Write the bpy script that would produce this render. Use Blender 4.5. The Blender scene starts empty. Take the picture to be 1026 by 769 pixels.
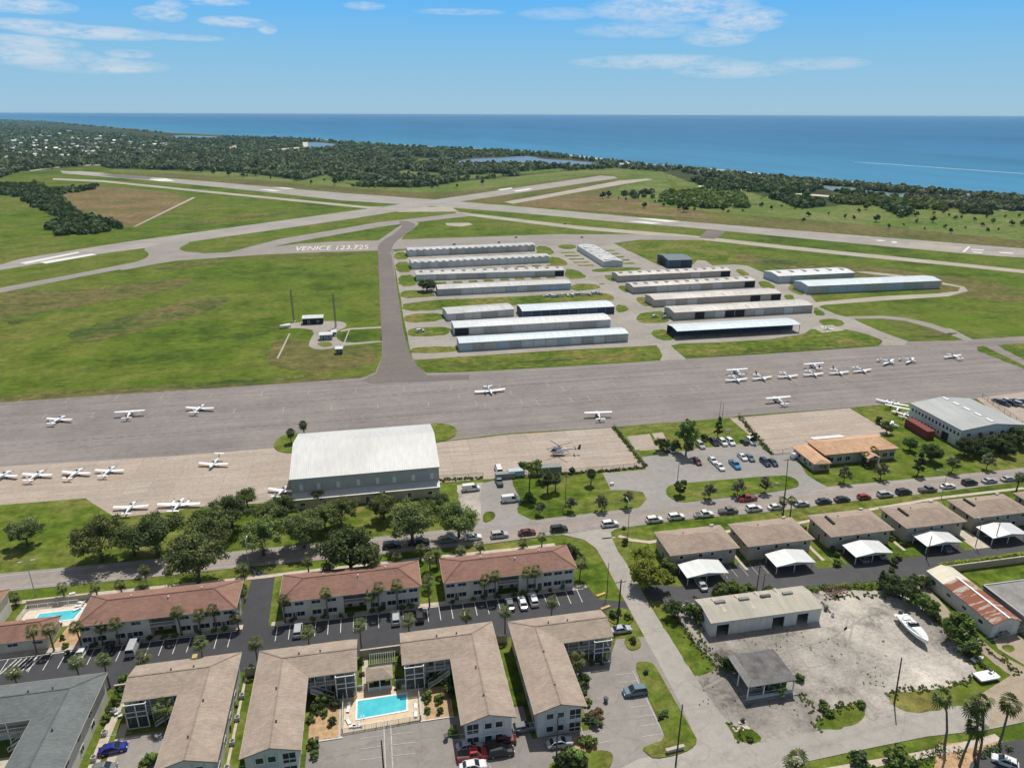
import bpy, bmesh, math, random
import numpy as np
from mathutils import Vector, Matrix, noise as mnoise
random.seed(7); rng=np.random.default_rng(7)
R=math.radians; PI=math.pi
scene=bpy.context.scene
COL=scene.collection
# ------------------------------------------------------------------ camera (drone, 105 m up)
W0,H0=1026.,769.; F=712.; PITCH=R(20.73); ROLL=R(0.2); YAW=R(11.2); CH=105.
def _basis():
    f=Vector((math.sin(YAW)*math.cos(PITCH),math.cos(YAW)*math.cos(PITCH),-math.sin(PITCH)))
    r=Vector((math.cos(YAW),-math.sin(YAW),0)); u=r.cross(f)
    c,s=math.cos(ROLL),math.sin(ROLL)
    return r*c+u*s, u*c-r*s, f
RV,UV,FV=_basis()
def dirpx(x,y): return FV+RV*((x-W0/2)/F)+UV*((H0/2-y)/F)
def G(x,y,z=0.):
    d=dirpx(x,y); t=(z-CH)/d.z
    return Vector((d.x*t,d.y*t,z))
cam=bpy.data.objects.new('camera',bpy.data.cameras.new('camera')); COL.objects.link(cam)
cam.matrix_world=Matrix(((RV.x,UV.x,-FV.x,0),(RV.y,UV.y,-FV.y,0),(RV.z,UV.z,-FV.z,CH),(0,0,0,1)))
cam.data.sensor_fit='HORIZONTAL'; cam.data.sensor_width=36.; cam.data.lens=36.*F/W0
cam.data.clip_start=1.; cam.data.clip_end=200000.
scene.camera=cam
# ------------------------------------------------------------------ materials
def newmat(name):
    m=bpy.data.materials.new(name); m.use_nodes=True
    nt=m.node_tree; b=nt.nodes['Principled BSDF']
    return m,nt,b
def nd(nt,t,**k):
    n=nt.nodes.new(t)
    for a,v in k.items(): setattr(n,a,v)
    return n
def coord(nt,scale=(1,1,1),rot=0,kind='Object'):
    tc=nd(nt,'ShaderNodeTexCoord'); mp=nd(nt,'ShaderNodeMapping')
    mp.inputs['Scale'].default_value=scale; mp.inputs['Rotation'].default_value=(0,0,rot)
    nt.links.new(tc.outputs[kind],mp.inputs['Vector']); return mp.outputs[0]
def noise(nt,vec,scale,detail=4,rough=.55):
    n=nd(nt,'ShaderNodeTexNoise'); n.inputs['Scale'].default_value=scale; n.inputs['Detail'].default_value=detail
    n.inputs['Roughness'].default_value=rough; nt.links.new(vec,n.inputs['Vector']); return n.outputs['Fac']
def ramp(nt,fac,stops):
    r=nd(nt,'ShaderNodeValToRGB'); e=r.color_ramp.elements
    while len(e)<len(stops): e.new(.5)
    for i,(p,c) in enumerate(stops): e[i].position=p; e[i].color=(c[0],c[1],c[2],1)
    nt.links.new(fac,r.inputs[0]); return r.outputs[0]
def mixc(nt,fac,a,b,blend='MIX'):
    m=nd(nt,'ShaderNodeMix',data_type='RGBA',blend_type=blend)
    if isinstance(fac,(int,float)): m.inputs[0].default_value=fac
    else: nt.links.new(fac,m.inputs[0])
    for s,v in ((m.inputs[6],a),(m.inputs[7],b)):
        if isinstance(v,(tuple,list)): s.default_value=(v[0],v[1],v[2],1)
        else: nt.links.new(v,s)
    return m.outputs[2]
def mth(nt,op,a,b=None,c=None,clamp=False):
    m=nd(nt,'ShaderNodeMath',operation=op); m.use_clamp=clamp
    for s,v in zip(m.inputs,(a,b,c)):
        if v is None: continue
        if isinstance(v,(int,float)): s.default_value=v
        else: nt.links.new(v,s)
    return m.outputs[0]
def bump(nt,b,h,strength=.3,dist=.05):
    n=nd(nt,'ShaderNodeBump'); n.inputs['Strength'].default_value=strength; n.inputs['Distance'].default_value=dist
    nt.links.new(h,n.inputs['Height']); nt.links.new(n.outputs[0],b.inputs['Normal'])
def gray(v): return (v,v,v)
def mul(c,k): return tuple(min(1,x*k) for x in c)
def mat(name,c,var=.15,scale=.6,rough=.85,c2=None,fine=0,fscale=6,bmp=0,metal=0,spec=.3,coat=0):
    m,nt,b=newmat(name); v=coord(nt)
    f=noise(nt,v,scale,5)
    lo=mul(c,1-var); hi=mul(c2,1) if c2 else mul(c,1+var)
    col=ramp(nt,f,[(.3,lo),(.7,hi)])
    if fine:
        g=noise(nt,v,fscale,3); col=mixc(nt,fine,col,ramp(nt,g,[(.3,gray(.35)),(.7,gray(1.))]),'MULTIPLY')
        if bmp: bump(nt,b,g,bmp)
    elif bmp: bump(nt,b,f,bmp)
    nt.links.new(col,b.inputs['Base Color']); b.inputs['Roughness'].default_value=rough
    b.inputs['Metallic'].default_value=metal; b.inputs['Specular IOR Level'].default_value=spec
    b.inputs['Coat Weight'].default_value=coat
    return m
def metalroof(name,c,axis=0,pitch=.35,var=.12,rust=None,rough=.5,streak=.4,rt=.5):
    m,nt,b=newmat(name); v=coord(nt)
    st=coord(nt,(1.2,.12,1) if axis==0 else (.12,1.2,1))
    f=noise(nt,st,.9,5); big=noise(nt,v,.07,3)
    col=ramp(nt,f,[(.3,mul(c,1-var)),(.7,mul(c,1+var))])
    col=mixc(nt,streak,col,ramp(nt,big,[(.35,gray(.72)),(.65,gray(1))]),'MULTIPLY')
    if rust: col=mixc(nt,ramp(nt,noise(nt,st,.5,6,.7),[(rt,gray(0)),(rt+.06,gray(1))]),col,rust)
    w=nd(nt,'ShaderNodeTexWave'); w.bands_direction='X' if axis==0 else 'Y'
    w.inputs['Scale'].default_value=1/pitch/ (2*PI)*2.; nt.links.new(v,w.inputs['Vector'])
    bump(nt,b,w.outputs['Fac'],.35,.05)
    nt.links.new(col,b.inputs['Base Color']); b.inputs['Roughness'].default_value=rough; b.inputs['Metallic'].default_value=.15
    return m
def asphalt(name,c,var=.16,crack=.3,fade=None,track=0,rot=0,blot=0):
    m,nt,b=newmat(name); v=coord(nt,rot=rot)
    f=noise(nt,v,.035,6,.6); g=noise(nt,v,.5,6,.65); h=noise(nt,v,6.,2)
    col=ramp(nt,f,[(.32,mul(c,1-var)),(.68,mul(fade or c,1+var))])
    col=mixc(nt,.55,col,ramp(nt,g,[(.3,gray(.72)),(.7,gray(1.05))]),'MULTIPLY')
    col=mixc(nt,.35,col,ramp(nt,h,[(.3,gray(.7)),(.7,gray(1.1))]),'MULTIPLY')
    if blot:
        bl=noise(nt,v,.11,7,.72); col=mixc(nt,blot,col,ramp(nt,bl,[(.36,gray(.5)),(.46,gray(.95)),(.6,gray(1.15))]),'MULTIPLY')
        b2=noise(nt,v,1.6,5,.75); col=mixc(nt,blot*.8,col,ramp(nt,b2,[(.32,gray(.6)),(.5,gray(1)),(.7,gray(1.15))]),'MULTIPLY')
    if crack:
        vo=nd(nt,'ShaderNodeTexVoronoi',feature='DISTANCE_TO_EDGE'); vo.inputs['Scale'].default_value=.09
        wv=nd(nt,'ShaderNodeVectorMath',operation='ADD'); nz=nd(nt,'ShaderNodeTexNoise'); nz.inputs['Scale'].default_value=.15; nz.inputs['Detail'].default_value=5
        sc=nd(nt,'ShaderNodeVectorMath',operation='SCALE'); sc.inputs['Scale'].default_value=9
        nt.links.new(v,nz.inputs['Vector']); nt.links.new(nz.outputs['Color'],sc.inputs[0]); nt.links.new(v,wv.inputs[0]); nt.links.new(sc.outputs[0],wv.inputs[1]); nt.links.new(wv.outputs[0],vo.inputs['Vector'])
        cr=ramp(nt,vo.outputs['Distance'],[(.0,gray(.55)),(.02,gray(1))])
        col=mixc(nt,crack,col,cr,'MULTIPLY')
    if track:   # faint lanes of sealing running along the strip
        s=coord(nt,(.012,.35,1),rot); t=noise(nt,s,1.,5)
        col=mixc(nt,track,col,ramp(nt,t,[(.35,gray(.75)),(.65,gray(1.1))]),'MULTIPLY')
    nt.links.new(col,b.inputs['Base Color']); b.inputs['Roughness'].default_value=.9; b.inputs['Specular IOR Level'].default_value=.25
    bump(nt,b,h,.2,.02); return m
def slabs(name,c,size=7.,rot=0,var=.2,tint=(.36,.27,.2)):
    m,nt,b=newmat(name); v=coord(nt,rot=rot)
    br=nd(nt,'ShaderNodeTexBrick'); br.offset=0; br.inputs['Scale'].default_value=1.; br.inputs['Brick Width'].default_value=size; br.inputs['Row Height'].default_value=size
    br.inputs['Mortar Size'].default_value=.07; br.inputs['Mortar Smooth'].default_value=.3; br.inputs['Color1'].default_value=(*mul(c,1-var*.3),1); br.inputs['Color2'].default_value=(*mul(c,1+var*.3),1)
    br.inputs['Mortar'].default_value=(*mul(c,.74),1); nt.links.new(v,br.inputs['Vector'])
    st=coord(nt,(.05,.5,1)); f=noise(nt,st,1.,5,.65); g=noise(nt,v,.08,6,.72)
    col=mixc(nt,.6,br.outputs['Color'],ramp(nt,f,[(.3,gray(.62)),(.7,gray(1.1))]),'MULTIPLY')
    col=mixc(nt,ramp(nt,g,[(.45,gray(0)),(.7,gray(.6))]),col,tint)
    s2=noise(nt,v,.9,6,.75); col=mixc(nt,.8,col,ramp(nt,s2,[(.3,gray(.68)),(.5,gray(1)),(.7,gray(1.15))]),'MULTIPLY')
    nt.links.new(col,b.inputs['Base Color']); b.inputs['Roughness'].default_value=.9; return m
def grassmat(name,a,bc,cc,s=1.,amt=1.,mow=0,fs=1.6):
    m,nt,b=newmat(name); v=coord(nt)
    big=noise(nt,v,.006*s,6,.62); mid=noise(nt,v,.05*s,6,.7); fine=noise(nt,v,fs,4,.7)
    st=coord(nt,(.012,.05,1),R(20)); strk=noise(nt,st,1.*s,6,.65)
    mx=mth(nt,'ADD',mth(nt,'MULTIPLY',big,.55),mth(nt,'MULTIPLY',mid,.25)); mx=mth(nt,'ADD',mx,mth(nt,'MULTIPLY',strk,.2))
    col=ramp(nt,mx,[(.40,a),(.48,bc),(.58,cc)])
    col=mixc(nt,.75*amt,col,ramp(nt,mid,[(.3,gray(.62)),(.7,gray(1.2))]),'MULTIPLY')
    tuft=noise(nt,coord(nt,(.22,.30,1)),1.,6,.75); col=mixc(nt,.8,col,ramp(nt,tuft,[(.34,gray(.55)),(.5,gray(1.)),(.66,gray(1.4))]),'MULTIPLY')
    vivid=noise(nt,v,.017,3,.5); col=mixc(nt,ramp(nt,vivid,[(.56,gray(0)),(.68,gray(.55))]),col,(.105,.165,.012))
    col=mixc(nt,.6,col,ramp(nt,fine,[(.3,gray(.6)),(.7,gray(1.25))]),'MULTIPLY')
    nt.links.new(col,b.inputs['Base Color']); b.inputs['Roughness'].default_value=.95; b.inputs['Specular IOR Level'].default_value=.1
    bump(nt,b,fine,.4,.15); return m
def leafmat(name,c,var=.45,scale=.35,trans=.15,rand=.25):
    m,nt,b=newmat(name); v=coord(nt)
    f=noise(nt,v,scale,3); g=noise(nt,v,4.,2)
    col=ramp(nt,f,[(.3,mul(c,1-var)),(.7,mul(c,1+var))])
    col=mixc(nt,.5,col,ramp(nt,g,[(.3,gray(.6)),(.7,gray(1.3))]),'MULTIPLY')
    oi=nd(nt,'ShaderNodeObjectInfo')
    hs=nd(nt,'ShaderNodeHueSaturation'); nt.links.new(col,hs.inputs['Color'])
    nt.links.new(mth(nt,'MULTIPLY_ADD',oi.outputs['Random'],rand*2,1-rand),hs.inputs['Value'])
    nt.links.new(mth(nt,'MULTIPLY_ADD',oi.outputs['Random'],.03,.485),hs.inputs['Hue'])
    col=hs.outputs[0]
    nt.links.new(col,b.inputs['Base Color']); b.inputs['Roughness'].default_value=.75; b.inputs['Specular IOR Level'].default_value=.2
    tr=nd(nt,'ShaderNodeBsdfTranslucent'); nt.links.new(col,tr.inputs['Color'])
    ms=nd(nt,'ShaderNodeMixShader'); ms.inputs[0].default_value=trans
    nt.links.new(b.outputs[0],ms.inputs[1]); nt.links.new(tr.outputs[0],ms.inputs[2])
    nt.links.new(ms.outputs[0],nt.nodes['Material Output'].inputs['Surface']); return m
def glassmat(name,c=(.02,.03,.04),rough=.12):
    m,nt,b=newmat(name); b.inputs['Base Color'].default_value=(*c,1); b.inputs['Roughness'].default_value=rough; b.inputs['Specular IOR Level'].default_value=.5
    return m
def shingle(name,c,var=.12):
    m,nt,b=newmat(name); v=coord(nt)
    br=nd(nt,'ShaderNodeTexBrick'); br.inputs['Scale'].default_value=1; br.inputs['Brick Width'].default_value=.9; br.inputs['Row Height'].default_value=.35
    br.inputs['Mortar Size'].default_value=.02; br.inputs['Color1'].default_value=(*mul(c,1-var),1); br.inputs['Color2'].default_value=(*mul(c,1+var),1); br.inputs['Mortar'].default_value=(*mul(c,.75),1)
    nt.links.new(v,br.inputs['Vector'])
    f=noise(nt,v,.25,5); st=noise(nt,coord(nt,(1.,.2,.3)),1.2,4); g=noise(nt,v,5,2)
    col=mixc(nt,.5,br.outputs['Color'],ramp(nt,f,[(.3,gray(.8)),(.7,gray(1.08))]),'MULTIPLY')
    stn=noise(nt,coord(nt,(.5,.5,.5)),.5,6,.7); col=mixc(nt,.45,col,ramp(nt,stn,[(.3,gray(.66)),(.45,gray(.98)),(.7,gray(1.06))]),'MULTIPLY')
    col=mixc(nt,.3,col,ramp(nt,st,[(.3,gray(.75)),(.7,gray(1.1))]),'MULTIPLY')
    col=mixc(nt,.35,col,ramp(nt,g,[(.3,gray(.6)),(.7,gray(1.2))]),'MULTIPLY')
    nt.links.new(col,b.inputs['Base Color']); b.inputs['Roughness'].default_value=.9; bump(nt,b,g,.3,.03); return m
def siding(name,c,horiz=True,pitch=.25,var=.08,dirt=.3):
    m,nt,b=newmat(name); v=coord(nt)
    f=noise(nt,v,.5,5); s=noise(nt,coord(nt,(1,1,.15)),1.5,4)
    col=ramp(nt,f,[(.3,mul(c,1-var)),(.7,mul(c,1+var))])
    col=mixc(nt,dirt,col,ramp(nt,s,[(.3,gray(.7)),(.65,gray(1))]),'MULTIPLY')
    sep=nd(nt,'ShaderNodeSeparateXYZ'); nt.links.new(v,sep.inputs[0])
    src=sep.outputs['Z'] if horiz else mth(nt,'ADD',sep.outputs['X'],sep.outputs['Y'])
    saw=mth(nt,'FRACT',mth(nt,'DIVIDE',src,pitch)); bump(nt,b,saw,.4,.03)
    nt.links.new(col,b.inputs['Base Color']); b.inputs['Roughness'].default_value=.7; return m
def plain(name,c,rough=.5,metal=0,coat=0):
    m,nt,b=newmat(name); b.inputs['Base Color'].default_value=(*c,1); b.inputs['Roughness'].default_value=rough; b.inputs['Metallic'].default_value=metal; b.inputs['Coat Weight'].default_value=coat
    f=noise(nt,coord(nt),2.,3); nt.links.new(ramp(nt,f,[(.3,mul(c,.92)),(.7,mul(c,1.06))]),b.inputs['Base Color']); return m
M={}
M['field']=grassmat('field_grass',(.054,.094,.010),(.10,.146,.015),(.15,.158,.034))
M['lawn']=grassmat('lawn_grass',(.055,.098,.009),(.10,.15,.015),(.18,.18,.045),s=6,fs=2.5)
M['verge']=grassmat('verge_grass',(.06,.10,.01),(.105,.15,.018),(.20,.18,.05),s=6,fs=2.5)
M['golf']=grassmat('golf_grass',(.08,.125,.025),(.125,.175,.038),(.19,.20,.07),s=2.2)
M['dry']=grassmat('dry_grass',(.12,.115,.04),(.18,.135,.06),(.24,.17,.08),s=3.)
M['semidry']=grassmat('half_dry_grass',(.085,.10,.024),(.125,.125,.036),(.17,.14,.055),s=2.5)
M['wild']=grassmat('wild_grass',(.05,.075,.018),(.10,.115,.03),(.19,.15,.06),s=4)
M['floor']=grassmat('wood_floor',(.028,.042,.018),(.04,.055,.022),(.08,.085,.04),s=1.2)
M['apron']=asphalt('apron_asphalt',(.255,.225,.208),var=.1,track=.6,blot=.18,fade=(.265,.232,.212))
M['taxi']=asphalt('taxiway_asphalt',(.30,.27,.238),var=.1,blot=.15)
M['taxidark']=asphalt('taxiway_worn',(.185,.158,.14),var=.12,track=.3,rot=R(90))
M['runway']=asphalt('runway_asphalt',(.355,.325,.285),var=.12,blot=.12,track=.5,rot=R(45))
M['pale']=asphalt('pale_concrete',(.40,.36,.29),var=.12)
M['pale2']=asphalt('hangar_concrete',(.34,.31,.27),var=.12,blot=.25)
M['avenue']=asphalt('avenue_asphalt',(.33,.29,.26),var=.1,track=.4,blot=.12)
M['street']=asphalt('street_asphalt',(.37,.34,.30),var=.12,blot=.15)
M['lot']=asphalt('lot_asphalt',(.275,.25,.225),var=.14,blot=.2)
M['lotn']=asphalt('airport_lot_asphalt',(.31,.29,.265),var=.1)
M['sealed']=asphalt('sealed_asphalt',(.068,.067,.072),var=.18,crack=.1)
M['sealed2']=asphalt('carport_lane_asphalt',(.085,.083,.085),var=.15,crack=.2)
M['slab']=slabs('apron_concrete',(.40,.335,.275))
M['gravel']=asphalt('yard_gravel',(.285,.26,.23),var=.3,fade=(.44,.40,.345),crack=.35,blot=1.)
M['dirt']=asphalt('alley_dirt',(.38,.31,.23),var=.2,crack=0,blot=.4)
M['mulch']=mat('mulch',(.5,.33,.18),var=.25,scale=1.2,fine=.5)
M['walk']=mat('walk_concrete',(.52,.45,.36),var=.15,scale=.8,fine=.3)
M['white']=mat('white_paint',(.72,.7,.66),var=.12,scale=2,fine=.3,fscale=4)
M['worn']=mat('worn_paint',(.50,.48,.44),var=.2,scale=1.2,fine=.4,fscale=3)
M['faint']=mat('faint_paint',(.36,.32,.27),var=.2,scale=1.2)
M['cline']=mat('faded_yellow',(.42,.33,.2),var=.15,scale=2)
M['yellow']=mat('yellow_paint',(.5,.37,.12),var=.15,scale=2)
M['sand']=mat('sand',(.55,.48,.36),var=.15,scale=.05)
M['shingle']=shingle('tan_shingles',(.375,.298,.232))
M['shingle_red']=shingle('red_shingles',(.285,.155,.112))
M['shingle_grey']=shingle('grey_shingles',(.15,.165,.162))
M['shingle_brown']=shingle('brown_shingles',(.37,.285,.22))
M['orange']=shingle('orange_tiles',(.60,.37,.22))
M['siding']=siding('pale_siding',(.56,.56,.54))
M['stucco']=siding('pale_stucco',(.62,.60,.53),pitch=3.,dirt=.2)
M['stuccot']=siding('tan_stucco',(.42,.38,.31),pitch=3.)
M['mwall']=siding('metal_cladding',(.60,.60,.57),False,.4,dirt=.35)
M['mwallb']=siding('bluish_cladding',(.42,.50,.54),False,.4,dirt=.25)
M['mwallt']=siding('beige_cladding',(.47,.42,.35),False,.4,dirt=.4)
M['mwallg']=siding('grey_cladding',(.24,.25,.24),False,.35)
M['navyw']=siding('navy_cladding',(.035,.055,.09),False,.4)
M['block']=siding('block_wall',(.45,.40,.31),pitch=.2)
M['roofw']=metalroof('white_metal_roof',(.60,.61,.60))
M['roofb']=metalroof('bluish_metal_roof',(.54,.60,.61))
M['roofg']=metalroof('grey_metal_roof',(.50,.49,.47),var=.15,streak=.8,rust=(.36,.27,.2),rt=.6)
M['rooft']=metalroof('beige_metal_roof',(.54,.51,.46),var=.15,streak=.9,rust=(.36,.26,.19),rt=.57)
M['roofhan']=metalroof('hangar_roof',(.57,.565,.54),pitch=.6,var=.07,rough=.65)
M['roofwork']=metalroof('workshop_roof',(.42,.39,.32),pitch=.5,streak=.6,rough=.8)
M['roofoff']=metalroof('office_roof',(.36,.37,.36),pitch=.5,rough=.7)
M['roofrust']=metalroof('rusty_roof',(.45,.40,.33),axis=1,rust=(.27,.095,.055),rough=.9,rt=.42)
M['roofcream']=metalroof('cream_roof',(.62,.57,.45),axis=1,rough=.7)
M['roofnavy']=metalroof('dark_metal_roof',(.10,.13,.15),rough=.6)
M['flat']=mat('felt_roof',(.15,.14,.135),var=.4,scale=.5,fine=.4,fscale=3)
M['flatg']=mat('grey_felt_roof',(.28,.27,.25),var=.25,scale=.3,fine=.4,fscale=3)
M['trim']=plain('white_trim',(.72,.72,.7),.6)
M['fascia']=plain('tan_trim',(.4,.34,.27),.7)
M['darktrim']=plain('dark_trim',(.05,.05,.05),.6)
M['glass']=glassmat('window_glass')
M['dark']=mat('dark_interior',(.03,.03,.032),var=.3,scale=1)  # near-black; painted shade for openings, and plain colour of dark walls
M['door']=plain('door_paint',(.10,.09,.08),.6)
M['doorp']=plain('pale_door',(.60,.60,.58),.6)
M['steel']=plain('galvanised_steel',(.42,.43,.43),.45,.6)
M['wood']=mat('pole_wood',(.085,.065,.05),var=.3,scale=2)
M['bark']=mat('bark',(.13,.10,.075),var=.35,scale=2.5,fine=.4,bmp=.4)
M['pbark']=mat('palm_bark',(.19,.155,.12),var=.3,scale=3,fine=.4,bmp=.4)
M['oak']=leafmat('oak_leaves',(.19,.225,.08),trans=.35)
M['oakb']=leafmat('olive_leaves',(.205,.25,.08),trans=.35)
M['oakc']=leafmat('deep_leaves',(.13,.17,.06),trans=.3)
M['oak2']=leafmat('dark_leaves',(.095,.13,.045),trans=.22)
M['light']=leafmat('bright_leaves',(.31,.36,.06),trans=.35)
M['hedge']=leafmat('hedge_leaves',(.17,.235,.055),trans=.25)
M['palmleaf']=leafmat('palm_leaves',(.115,.135,.042),scale=.8)
M['grey_tree']=leafmat('greyish_leaves',(.25,.27,.15),trans=.35)
M['far']=leafmat('far_leaves',(.155,.19,.09),var=.5,scale=.03,trans=.2)
M['tan_leaf']=leafmat('dry_leaves',(.22,.15,.08))
M['pool']=None; M['rubber']=plain('tyre_rubber',(.02,.02,.02),.8); M['rim']=plain('wheel_rim',(.5,.5,.5),.35,.8)
M['lampglass']=plain('headlamp_glass',(.75,.77,.78),.15); M['tail']=plain('tail_lamp_red',(.35,.02,.02),.3)
M['awhite']=plain('aircraft_white',(.82,.82,.81),.3,0,.3); M['ablue']=plain('aircraft_blue',(.03,.16,.27),.3,0,.3)
M['agrey']=plain('aircraft_grey',(.45,.46,.47),.4); M['ablack']=plain('aircraft_black',(.025,.025,.03),.35)
M['rust']=mat('rusty_steel',(.2,.10,.075),var=.3,scale=2)
M['redbox']=siding('red_steel',(.22,.04,.03),False,.4)
M['plastic']=plain('white_plastic',(.75,.75,.73),.5)
M['chain']=plain('chainlink_wire',(.2,.2,.19),.6,.3)
def watermat(name,c,c2,rough=.08,bs=1.5):
    m,nt,b=newmat(name); v=coord(nt); f=noise(nt,v,.5,4)
    nt.links.new(ramp(nt,f,[(.3,c),(.7,c2)]),b.inputs['Base Color']); b.inputs['Roughness'].default_value=rough
    g=noise(nt,v,bs,4); bump(nt,b,g,.15,.1); return m
M['pool']=watermat('pool_water',(.055,.44,.52),(.10,.55,.60))
M['lake']=watermat('lake_water',(.08,.14,.20),(.10,.17,.24),.3,.1)
M['lakeg']=watermat('pond_water',(.10,.17,.17),(.13,.20,.2),.35,.1)
# ------------------------------------------------------------------ mesh builder & tagging
def tag(o,label=None,cat=None,group=None,kind=None):
    if label: o['label']=label
    if cat: o['category']=cat
    if group: o['group']=group
    if kind: o['kind']=kind
    return o
def thing(name,label,cat,loc=(0,0,0),rz=0,group=None,scale=None):
    o=bpy.data.objects.new(name,None); COL.objects.link(o); o.location=loc; o.rotation_euler=(0,0,rz)
    o.empty_display_size=.5
    if scale: o.scale=scale if isinstance(scale,tuple) else (scale,)*3
    return tag(o,label,cat,group)
class MB:
    def __init__(s): s.v=[]; s.f=[]; s.T=None
    def add(s,vs,fs):
        n=len(s.v)
        if s.T is not None: vs=[tuple(s.T@Vector(p)) for p in vs]
        s.v+= [tuple(p) for p in vs]; s.f+=[tuple(i+n for i in f) for f in fs]; return s
    def box(s,x0,x1,y0,y1,z0,z1):
        return s.add([(x0,y0,z0),(x1,y0,z0),(x1,y1,z0),(x0,y1,z0),(x0,y0,z1),(x1,y0,z1),(x1,y1,z1),(x0,y1,z1)],
          [(0,3,2,1),(4,5,6,7),(0,1,5,4),(1,2,6,5),(2,3,7,6),(3,0,4,7)])
    def prism(s,pts,z0,z1):
        n=len(pts)
        return s.add([(p[0],p[1],z0) for p in pts]+[(p[0],p[1],z1) for p in pts],
          [tuple(range(n-1,-1,-1)),tuple(range(n,2*n))]+[(i,(i+1)%n,n+(i+1)%n,n+i) for i in range(n)])
    def bar(s,p,q,w=.1,h=None):
        p=Vector(p);q=Vector(q);d=(q-p)
        if d.length<1e-6: return s
        d.normalize(); h=h or w
        a=Vector((0,0,1)) if abs(d.z)<.9 else Vector((1,0,0))
        u=d.cross(a).normalized()*w/2; v=d.cross(u).normalized()*h/2
        return s.add([p-u-v,p+u-v,p+u+v,p-u+v,q-u-v,q+u-v,q+u+v,q-u+v],[(0,3,2,1),(4,5,6,7),(0,1,5,4),(1,2,6,5),(2,3,7,6),(3,0,4,7)])
    def tube(s,pts,rs,n=8,cap=True):
        pts=[Vector(p) for p in pts]; vs=[];fs=[]
        if isinstance(rs,(int,float)): rs=[rs]*len(pts)
        for i,p in enumerate(pts):
            d=(pts[min(i+1,len(pts)-1)]-pts[max(i-1,0)]).normalized()
            a=Vector((0,0,1)) if abs(d.z)<.9 else Vector((1,0,0))
            u=d.cross(a).normalized(); v=d.cross(u).normalized()
            for k in range(n):
                t=2*PI*k/n; vs.append(p+(u*math.cos(t)+v*math.sin(t))*rs[i])
        for i in range(len(pts)-1):
            for k in range(n): fs.append((i*n+k,i*n+(k+1)%n,(i+1)*n+(k+1)%n,(i+1)*n+k))
        if cap: fs.append(tuple(range(n-1,-1,-1))); fs.append(tuple(range((len(pts)-1)*n,len(pts)*n)))
        return s.add(vs,fs)
    def loft(s,rings,cap=True):
        n=len(rings[0]); vs=[p for r in rings for p in r]; fs=[]
        for i in range(len(rings)-1):
            for k in range(n): fs.append((i*n+k,i*n+(k+1)%n,(i+1)*n+(k+1)%n,(i+1)*n+k))
        if cap: fs.append(tuple(range(n-1,-1,-1))); fs.append(tuple(range((len(rings)-1)*n,len(rings)*n)))
        return s.add(vs,fs)
    def slab(s,vs,fs,t):   # roof skin given as faces of its top, thickened downwards with fascia
        n=len(vs); low=[(p[0],p[1],p[2]-t) for p in vs]; edges={}
        for f in fs:
            for a,b in zip(f,f[1:]+f[:1]): edges[(a,b)]=edges.get((a,b),0)+1
        side=[(b,a,a+n,b+n) for (a,b) in edges if (b,a) not in edges]
        return s.add(list(vs)+low,list(fs)+[tuple(i+n for i in reversed(f)) for f in fs]+side)
    def mesh(s,name,m,smooth=False):
        me=bpy.data.meshes.new(name); me.from_pydata([tuple(p) for p in s.v],[],s.f); me.materials.append(m)
        bm=bmesh.new(); bm.from_mesh(me); bmesh.ops.recalc_face_normals(bm,faces=bm.faces); bm.to_mesh(me); bm.free()
        if smooth:
            for p in me.polygons: p.use_smooth=True
        return me
    def build(s,name,m,parent=None,smooth=False,bevel=0):
        o=bpy.data.objects.new(name,s.mesh(name,m,smooth)); COL.objects.link(o)
        if parent: o.parent=parent
        if bevel:
            b=o.modifiers.new('bevel','BEVEL'); b.width=bevel; b.segments=2; b.limit_method='ANGLE'
        return o
def inst(name,me,parent=None,loc=(0,0,0),rz=0,sc=None):
    o=bpy.data.objects.new(name,me); COL.objects.link(o); o.location=loc; o.rotation_euler=(0,0,rz)
    if sc: o.scale=sc
    if parent: o.parent=parent
    return o
def copy_tree(o,parent=None):
    c=o.copy(); COL.objects.link(c)
    if parent: c.parent=parent
    for ch in list(o.children): copy_tree(ch,c)
    return c
_cnt={}
def P2(pts): return [G(x,y) for x,y in pts]
def area(pts): return sum(a[0]*b[1]-b[0]*a[1] for a,b in zip(pts,pts[1:]+pts[:1]))
def smoothpoly(pts,it=2):
    for _ in range(it):
        q=[]
        for a,b in zip(pts,pts[1:]+pts[:1]):
            a=Vector(a[:2]);b=Vector(b[:2]); q+=[a*.75+b*.25,a*.25+b*.75]
        pts=q
    return pts
def ragged(pts,step,amp):
    out=[]; n=len(pts)
    for i in range(n):
        a=Vector(pts[i][:2]);b=Vector(pts[(i+1)%n][:2]); L=(b-a).length; k=max(1,int(L/step))
        if L<.01: continue
        d=(b-a)/L; nn=Vector((-d.y,d.x))
        for j in range(k):
            p=a.lerp(b,j/k); w=mnoise.fractal(Vector((p.x/(step*3),p.y/(step*3),1.7)),1.,2.,4); out.append(p+nn*w*amp)
    return out
RAG={'field_grass','lawn_grass','verge_grass','golf_grass','dry_grass','half_dry_grass','wild_grass','wood_floor','yard_gravel','alley_dirt','mulch','sand'}
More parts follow.
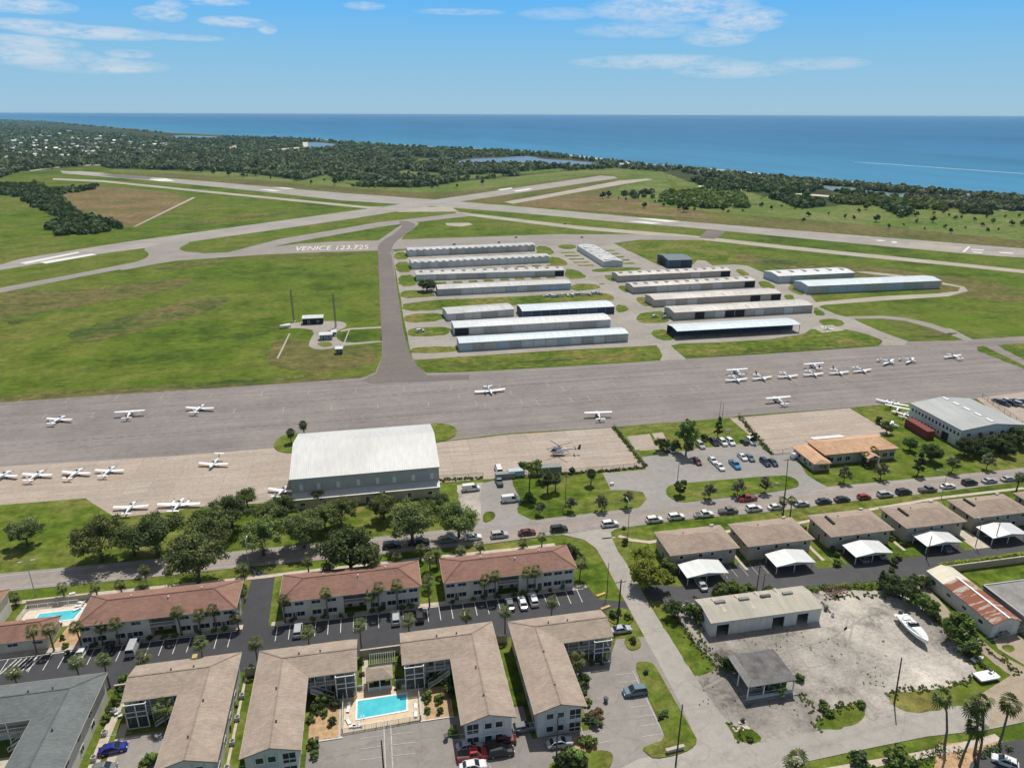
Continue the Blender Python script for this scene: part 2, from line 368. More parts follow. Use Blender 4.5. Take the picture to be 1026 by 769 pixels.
def sheet(name,pts,level,m,px=True,sm=0,kind='structure',h=0,rag=None):
    if px: pts=P2(pts)
    if sm: pts=smoothpoly(pts,sm)
    if rag is None and m.name in RAG and not h:
        dm=min(Vector(p[:2]).length for p in pts)
        rag=1. if (dm>260 or m.name in('yard_gravel','alley_dirt','verge_grass')) else .35
        if name in('block_ground','lawn','south_verge'): rag=0
        if m.name in('dry_grass','wild_grass','golf_grass','wood_floor','half_dry_grass'): rag=2
        if name in('driveway_apron','alley','path'): rag=0
        if name in('golf_course','runway_verge','wood_floor'): rag=0
    if rag:
        dm=min(Vector(p[:2]).length for p in pts); pts=ragged(pts,max(.8,dm/180),rag*max(.45,dm/500))
    k=_cnt.get(level,0); _cnt[level]=k+1
    z=level*.016+(k%7)*.002
    if area(pts)<0: pts=list(reversed(pts))
    mb=MB()
    if h: mb.prism([(p[0],p[1]) for p in pts],z-.05,z+h)
    else: mb.add([(p[0],p[1],z) for p in pts],[tuple(range(len(pts)))])
    me=bpy.data.meshes.new(name); me.from_pydata(mb.v,[],mb.f); me.materials.append(m)
    o=bpy.data.objects.new(name,me); COL.objects.link(o); o['kind']=kind; return o
def strip(mb,a,b,w,z):   # flat painted line between two ground points
    a=Vector((a[0],a[1],0));b=Vector((b[0],b[1],0)); d=(b-a).normalized(); n=Vector((-d.y,d.x,0))*w/2
    mb.add([(p.x,p.y,z) for p in (a-n,b-n,b+n,a+n)],[(0,1,2,3)])
# ------------------------------------------------------------------ sea, land, water bodies
coast_px=[(0,119.3),(50,121.5),(100,126.3),(135,129),(171,133),(200,134),(235,136.2),(300,138.3),(342,141.6),(420,146.4),(480,149),(542,152.6),(580,157),(608,160.5),(640,164),(684,167.5),(730,171.5),(780,176.7),(830,181.5),(855,183.3),(890,187),(920,189),(970,194),(1026,197)]
coast=[G(x,y) for x,y in coast_px]
land=[(-90000,110000),(-30000,48000),(-12000,25500)]+[(p.x,p.y) for p in coast]+[(1010,620),(1200,150),(1500,-600),(2500,-4000),(-60000,-4000)]
mb=MB(); area_l=area(land)
if area_l<0: land=land[::-1]
mb.prism(land,-1.5,0.)
ground=mb.build('ground',M['field']); ground['kind']='structure'
m,nt,b=newmat('sea_water'); v=coord(nt)
dt=nd(nt,'ShaderNodeVectorMath',operation='DOT_PRODUCT'); nt.links.new(v,dt.inputs[0]); dt.inputs[1].default_value=(.93,.365,0)
wob=noise(nt,v,.0025,5,.6)
d=mth(nt,'ADD',mth(nt,'SUBTRACT',dt.outputs['Value'],1175.),mth(nt,'MULTIPLY_ADD',wob,420.,-210.))
dt2=nd(nt,'ShaderNodeVectorMath',operation='DOT_PRODUCT'); nt.links.new(v,dt2.inputs[0]); dt2.inputs[1].default_value=(.895,.445,0)
d=mth(nt,'MAXIMUM',d,mth(nt,'SUBTRACT',dt2.outputs['Value'],1108.))
dl=mth(nt,'DIVIDE',d,2600.,clamp=True)
col=ramp(nt,dl,[(0,(.06,.215,.30)),(.08,(.042,.19,.315)),(.35,(.028,.165,.30)),(1,(.018,.125,.26))])
patch=noise(nt,coord(nt,(.9,.25,1),R(-20)),.0016,6,.6)
col=mixc(nt,.7,col,ramp(nt,patch,[(.35,gray(.78)),(.65,gray(1.18))]),'MULTIPLY')
swell=noise(nt,coord(nt,(1.,.16,1),R(-35)),.012,7,.7); col=mixc(nt,.5,col,ramp(nt,swell,[(.32,gray(.8)),(.5,gray(1)),(.68,gray(1.2))]),'MULTIPLY')
nt.links.new(col,b.inputs['Base Color']); b.inputs['Roughness'].default_value=.45; b.inputs['IOR'].default_value=1.33; b.inputs['Specular IOR Level'].default_value=.12
w1=noise(nt,coord(nt,(1,.4,1),R(-20)),.06,6,.7); bump(nt,b,w1,.6,1.2)
mb=MB(); mb.add([(-150000,-8000,-1.2),(150000,-8000,-1.2),(150000,160000,-1.2),(-150000,160000,-1.2)],[(0,1,2,3)])
sea=mb.build('sea',m); sea['kind']='structure'
# beach
mb=MB(); n=len(coast); i0=6
vs=[];fs=[]
for i in range(i0,n):
    a=coast[max(i-1,0)];c=coast[min(i+1,n-1)]; d=(c-a); d.z=0; d.normalize(); nrm=Vector((-d.y,d.x,0))
    if nrm.x<0: nrm=-nrm
    w=14+6*math.sin(i*2.1)
    p=coast[i]; vs+=[(p.x-nrm.x*16,p.y-nrm.y*16,.25),(p.x+nrm.x*w,p.y+nrm.y*w,-1.1)]
for i in range(n-i0-1): fs.append((2*i,2*i+1,2*i+3,2*i+2))
mb.add(vs,fs); o=mb.build('beach',M['sand']); o['kind']='structure'
# surf
mb=MB(); vs=[(p[0]+6+3*math.sin(i),p[1],-1.13) for i,p in enumerate(vs) if i%2]; 
vv=[];ff=[]
for i,p in enumerate(vs): vv+=[p,(p[0]+5+4*abs(math.sin(i*1.7)),p[1]+2,-1.12)]
for i in range(len(vs)-1): ff.append((2*i,2*i+1,2*i+3,2*i+2))
mb.add(vv,ff); o=mb.build('surf',plain('surf_foam',(.6,.65,.65),.6)); o['kind']='structure'
# wake of the speedboat
a=G(853,162,-1.2);c=G(1040,175,-1.2); mb=MB(); dd=(c-a); L=dd.length; dn=dd.normalized(); nn=Vector((-dn.y,dn.x,0))
vs=[];fs=[]
for i in range(60):
    t=i/59; w=1.2+3.2*min(1,t*6)*(1+.35*math.sin(i*1.9)*math.sin(i*.7)); p=a+dd*t+nn*2.0*math.sin(i*.5)
    vs+=[(p.x-nn.x*w,p.y-nn.y*w,-1.1),(p.x+nn.x*w,p.y+nn.y*w,-1.1)]
for i in range(59): fs.append((2*i,2*i+1,2*i+3,2*i+2))
mb.add(vs,fs); o=mb.build('boat_wake',plain('wake_foam',(.42,.5,.54),.6)); o['kind']='structure'
t=thing('speedboat','tiny white speedboat at the head of the long wake on the sea','boat',(a.x,a.y,-1.2),math.atan2(-dn.y,-dn.x))
mb=MB(); mb.loft([[(x,-w,.9),(x,-w*.5,0),(x,w*.5,0),(x,w,.9)] for x,w in((-5,1.4),(0,1.6),(3,1.1),(5.5,.1))]); mb.build('hull',M['awhite'],t)
mb=MB(); mb.box(-2,1,-.9,.9,.9,2.2); mb.build('cabin',M['plastic'],t)
# lakes & river
sheet('river',[(10,123.2),(17,123.9),(83,127.0),(108,130.2),(142,132.9),(171,135.3),(185,135.2),(200,136.4),(171,138.2),(142,135.6),(108,132.4),(83,129),(17,125.1)],1,M['lake'],sm=1)
sheet('inlet_water',[(171,136.2),(186,135.6),(214,136.6),(222,138),(200,138.6),(175,139)],2,M['lake'],sm=1)
sheet('small_lake',[(304,142.8),(318,142.6),(337,144.4),(336,145.8),(322,147.8),(308,148.2),(303,146)],2,M['lake'],sm=1)
sheet('lake',[(457,162.3),(468,159.4),(485,158.6),(505,158.2),(518,156.2),(533,156.6),(543,159.3),(570,160.8),(600,163.4),(597,166),(585,167.7),(560,165.4),(548,165.6),(530,163),(515,162.4),(480,164),(460,163.6)],2,M['lake'],sm=1)
sheet('pond',[(820,185.5),(838,186.8),(858,188.3),(880,190.5),(905,192),(945,196),(941,199.2),(920,197.6),(898,198),(872,194.5),(856,193),(836,192)],2,M['lakeg'],sm=1)
# tinted ground areas
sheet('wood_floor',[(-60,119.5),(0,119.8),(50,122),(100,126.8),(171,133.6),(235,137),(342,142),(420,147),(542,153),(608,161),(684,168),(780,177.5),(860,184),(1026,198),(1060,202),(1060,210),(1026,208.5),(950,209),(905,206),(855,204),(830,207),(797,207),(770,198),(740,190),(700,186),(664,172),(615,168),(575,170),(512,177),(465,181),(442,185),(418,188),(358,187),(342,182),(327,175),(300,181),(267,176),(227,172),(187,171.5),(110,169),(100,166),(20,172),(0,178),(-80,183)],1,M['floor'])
sheet('clearing',[(664,172),(700,186),(740,190),(764,196),(760,202),(745,209),(713,210),(684,207),(668,206),(700,196),(676,185)],2,M['golf'],sm=1)
for q in ([(395,171.5),(440,173),(446,177.6),(400,176)],[(455,176),(500,173.6),(508,175.6),(462,179.6)],[(345,180),(384,181.8),(382,184.6),(346,184)],[(516,172.4),(560,168.6),(572,170),(520,175)],[(392,180),(430,180.4),(432,184.4),(396,184.6)],[(352,158),(364,159.8),(352,160.4)],[(388,160),(404,159),(407,161.5),(394,162)],[(415,158.8),(434,158.8),(441,161.5),(430,163.6),(417,163)],[(400,171),(412,170.4),(412,174),(402,174.5)],[(284,164),(295,163),(296,166),(286,166)],[(364,174),(378,173),(377,176),(365,177)],
          [(690,183),(716,181),(728,185),(716,192),(694,190)]):
    sheet('clearing',q,3,M['golf'],sm=1)
sheet('golf_course',[(110,169),(187,172),(227,172.5),(267,176.5),(300,181.5),(327,176),(342,183),(358,187.5),(418,188.5),(442,186),(465,182),(512,177.5),(575,171),(615,168.5),(664,172),(684,206),(713,209),(745,209),(770,196),(797,208),(830,207),(855,204),(905,207),(950,210),(1026,209),(1090,213),(1090,268),(1026,243),(834,224),(684,214),(600,204),(505,197),(600,174),(560,180),(420,197),(342,190),(230,179.5),(110,172)],1,M['golf'])
sheet('runway_verge',[(110,172.2),(187,174.5),(230,178),(342,187.6),(420,193.2),(440,193),(520,186.6),(600,173.5),(640,180),(600,196),(684,210),(834,222),(1026,241),(1090,248),(1090,268),(1026,252),(834,236),(684,223),(610,214),(500,203),(418,199),(342,193),(230,184),(186,180)],2,M['semidry'],sm=1)
sheet('dry_field',[(50,190),(103,185.5),(197,196.3),(172,208),(133,228.5),(120,225),(80,214),(60,203),(50,196)],1,M['dry'],sm=1)
sheet('dry_field',[(508,207),(560,193),(640,199),(684,212),(780,222),(684,218),(560,208)],3,M['dry'],sm=1)
sheet('beach_access',[(700,186),(760,190),(858,198),(900,203),(980,207),(1040,211),(1040,213),(980,209.5),(900,204.6),(858,199.6),(760,191.6),(700,187.6)],3,M['sand'])
0 and sheet('park_road',[(560,168),(600,172),(640,170),(684,176),(684,177.3),(640,171.3),(600,173.3),(560,169)],3,M['sand'])
sheet('sand_patch',[(232,147),(238,145),(236,149.5),(226,150)],3,M['sand'])
sheet('sand_patch',[(303,142.5),(308,142.5),(309,148),(304,148.6)],4,M['sand'])
sheet('back_road',[(268,150),(300,147.5),(300,148.5),(268,151.5)],3,M['sand'])
sheet('back_road',[(30,170.5),(70,165.5),(110,164.5),(110,165.4),(70,166.6),(30,171.6)],3,M['pale'])
sheet('wild_strip',[(0,262+26),(50,292),(110,288),(130,281),(150,283),(120,296),(40,318),(0,330)],1,M['wild'],sm=2)
sheet('ditch_grass',[(735,252),(800,262),(870,272),(960,286),(1026,296),(1026,305),(960,297),(880,284),(800,270),(740,262)],1,M['wild'],sm=2)
# ------------------------------------------------------------------ runways, taxiways
RW='runway'
sheet('taxiway',[(53,178.5),(103,180.6),(197,190),(342,204.2),(372,207.4),(372,209.2),(342,206.4),(197,192),(103,182.5),(53,180.2)],3,M['pale'])
sheet('runway',[(60,170.8),(186.7,180),(342,193.3),(428.7,199.5),(508.7,206),(628.7,216.7),(684,221.7),(827.3,233.3),(1026,249),(1100,255),(1100,266),(1026,258.3),(960,253.5),(834,241.8),(684,227.4),(628.7,223.3),(508.7,212.3),(428.7,206.5),(342,200.8),(253,191),(150,180.8),(63,173.8)],4,M['runway'])
sheet('runway',[(-60,283),(20,259.3),(120,243.3),(342,212.7),(440,199.4),(602,176),(615.3,176.7),(618.7,178.5),(462,201.9),(342,220.7),(160,246.7),(80,257),(0,270.7),(-60,284)],5,M['runway'])
sheet('runway_threshold',[(63,171.8),(80,171.4),(105,173.4),(98,175),(80,174.6)],6,M['pale'])
sheet('worn_runway',[(100,175.2),(118,174.6),(152,177.4),(150,179.9),(118,178)],6,M['taxidark'])
sheet('taxiway',[(458,212.2),(582,226.6),(684,234.9),(717,238.4),(800,247.4),(900,257.4),(961,263.6),(1026,270.4),(1080,276),(1080,278.6),(1026,273.8),(961,266.8),(900,261),(800,251),(717,241.8),(684,238.4),(582,230),(455,214.4)],3,M['pale'])
sheet('taxiway',[(708,230.6),(727,232),(722,236.5),(716,239.5),(700,238.6)],5,M['taxidark'])
sheet('taxiway',[(462,213),(410,219.4),(380,222.5),(280,239.5),(230,252.5),(160,257),(160,262),(232,257.5),(290,243.5),(384,226.8),(412,223),(472,216.4)],3,M['taxi'])
sheet('taxiway',[(342,205),(400,212.5),(460,212),(452,207.5),(372,207)],3,M['pale'])
sheet('taxiway',[(505,202.3),(560,192.6),(620,181),(648,179),(655,179.7),(640,182),(560,196),(514,204.2)],5,M['pale'])
sheet('taxiway',[(-60,300),(0,288.5),(80,273.5),(146,260.5),(160,256.6),(176,254.4),(200,254),(232,252.6),(300,244.2),(342,241.7),(379,241),(392,232),(404,224),(400,221.5),(412,220),(420,224),(413,230),(405,236),(402,240),(480,237.3),(555,234.8),(628,234.6),(690,237),(700,238),(700,240.5),(691,240.5),(642,240.4),(614,243.6),(600,246),(537,247),(520,244.8),(392,250),(396,252),(374,251.2),(320,252.8),(270,254.8),(160,262.5),(80,277.5),(0,293.5),(-60,305)],5,M['taxi'])
sheet('taxiway',[(118,267),(136,262.6),(147,258.4),(150,254),(143,250),(150,246.4),(182,241),(192,243),(178,248.4),(184,252.2),(208,253.6),(210,257.6),(180,260.6),(140,267.4),(120,271.6)],6,M['taxi'],sm=2)
sheet('taxiway_worn',[(378.4,254),(378.4,246),(384,240.4),(394,235),(401,229),(403,225.4),(399,222.4),(404,221),(412,222.6),(417,225),(414,229),(405,236),(397,241.4),(393,247),(392,254)],7,M['taxidark'],sm=1)
sheet('path',[(197,195.8),(200,196.4),(138,228.4),(132,228.6)],4,M['semidry'])
sheet('path',[(193,197.6),(196,198),(136,227),(133,227.4)],5,M['faint'])
# main apron and the north-south taxiway
sheet('apron',[(-90,411),(0,403.3),(130,394),(285,384.2),(342,380),(362,378.5),(376,373),(383,357),(381,300),(378.7,252),(378,247),(392,247),(394,256),(397,285),(404,330),(410,353),(420,368),(427,373.5),(470,372.5),(600,365.2),(660,361),(686,359.6),(790,353),(880,346.8),(884,342),(912,342),(955,341.2),(1026,336.7),(1120,330),(1120,395),(1026,396),(995,398),(950,402),(888.6,404.7),(855,408),(740,416.5),(731,418.6),(660,424),(615,427.8),(513,433.7),(440,442),(436,446),(285,449.5),(171,457),(0,467.6),(-90,474)],3,M['apron'])
sheet('taxiway_worn',[(380.5,300),(378.7,254),(392,254),(396.5,285),(404,330),(410,353),(419,367),(428,376),(470,375.5),(470,380),(370,384),(364,380.5),(377,374.6),(383.5,357)],5,M['taxidark'])
sheet('concrete_apron',[(-90,474),(0,467.4),(171,456.8),(285,448.2),(300,446),(300,500),(292,503),(240,505),(205,507),(165,513),(124,517.5),(112,516),(92,503.5),(86,499),(0,506),(-90,513)],4,M['slab'])
sheet('concrete_apron',[(430,446.5),(440,443),(513,435.2),(612,428.4),(646,467.8),(603,472),(560,475),(513,478.8),(484,480),(436,484)],4,M['slab'])
sheet('concrete_apron',[(731,419),(851,408.8),(893,434),(860,440),(808,445),(806,455),(795,453.5),(773,454.5)],4,M['slab'])
sheet('concrete_yard',[(978,399),(1026,392.5),(1100,387),(1100,436),(1021,431)],4,M['slab'])
# runway, apron and stand markings
mb=MB()
def pxquad(mb,q,z): mb.add([(p.x,p.y,z) for p in P2(q)],[(0,1,2,3)])
pxquad(mb,[(20,263.5),(78,252.4),(80,253.3),(26,264.6)],.125)
pxquad(mb,[(40,262.6),(92,254.2),(97,255.2),(46,264.2)],.125)
pxquad(mb,[(258.5,189.6),(272,190),(281,191.4),(274,191.7)],.125); pxquad(mb,[(272,187.4),(284,187.9),(296,189),(288,189.4)],.125)
pxquad(mb,[(148,179.8),(166,178.8),(176,181.4),(160,181.6)],.125)
pxquad(mb,[(498,190),(512,188),(514,188.8),(502,190.7)],.125); pxquad(mb,[(514,191.2),(530,188.8),(534,189.6),(518,192)],.125)
pxquad(mb,[(637,218.6),(655,219.2),(682,221.8),(668,222.4)],.125); pxquad(mb,[(628,221.4),(643,221.8),(664,223.8),(652,224.4)],.125)
pxquad(mb,[(877,240.4),(884,240.6),(888,241.6),(880,241.6)],.125); pxquad(mb,[(893,241.8),(898,242),(899,243.4),(894,243.4)],.125)
pxquad(mb,[(964,252.3),(970,247),(972.5,247.2),(966.5,252.6)],.13)
pxquad(mb,[(972,249.5),(986,250.4),(986,251.2),(974,250.4)],.125); pxquad(mb,[(974,252),(984,252.6),(984,253.6),(976,253.1)],.125)
pxquad(mb,[(1000,252.4),(1014,253.2),(1016,254.4),(1003,253.6)],.125)
o=mb.build('runway_markings',M['white']); o['kind']='structure'
mb=MB(); pxquad(mb,[(912,242.4),(964,247.4),(959,252.6),(908,247.6)],.122); o=mb.build('threshold_block',M['pale']); o['kind']='structure'
for q in ([(480,219),(498,218.6),(505,220),(492,222)],[(455,223.2),(470,222.8),(474,224.4),(462,226.6),(452,225)]):
    pass
sheet('blast_pad',[(446,223.4),(470,223.2),(474,225),(462,227),(448,226)],3,M['pale'])
# letters painted on the taxiway
cu=bpy.data.curves.new('letters','FONT'); cu.body='VENICE 123.725'; cu.size=1; cu.align_x='CENTER'; cu.align_y='CENTER'
to=bpy.data.objects.new('letters',cu); COL.objects.link(to)
dg=bpy.context.evaluated_depsgraph_get(); me=bpy.data.meshes.new_from_object(to.evaluated_get(dg)); bpy.data.objects.remove(to)
xs=[v.co.x for v in me.vertices]; ys=[v.co.y for v in me.vertices]; wx=max(xs)-min(xs); wy=max(ys)-min(ys)
p0=G(296,249.4);p1=G(369.5,247.6); cen=(p0+p1)/2
me.materials.clear(); me.materials.append(mat('faded_letters',(.66,.58,.53),var=.25,scale=.8)); me.name='painted_letters'
o=bpy.data.objects.new('painted_letters',me); COL.objects.link(o); o.location=(cen.x,cen.y,.14); o.scale=((p1-p0).length/wx,20/wy,1); o.rotation_euler=(0,0,math.atan2(p1.y-p0.y,p1.x-p0.x)); o['kind']='structure'
# tie-down marks and joints on the apron
mb=MB(); rr=random.Random(3)
def mark(x,y,l=6,w=.25):
    p=G(x,y); strip(mb,(p.x,p.y-l/2),(p.x,p.y+l/2),w,.09); strip(mb,(p.x-1.5,p.y-l/2),(p.x+1.5,p.y-l/2),w,.093)
for i in range(26): mark(20+i*24+rr.uniform(-2,2),402+ (i%2)*16-i*.75,5)
for i in range(16): mark(460+i*26,397-i*1.9+ (i%2)*11,5)
for i in range(12): mark(700+i*24,388-i*1.9,5)
o=mb.build('tie_down_marks',M['faint']); o['kind']='structure'
mb=MB()
for y0,y1 in ((418,350),(398,330),(440,372)):
    a=G(-40,y0+10);c=G(1000,y1); 
    for k in range(110):
        p=a.lerp(c,k/110);q=a.lerp(c,(k+.62)/110); strip(mb,p,q,.22,.096)
o=mb.build('apron_seams',M['taxidark']); o['kind']='structure'
# ------------------------------------------------------------------ hangar district paving and grass islands
HP='hangar_paving'
sheet('hangar_paving',[(537,247),(560,243.6),(614,243.2),(640,256),(652,262),(664,268),(735,265),(748,266),(775,277),(800,289),(812,296),(822,308),(838,315),(853,318.3),(862,323),(880,331),(896,337),(910,341.8),(906,346),(884,346),(884,341),(870,335),(848,330),(812,330),(806,334.4),(770,340),(720,343),(683,344),(672,346),(688,360),(662,361.5),(658,346),(560,351),(459,357.6),(414,360.6),(410,346),(407,330),(404,317),(402,300.5),(399.5,289),(397,274),(394.6,262),(394,252.6),(408,250.5)],4,M['pale2'])
IS=[[(394.5,253),(407,252),(410,259.5),(395,260.5)],[(395.6,262.6),(411,261.8),(414,272.4),(397,273.2)],[(398,276),(415,275),(421,285.6),(399.6,287.6)],[(400,291.4),(420,290.4),(440,296),(425,298),(402,299.2)],
 [(402.6,302),(520,297),(551,295),(604,293),(615.6,297),(615.6,300.5),(612,302),(520,305.5),(448,310),(404,312.6)],[(404,315),(445,313),(447,321),(405,324.2)],
 [(408,331),(418,328),(451,327),(451,335),(430,337),(409,337)],[(410.8,349.4),(425,347.6),(459,346.6),(459,352.6),(411.6,354.6)],
 [(537,246.2),(550,247.3),(556,253.2),(550,255.6),(537,255.2)],[(550,257),(562,258.5),(570,264.5),(566,266.4),(550,266.4)],[(565.3,269.4),(577,270),(587,276),(585.5,278.8),(567,280)],[(572,284.5),(595.5,284.3),(602,287),(600.5,289.5),(572,292)],
 [(616.5,304.6),(627.4,306),(631,309.7),(627,312),(617.3,313.5)],[(559,245.2),(577,245),(577,249.5),(562,249.6)],[(592,269.6),(620,268),(640.8,267.6),(644,270.2),(620,272),(594,272.8)],[(604,276),(614,275.3),(617,282.4),(611,282)],[(617.3,286.4),(629,285.8),(631,293.7),(624,292)],[(635.4,298),(648,297.6),(655,307),(642.5,306.6)],
 [(637,317.6),(644,313),(666,311.3),(672,319),(667.6,323.4),(644,324.2),(638,321.6)],[(649.5,331.6),(669,329),(676.5,340),(661,341.6)],
 [(414,360.6),(459,357.6),(520,354.6),(600,349.8),(659,346.4),(664,354),(662,360.6),(600,364.7),(470,372),(427,373),(420,368)],
 [(672,346.4),(720,344),(770,340.6),(806,334.8),(812,330.6),(848,330.6),(870,335.6),(883.4,341.6),(880,346.3),(790,352.3),(687,359)],
 [(819,321.6),(828.6,319),(840,320),(848,324),(840,327.3),(827,327)],[(815,306.6),(827,313.8),(826,316.4),(815,315.7)],
 [(600,284.2),(606,283.8),(606,284.8),(600,285)],[(737,269.6),(745,269.8),(752,276),(742,276.5)],[(759,282),(768,281.4),(779,288),(772,290.6),(762,288)],[(785,296),(793,294.6),(797,300.5),(788,301)],[(787,287.6),(797,284),(808,294.6),(800,296)],
 [(614,243.5),(660,241),(720,240),(735,265),(700,260),(652,259),(640,256)]]
for q in IS: sheet('grass_island',q,6,M['verge'],sm=1)
# small grass patches between the tee hangars
for (x0,y0,x1,y1,n) in ((426,259.6,545,254.2,8),(424,272.6,560,265.4,9),(435,284,560,277.4,8),(590,254.5,566,268,0)):
    for k in range(n):
        x=x0+(x1-x0)*(k+.5)/n; y=y0+(y1-y0)*(k+.5)/n; p=G(x,y)
        sheet('grass_patch',[(p.x-3.4,p.y-3),(p.x+3.4,p.y-3),(p.x+3,p.y+3),(p.x-3,p.y+3)],6,M['verge'],px=False)
for k in range(5):
    p=G(570+k*4.5,253+k*3.2); sheet('grass_patch',[(p.x-7,p.y-3),(p.x+5,p.y-3),(p.x+5,p.y+2.4),(p.x-7,p.y+2.4)],6,M['verge'],px=False)
for k in range(5):
    p=G(608+k*5,251+k*3.2); sheet('grass_patch',[(p.x-3,p.y-3),(p.x+6,p.y-3),(p.x+6,p.y+2),(p.x-3,p.y+2)],6,M['verge'],px=False)
# side paths
sheet('path',[(800,299),(815,303),(880,297),(940,294),(960,291.6),(962,288),(944,285),(944,283),(966,287),(970,291.5),(950,297),(880,301.5),(826,305.5),(812,309)],5,M['pale'],sm=0)
sheet('path',[(856,272.4),(880,275.5),(905,277.6),(905,276),(870,272)],5,M['pale'])
sheet('path',[(849,317),(884,316.2),(907,318.2),(933,324),(958,332.6),(976,341.6),(968,341.8),(956,337),(932,328.4),(907,321.6),(884,319.2),(853,319.4)],5,M['taxi'])
sheet('path',[(948,329),(953,329),(976,341),(968,341)],5,M['taxi'])
sheet('grass_island',[(979,347.3),(986,346.4),(1026,366),(1090,392),(1090,402),(1026,369.6),(979,351)],6,M['verge'],sm=0)
sheet('grass_island',[(998,345.4),(1026,343),(1090,338),(1090,392),(1026,360.6)],6,M['verge'],sm=0)
sheet('aircraft_pad',[(812,327.5),(834,325.4),(846,331),(824,333.5)],7,M['pale'])
sheet('paved_yard',[(660,266.5),(694,265.4),(699,260.5),(706,260.5),(716,267.6),(690,269.6),(662,269)],5,M['pale2'])
# antenna compound
sheet('compound_path',[(284,327),(292,323),(333,321.2),(347,323),(347,328),(338,331),(336,338),(345,344),(384,341),(384,342.6),(342,346.4),(335,349),(318,350.6),(309,347),(310,342),(316,331.4),(303,328.6),(286,329)],3,M['pale2'],sm=1)
sheet('grass_island',[(318,343),(332,342),(334,346.5),(322,348)],4,M['verge'],sm=1)
sheet('path',[(384,327),(350,328.8),(341,331),(341,332.4),(352,330.2),(384,328.4)],3,M['pale'])
sheet('path',[(289.5,334),(291,334),(279,359),(277,359)],3,M['pale']); sheet('path',[(349.5,330),(350.7,330),(343,350),(341.6,350)],3,M['pale'])
# ------------------------------------------------------------------ avenue, side street, driveways
sheet('lawn',[(-120,513),(0,506),(86,499),(92,503.5),(112,516),(124,517.5),(165,513),(205,507),(292,503),(300,500),(484,480),(513,478.8),(560,475),(646,467.8),(612,428.4),(740,417.4),(773,455),(808,445),(893,434),(851,408.8),(913,402),(960,440),(1100,430),(1100,462),(829,488),(384,537.5),(0,575),(-120,586)],2,M['lawn'])
AV_T=[(-120,585.5),(0,574.5),(221,553.5),(384,537),(548,519),(680,504.2),(829,487.6),(930,478),(1026,468.5),(1140,456)]
AV_B=[(-120,603),(0,593),(161,577),(221,570.3),(380,555.2),(486,545),(563,534.5),(620,529),(684,520.7),(778,512),(855,501.8),(940,493),(1026,482),(1140,469)]
sheet('avenue',AV_T+AV_B[::-1],4,M['avenue'])
def lerp_line(line,x):
    for a,b in zip(line,line[1:]):
        if a[0]<=x<=b[0]: return a[1]+(b[1]-a[1])*(x-a[0])/(b[0]-a[0])
mb=MB(); mw=MB()
xs=list(range(-100,1120,12))
for a,c in zip(xs,xs[1:]):
    for fr,mm in ((.5,mb),(.53,mb)):
        pa=G(a,lerp_line(AV_T,a)*(1-fr)+lerp_line(AV_B,a)*fr); pc=G(c,lerp_line(AV_T,c)*(1-fr)+lerp_line(AV_B,c)*fr); strip(mm,pa,pc,.12,.088)
    for fr in (.14,.86):
        if fr==.86 and 560<a<622: continue
        pa=G(a,lerp_line(AV_T,a)*(1-fr)+lerp_line(AV_B,a)*fr); pc=G(c,lerp_line(AV_T,c)*(1-fr)+lerp_line(AV_B,c)*fr); strip(mw,pa,pc,.16,.088)
o=mb.build('avenue_centre_line',M['cline']); o['kind']='structure'
strip(mw,G(603,539.6),G(616,538.2),.5,.088); strip(mw,G(556,536.2),G(600,531),.15,.09)
o=mw.build('avenue_edge_line',M['worn']); o['kind']='structure'
sheet('side_street',[(563,535.5),(600,530.8),(620,528.4),(612,533),(613.5,540),(619,552),(626.8,563),(651,606),(670,636),(697.4,679.5),(715,705),(738,736),(764,744.5),(800,735.6),(855,726.6),(910,714.7),(997.6,698.7),(1030,691),(1110,674),(1110,708),(1026,723),(989,731),(929,737.6),(855,752.6),(805,763.5),(760,800),(590,800),(612,775),(640,760),(664,755),(682,745),(696,737),(684,709),(658,660.5),(632,613),(603.7,560),(597,549),(585,540.5)],5,M['street'])
sheet('south_verge',[(-120,604),(0,593.6),(221,571),(380,556),(486,545.6),(563,536),(585,541),(597,549.5),(603.7,560),(632,613),(600,600),(590,585),(0,660),(-120,672)],2,M['lawn'])
sheet('south_verge',[(620,529),(684,521.5),(778,512.8),(855,502.5),(1026,483),(1140,470),(1140,560),(1026,562),(700,600),(651,606),(626.8,563),(613,540)],2,M['lawn'])
sheet('driveway',[(482,484.5),(500,480),(513,478.8),(514,486),(521,499),(522,504),(518,509),(519,514),(532,520.5),(540,524),(478,530),(470,527),(482,520)],5,M['lotn'])
sheet('driveway',[(458,486),(484,483),(483,520),(462,514)],4,M['gravel'])
sheet('grass_island',[(484,514),(492,512),(497,515),(494,521),(484,524.6)],6,M['verge'],sm=1,h=.1)
sheet('airport_lot',[(603.7,473.9),(647,470.3),(643.5,457.6),(668,454.4),(697,449.6),(730,446),(758,443.2),(771.5,455),(795,453.5),(808,475),(818,482),(829,487.7),(800,495),(680,508),(634,512.5),(642,507),(648,500),(644,493),(630,491),(612,491)],5,M['lotn'])
sheet('grass_island',[(667,490.5),(671.5,485.7),(684,484.4),(735,480),(783,476),(795,478.5),(801,484),(799,488.6),(770,493.6),(739,497),(700,501.6),(684,503.4),(676,501.6),(668,496)],6,M['lawn'],sm=1,h=.12)
for q in ([(628,437),(651,434.6),(657,448),(637,451)],[(653,434),(664,433.2),(668,441),(658,442)],[(657.6,453),(665,452),(667,455.6),(659,456.4)],[(638,447),(658,445.4),(661,449.8),(641,451.6)]): sheet('old_slab',q,4,M['slab'])
sheet('grass_island',[(641,451.6),(656,450.6),(659,456),(645,457)],6,M['lawn'])
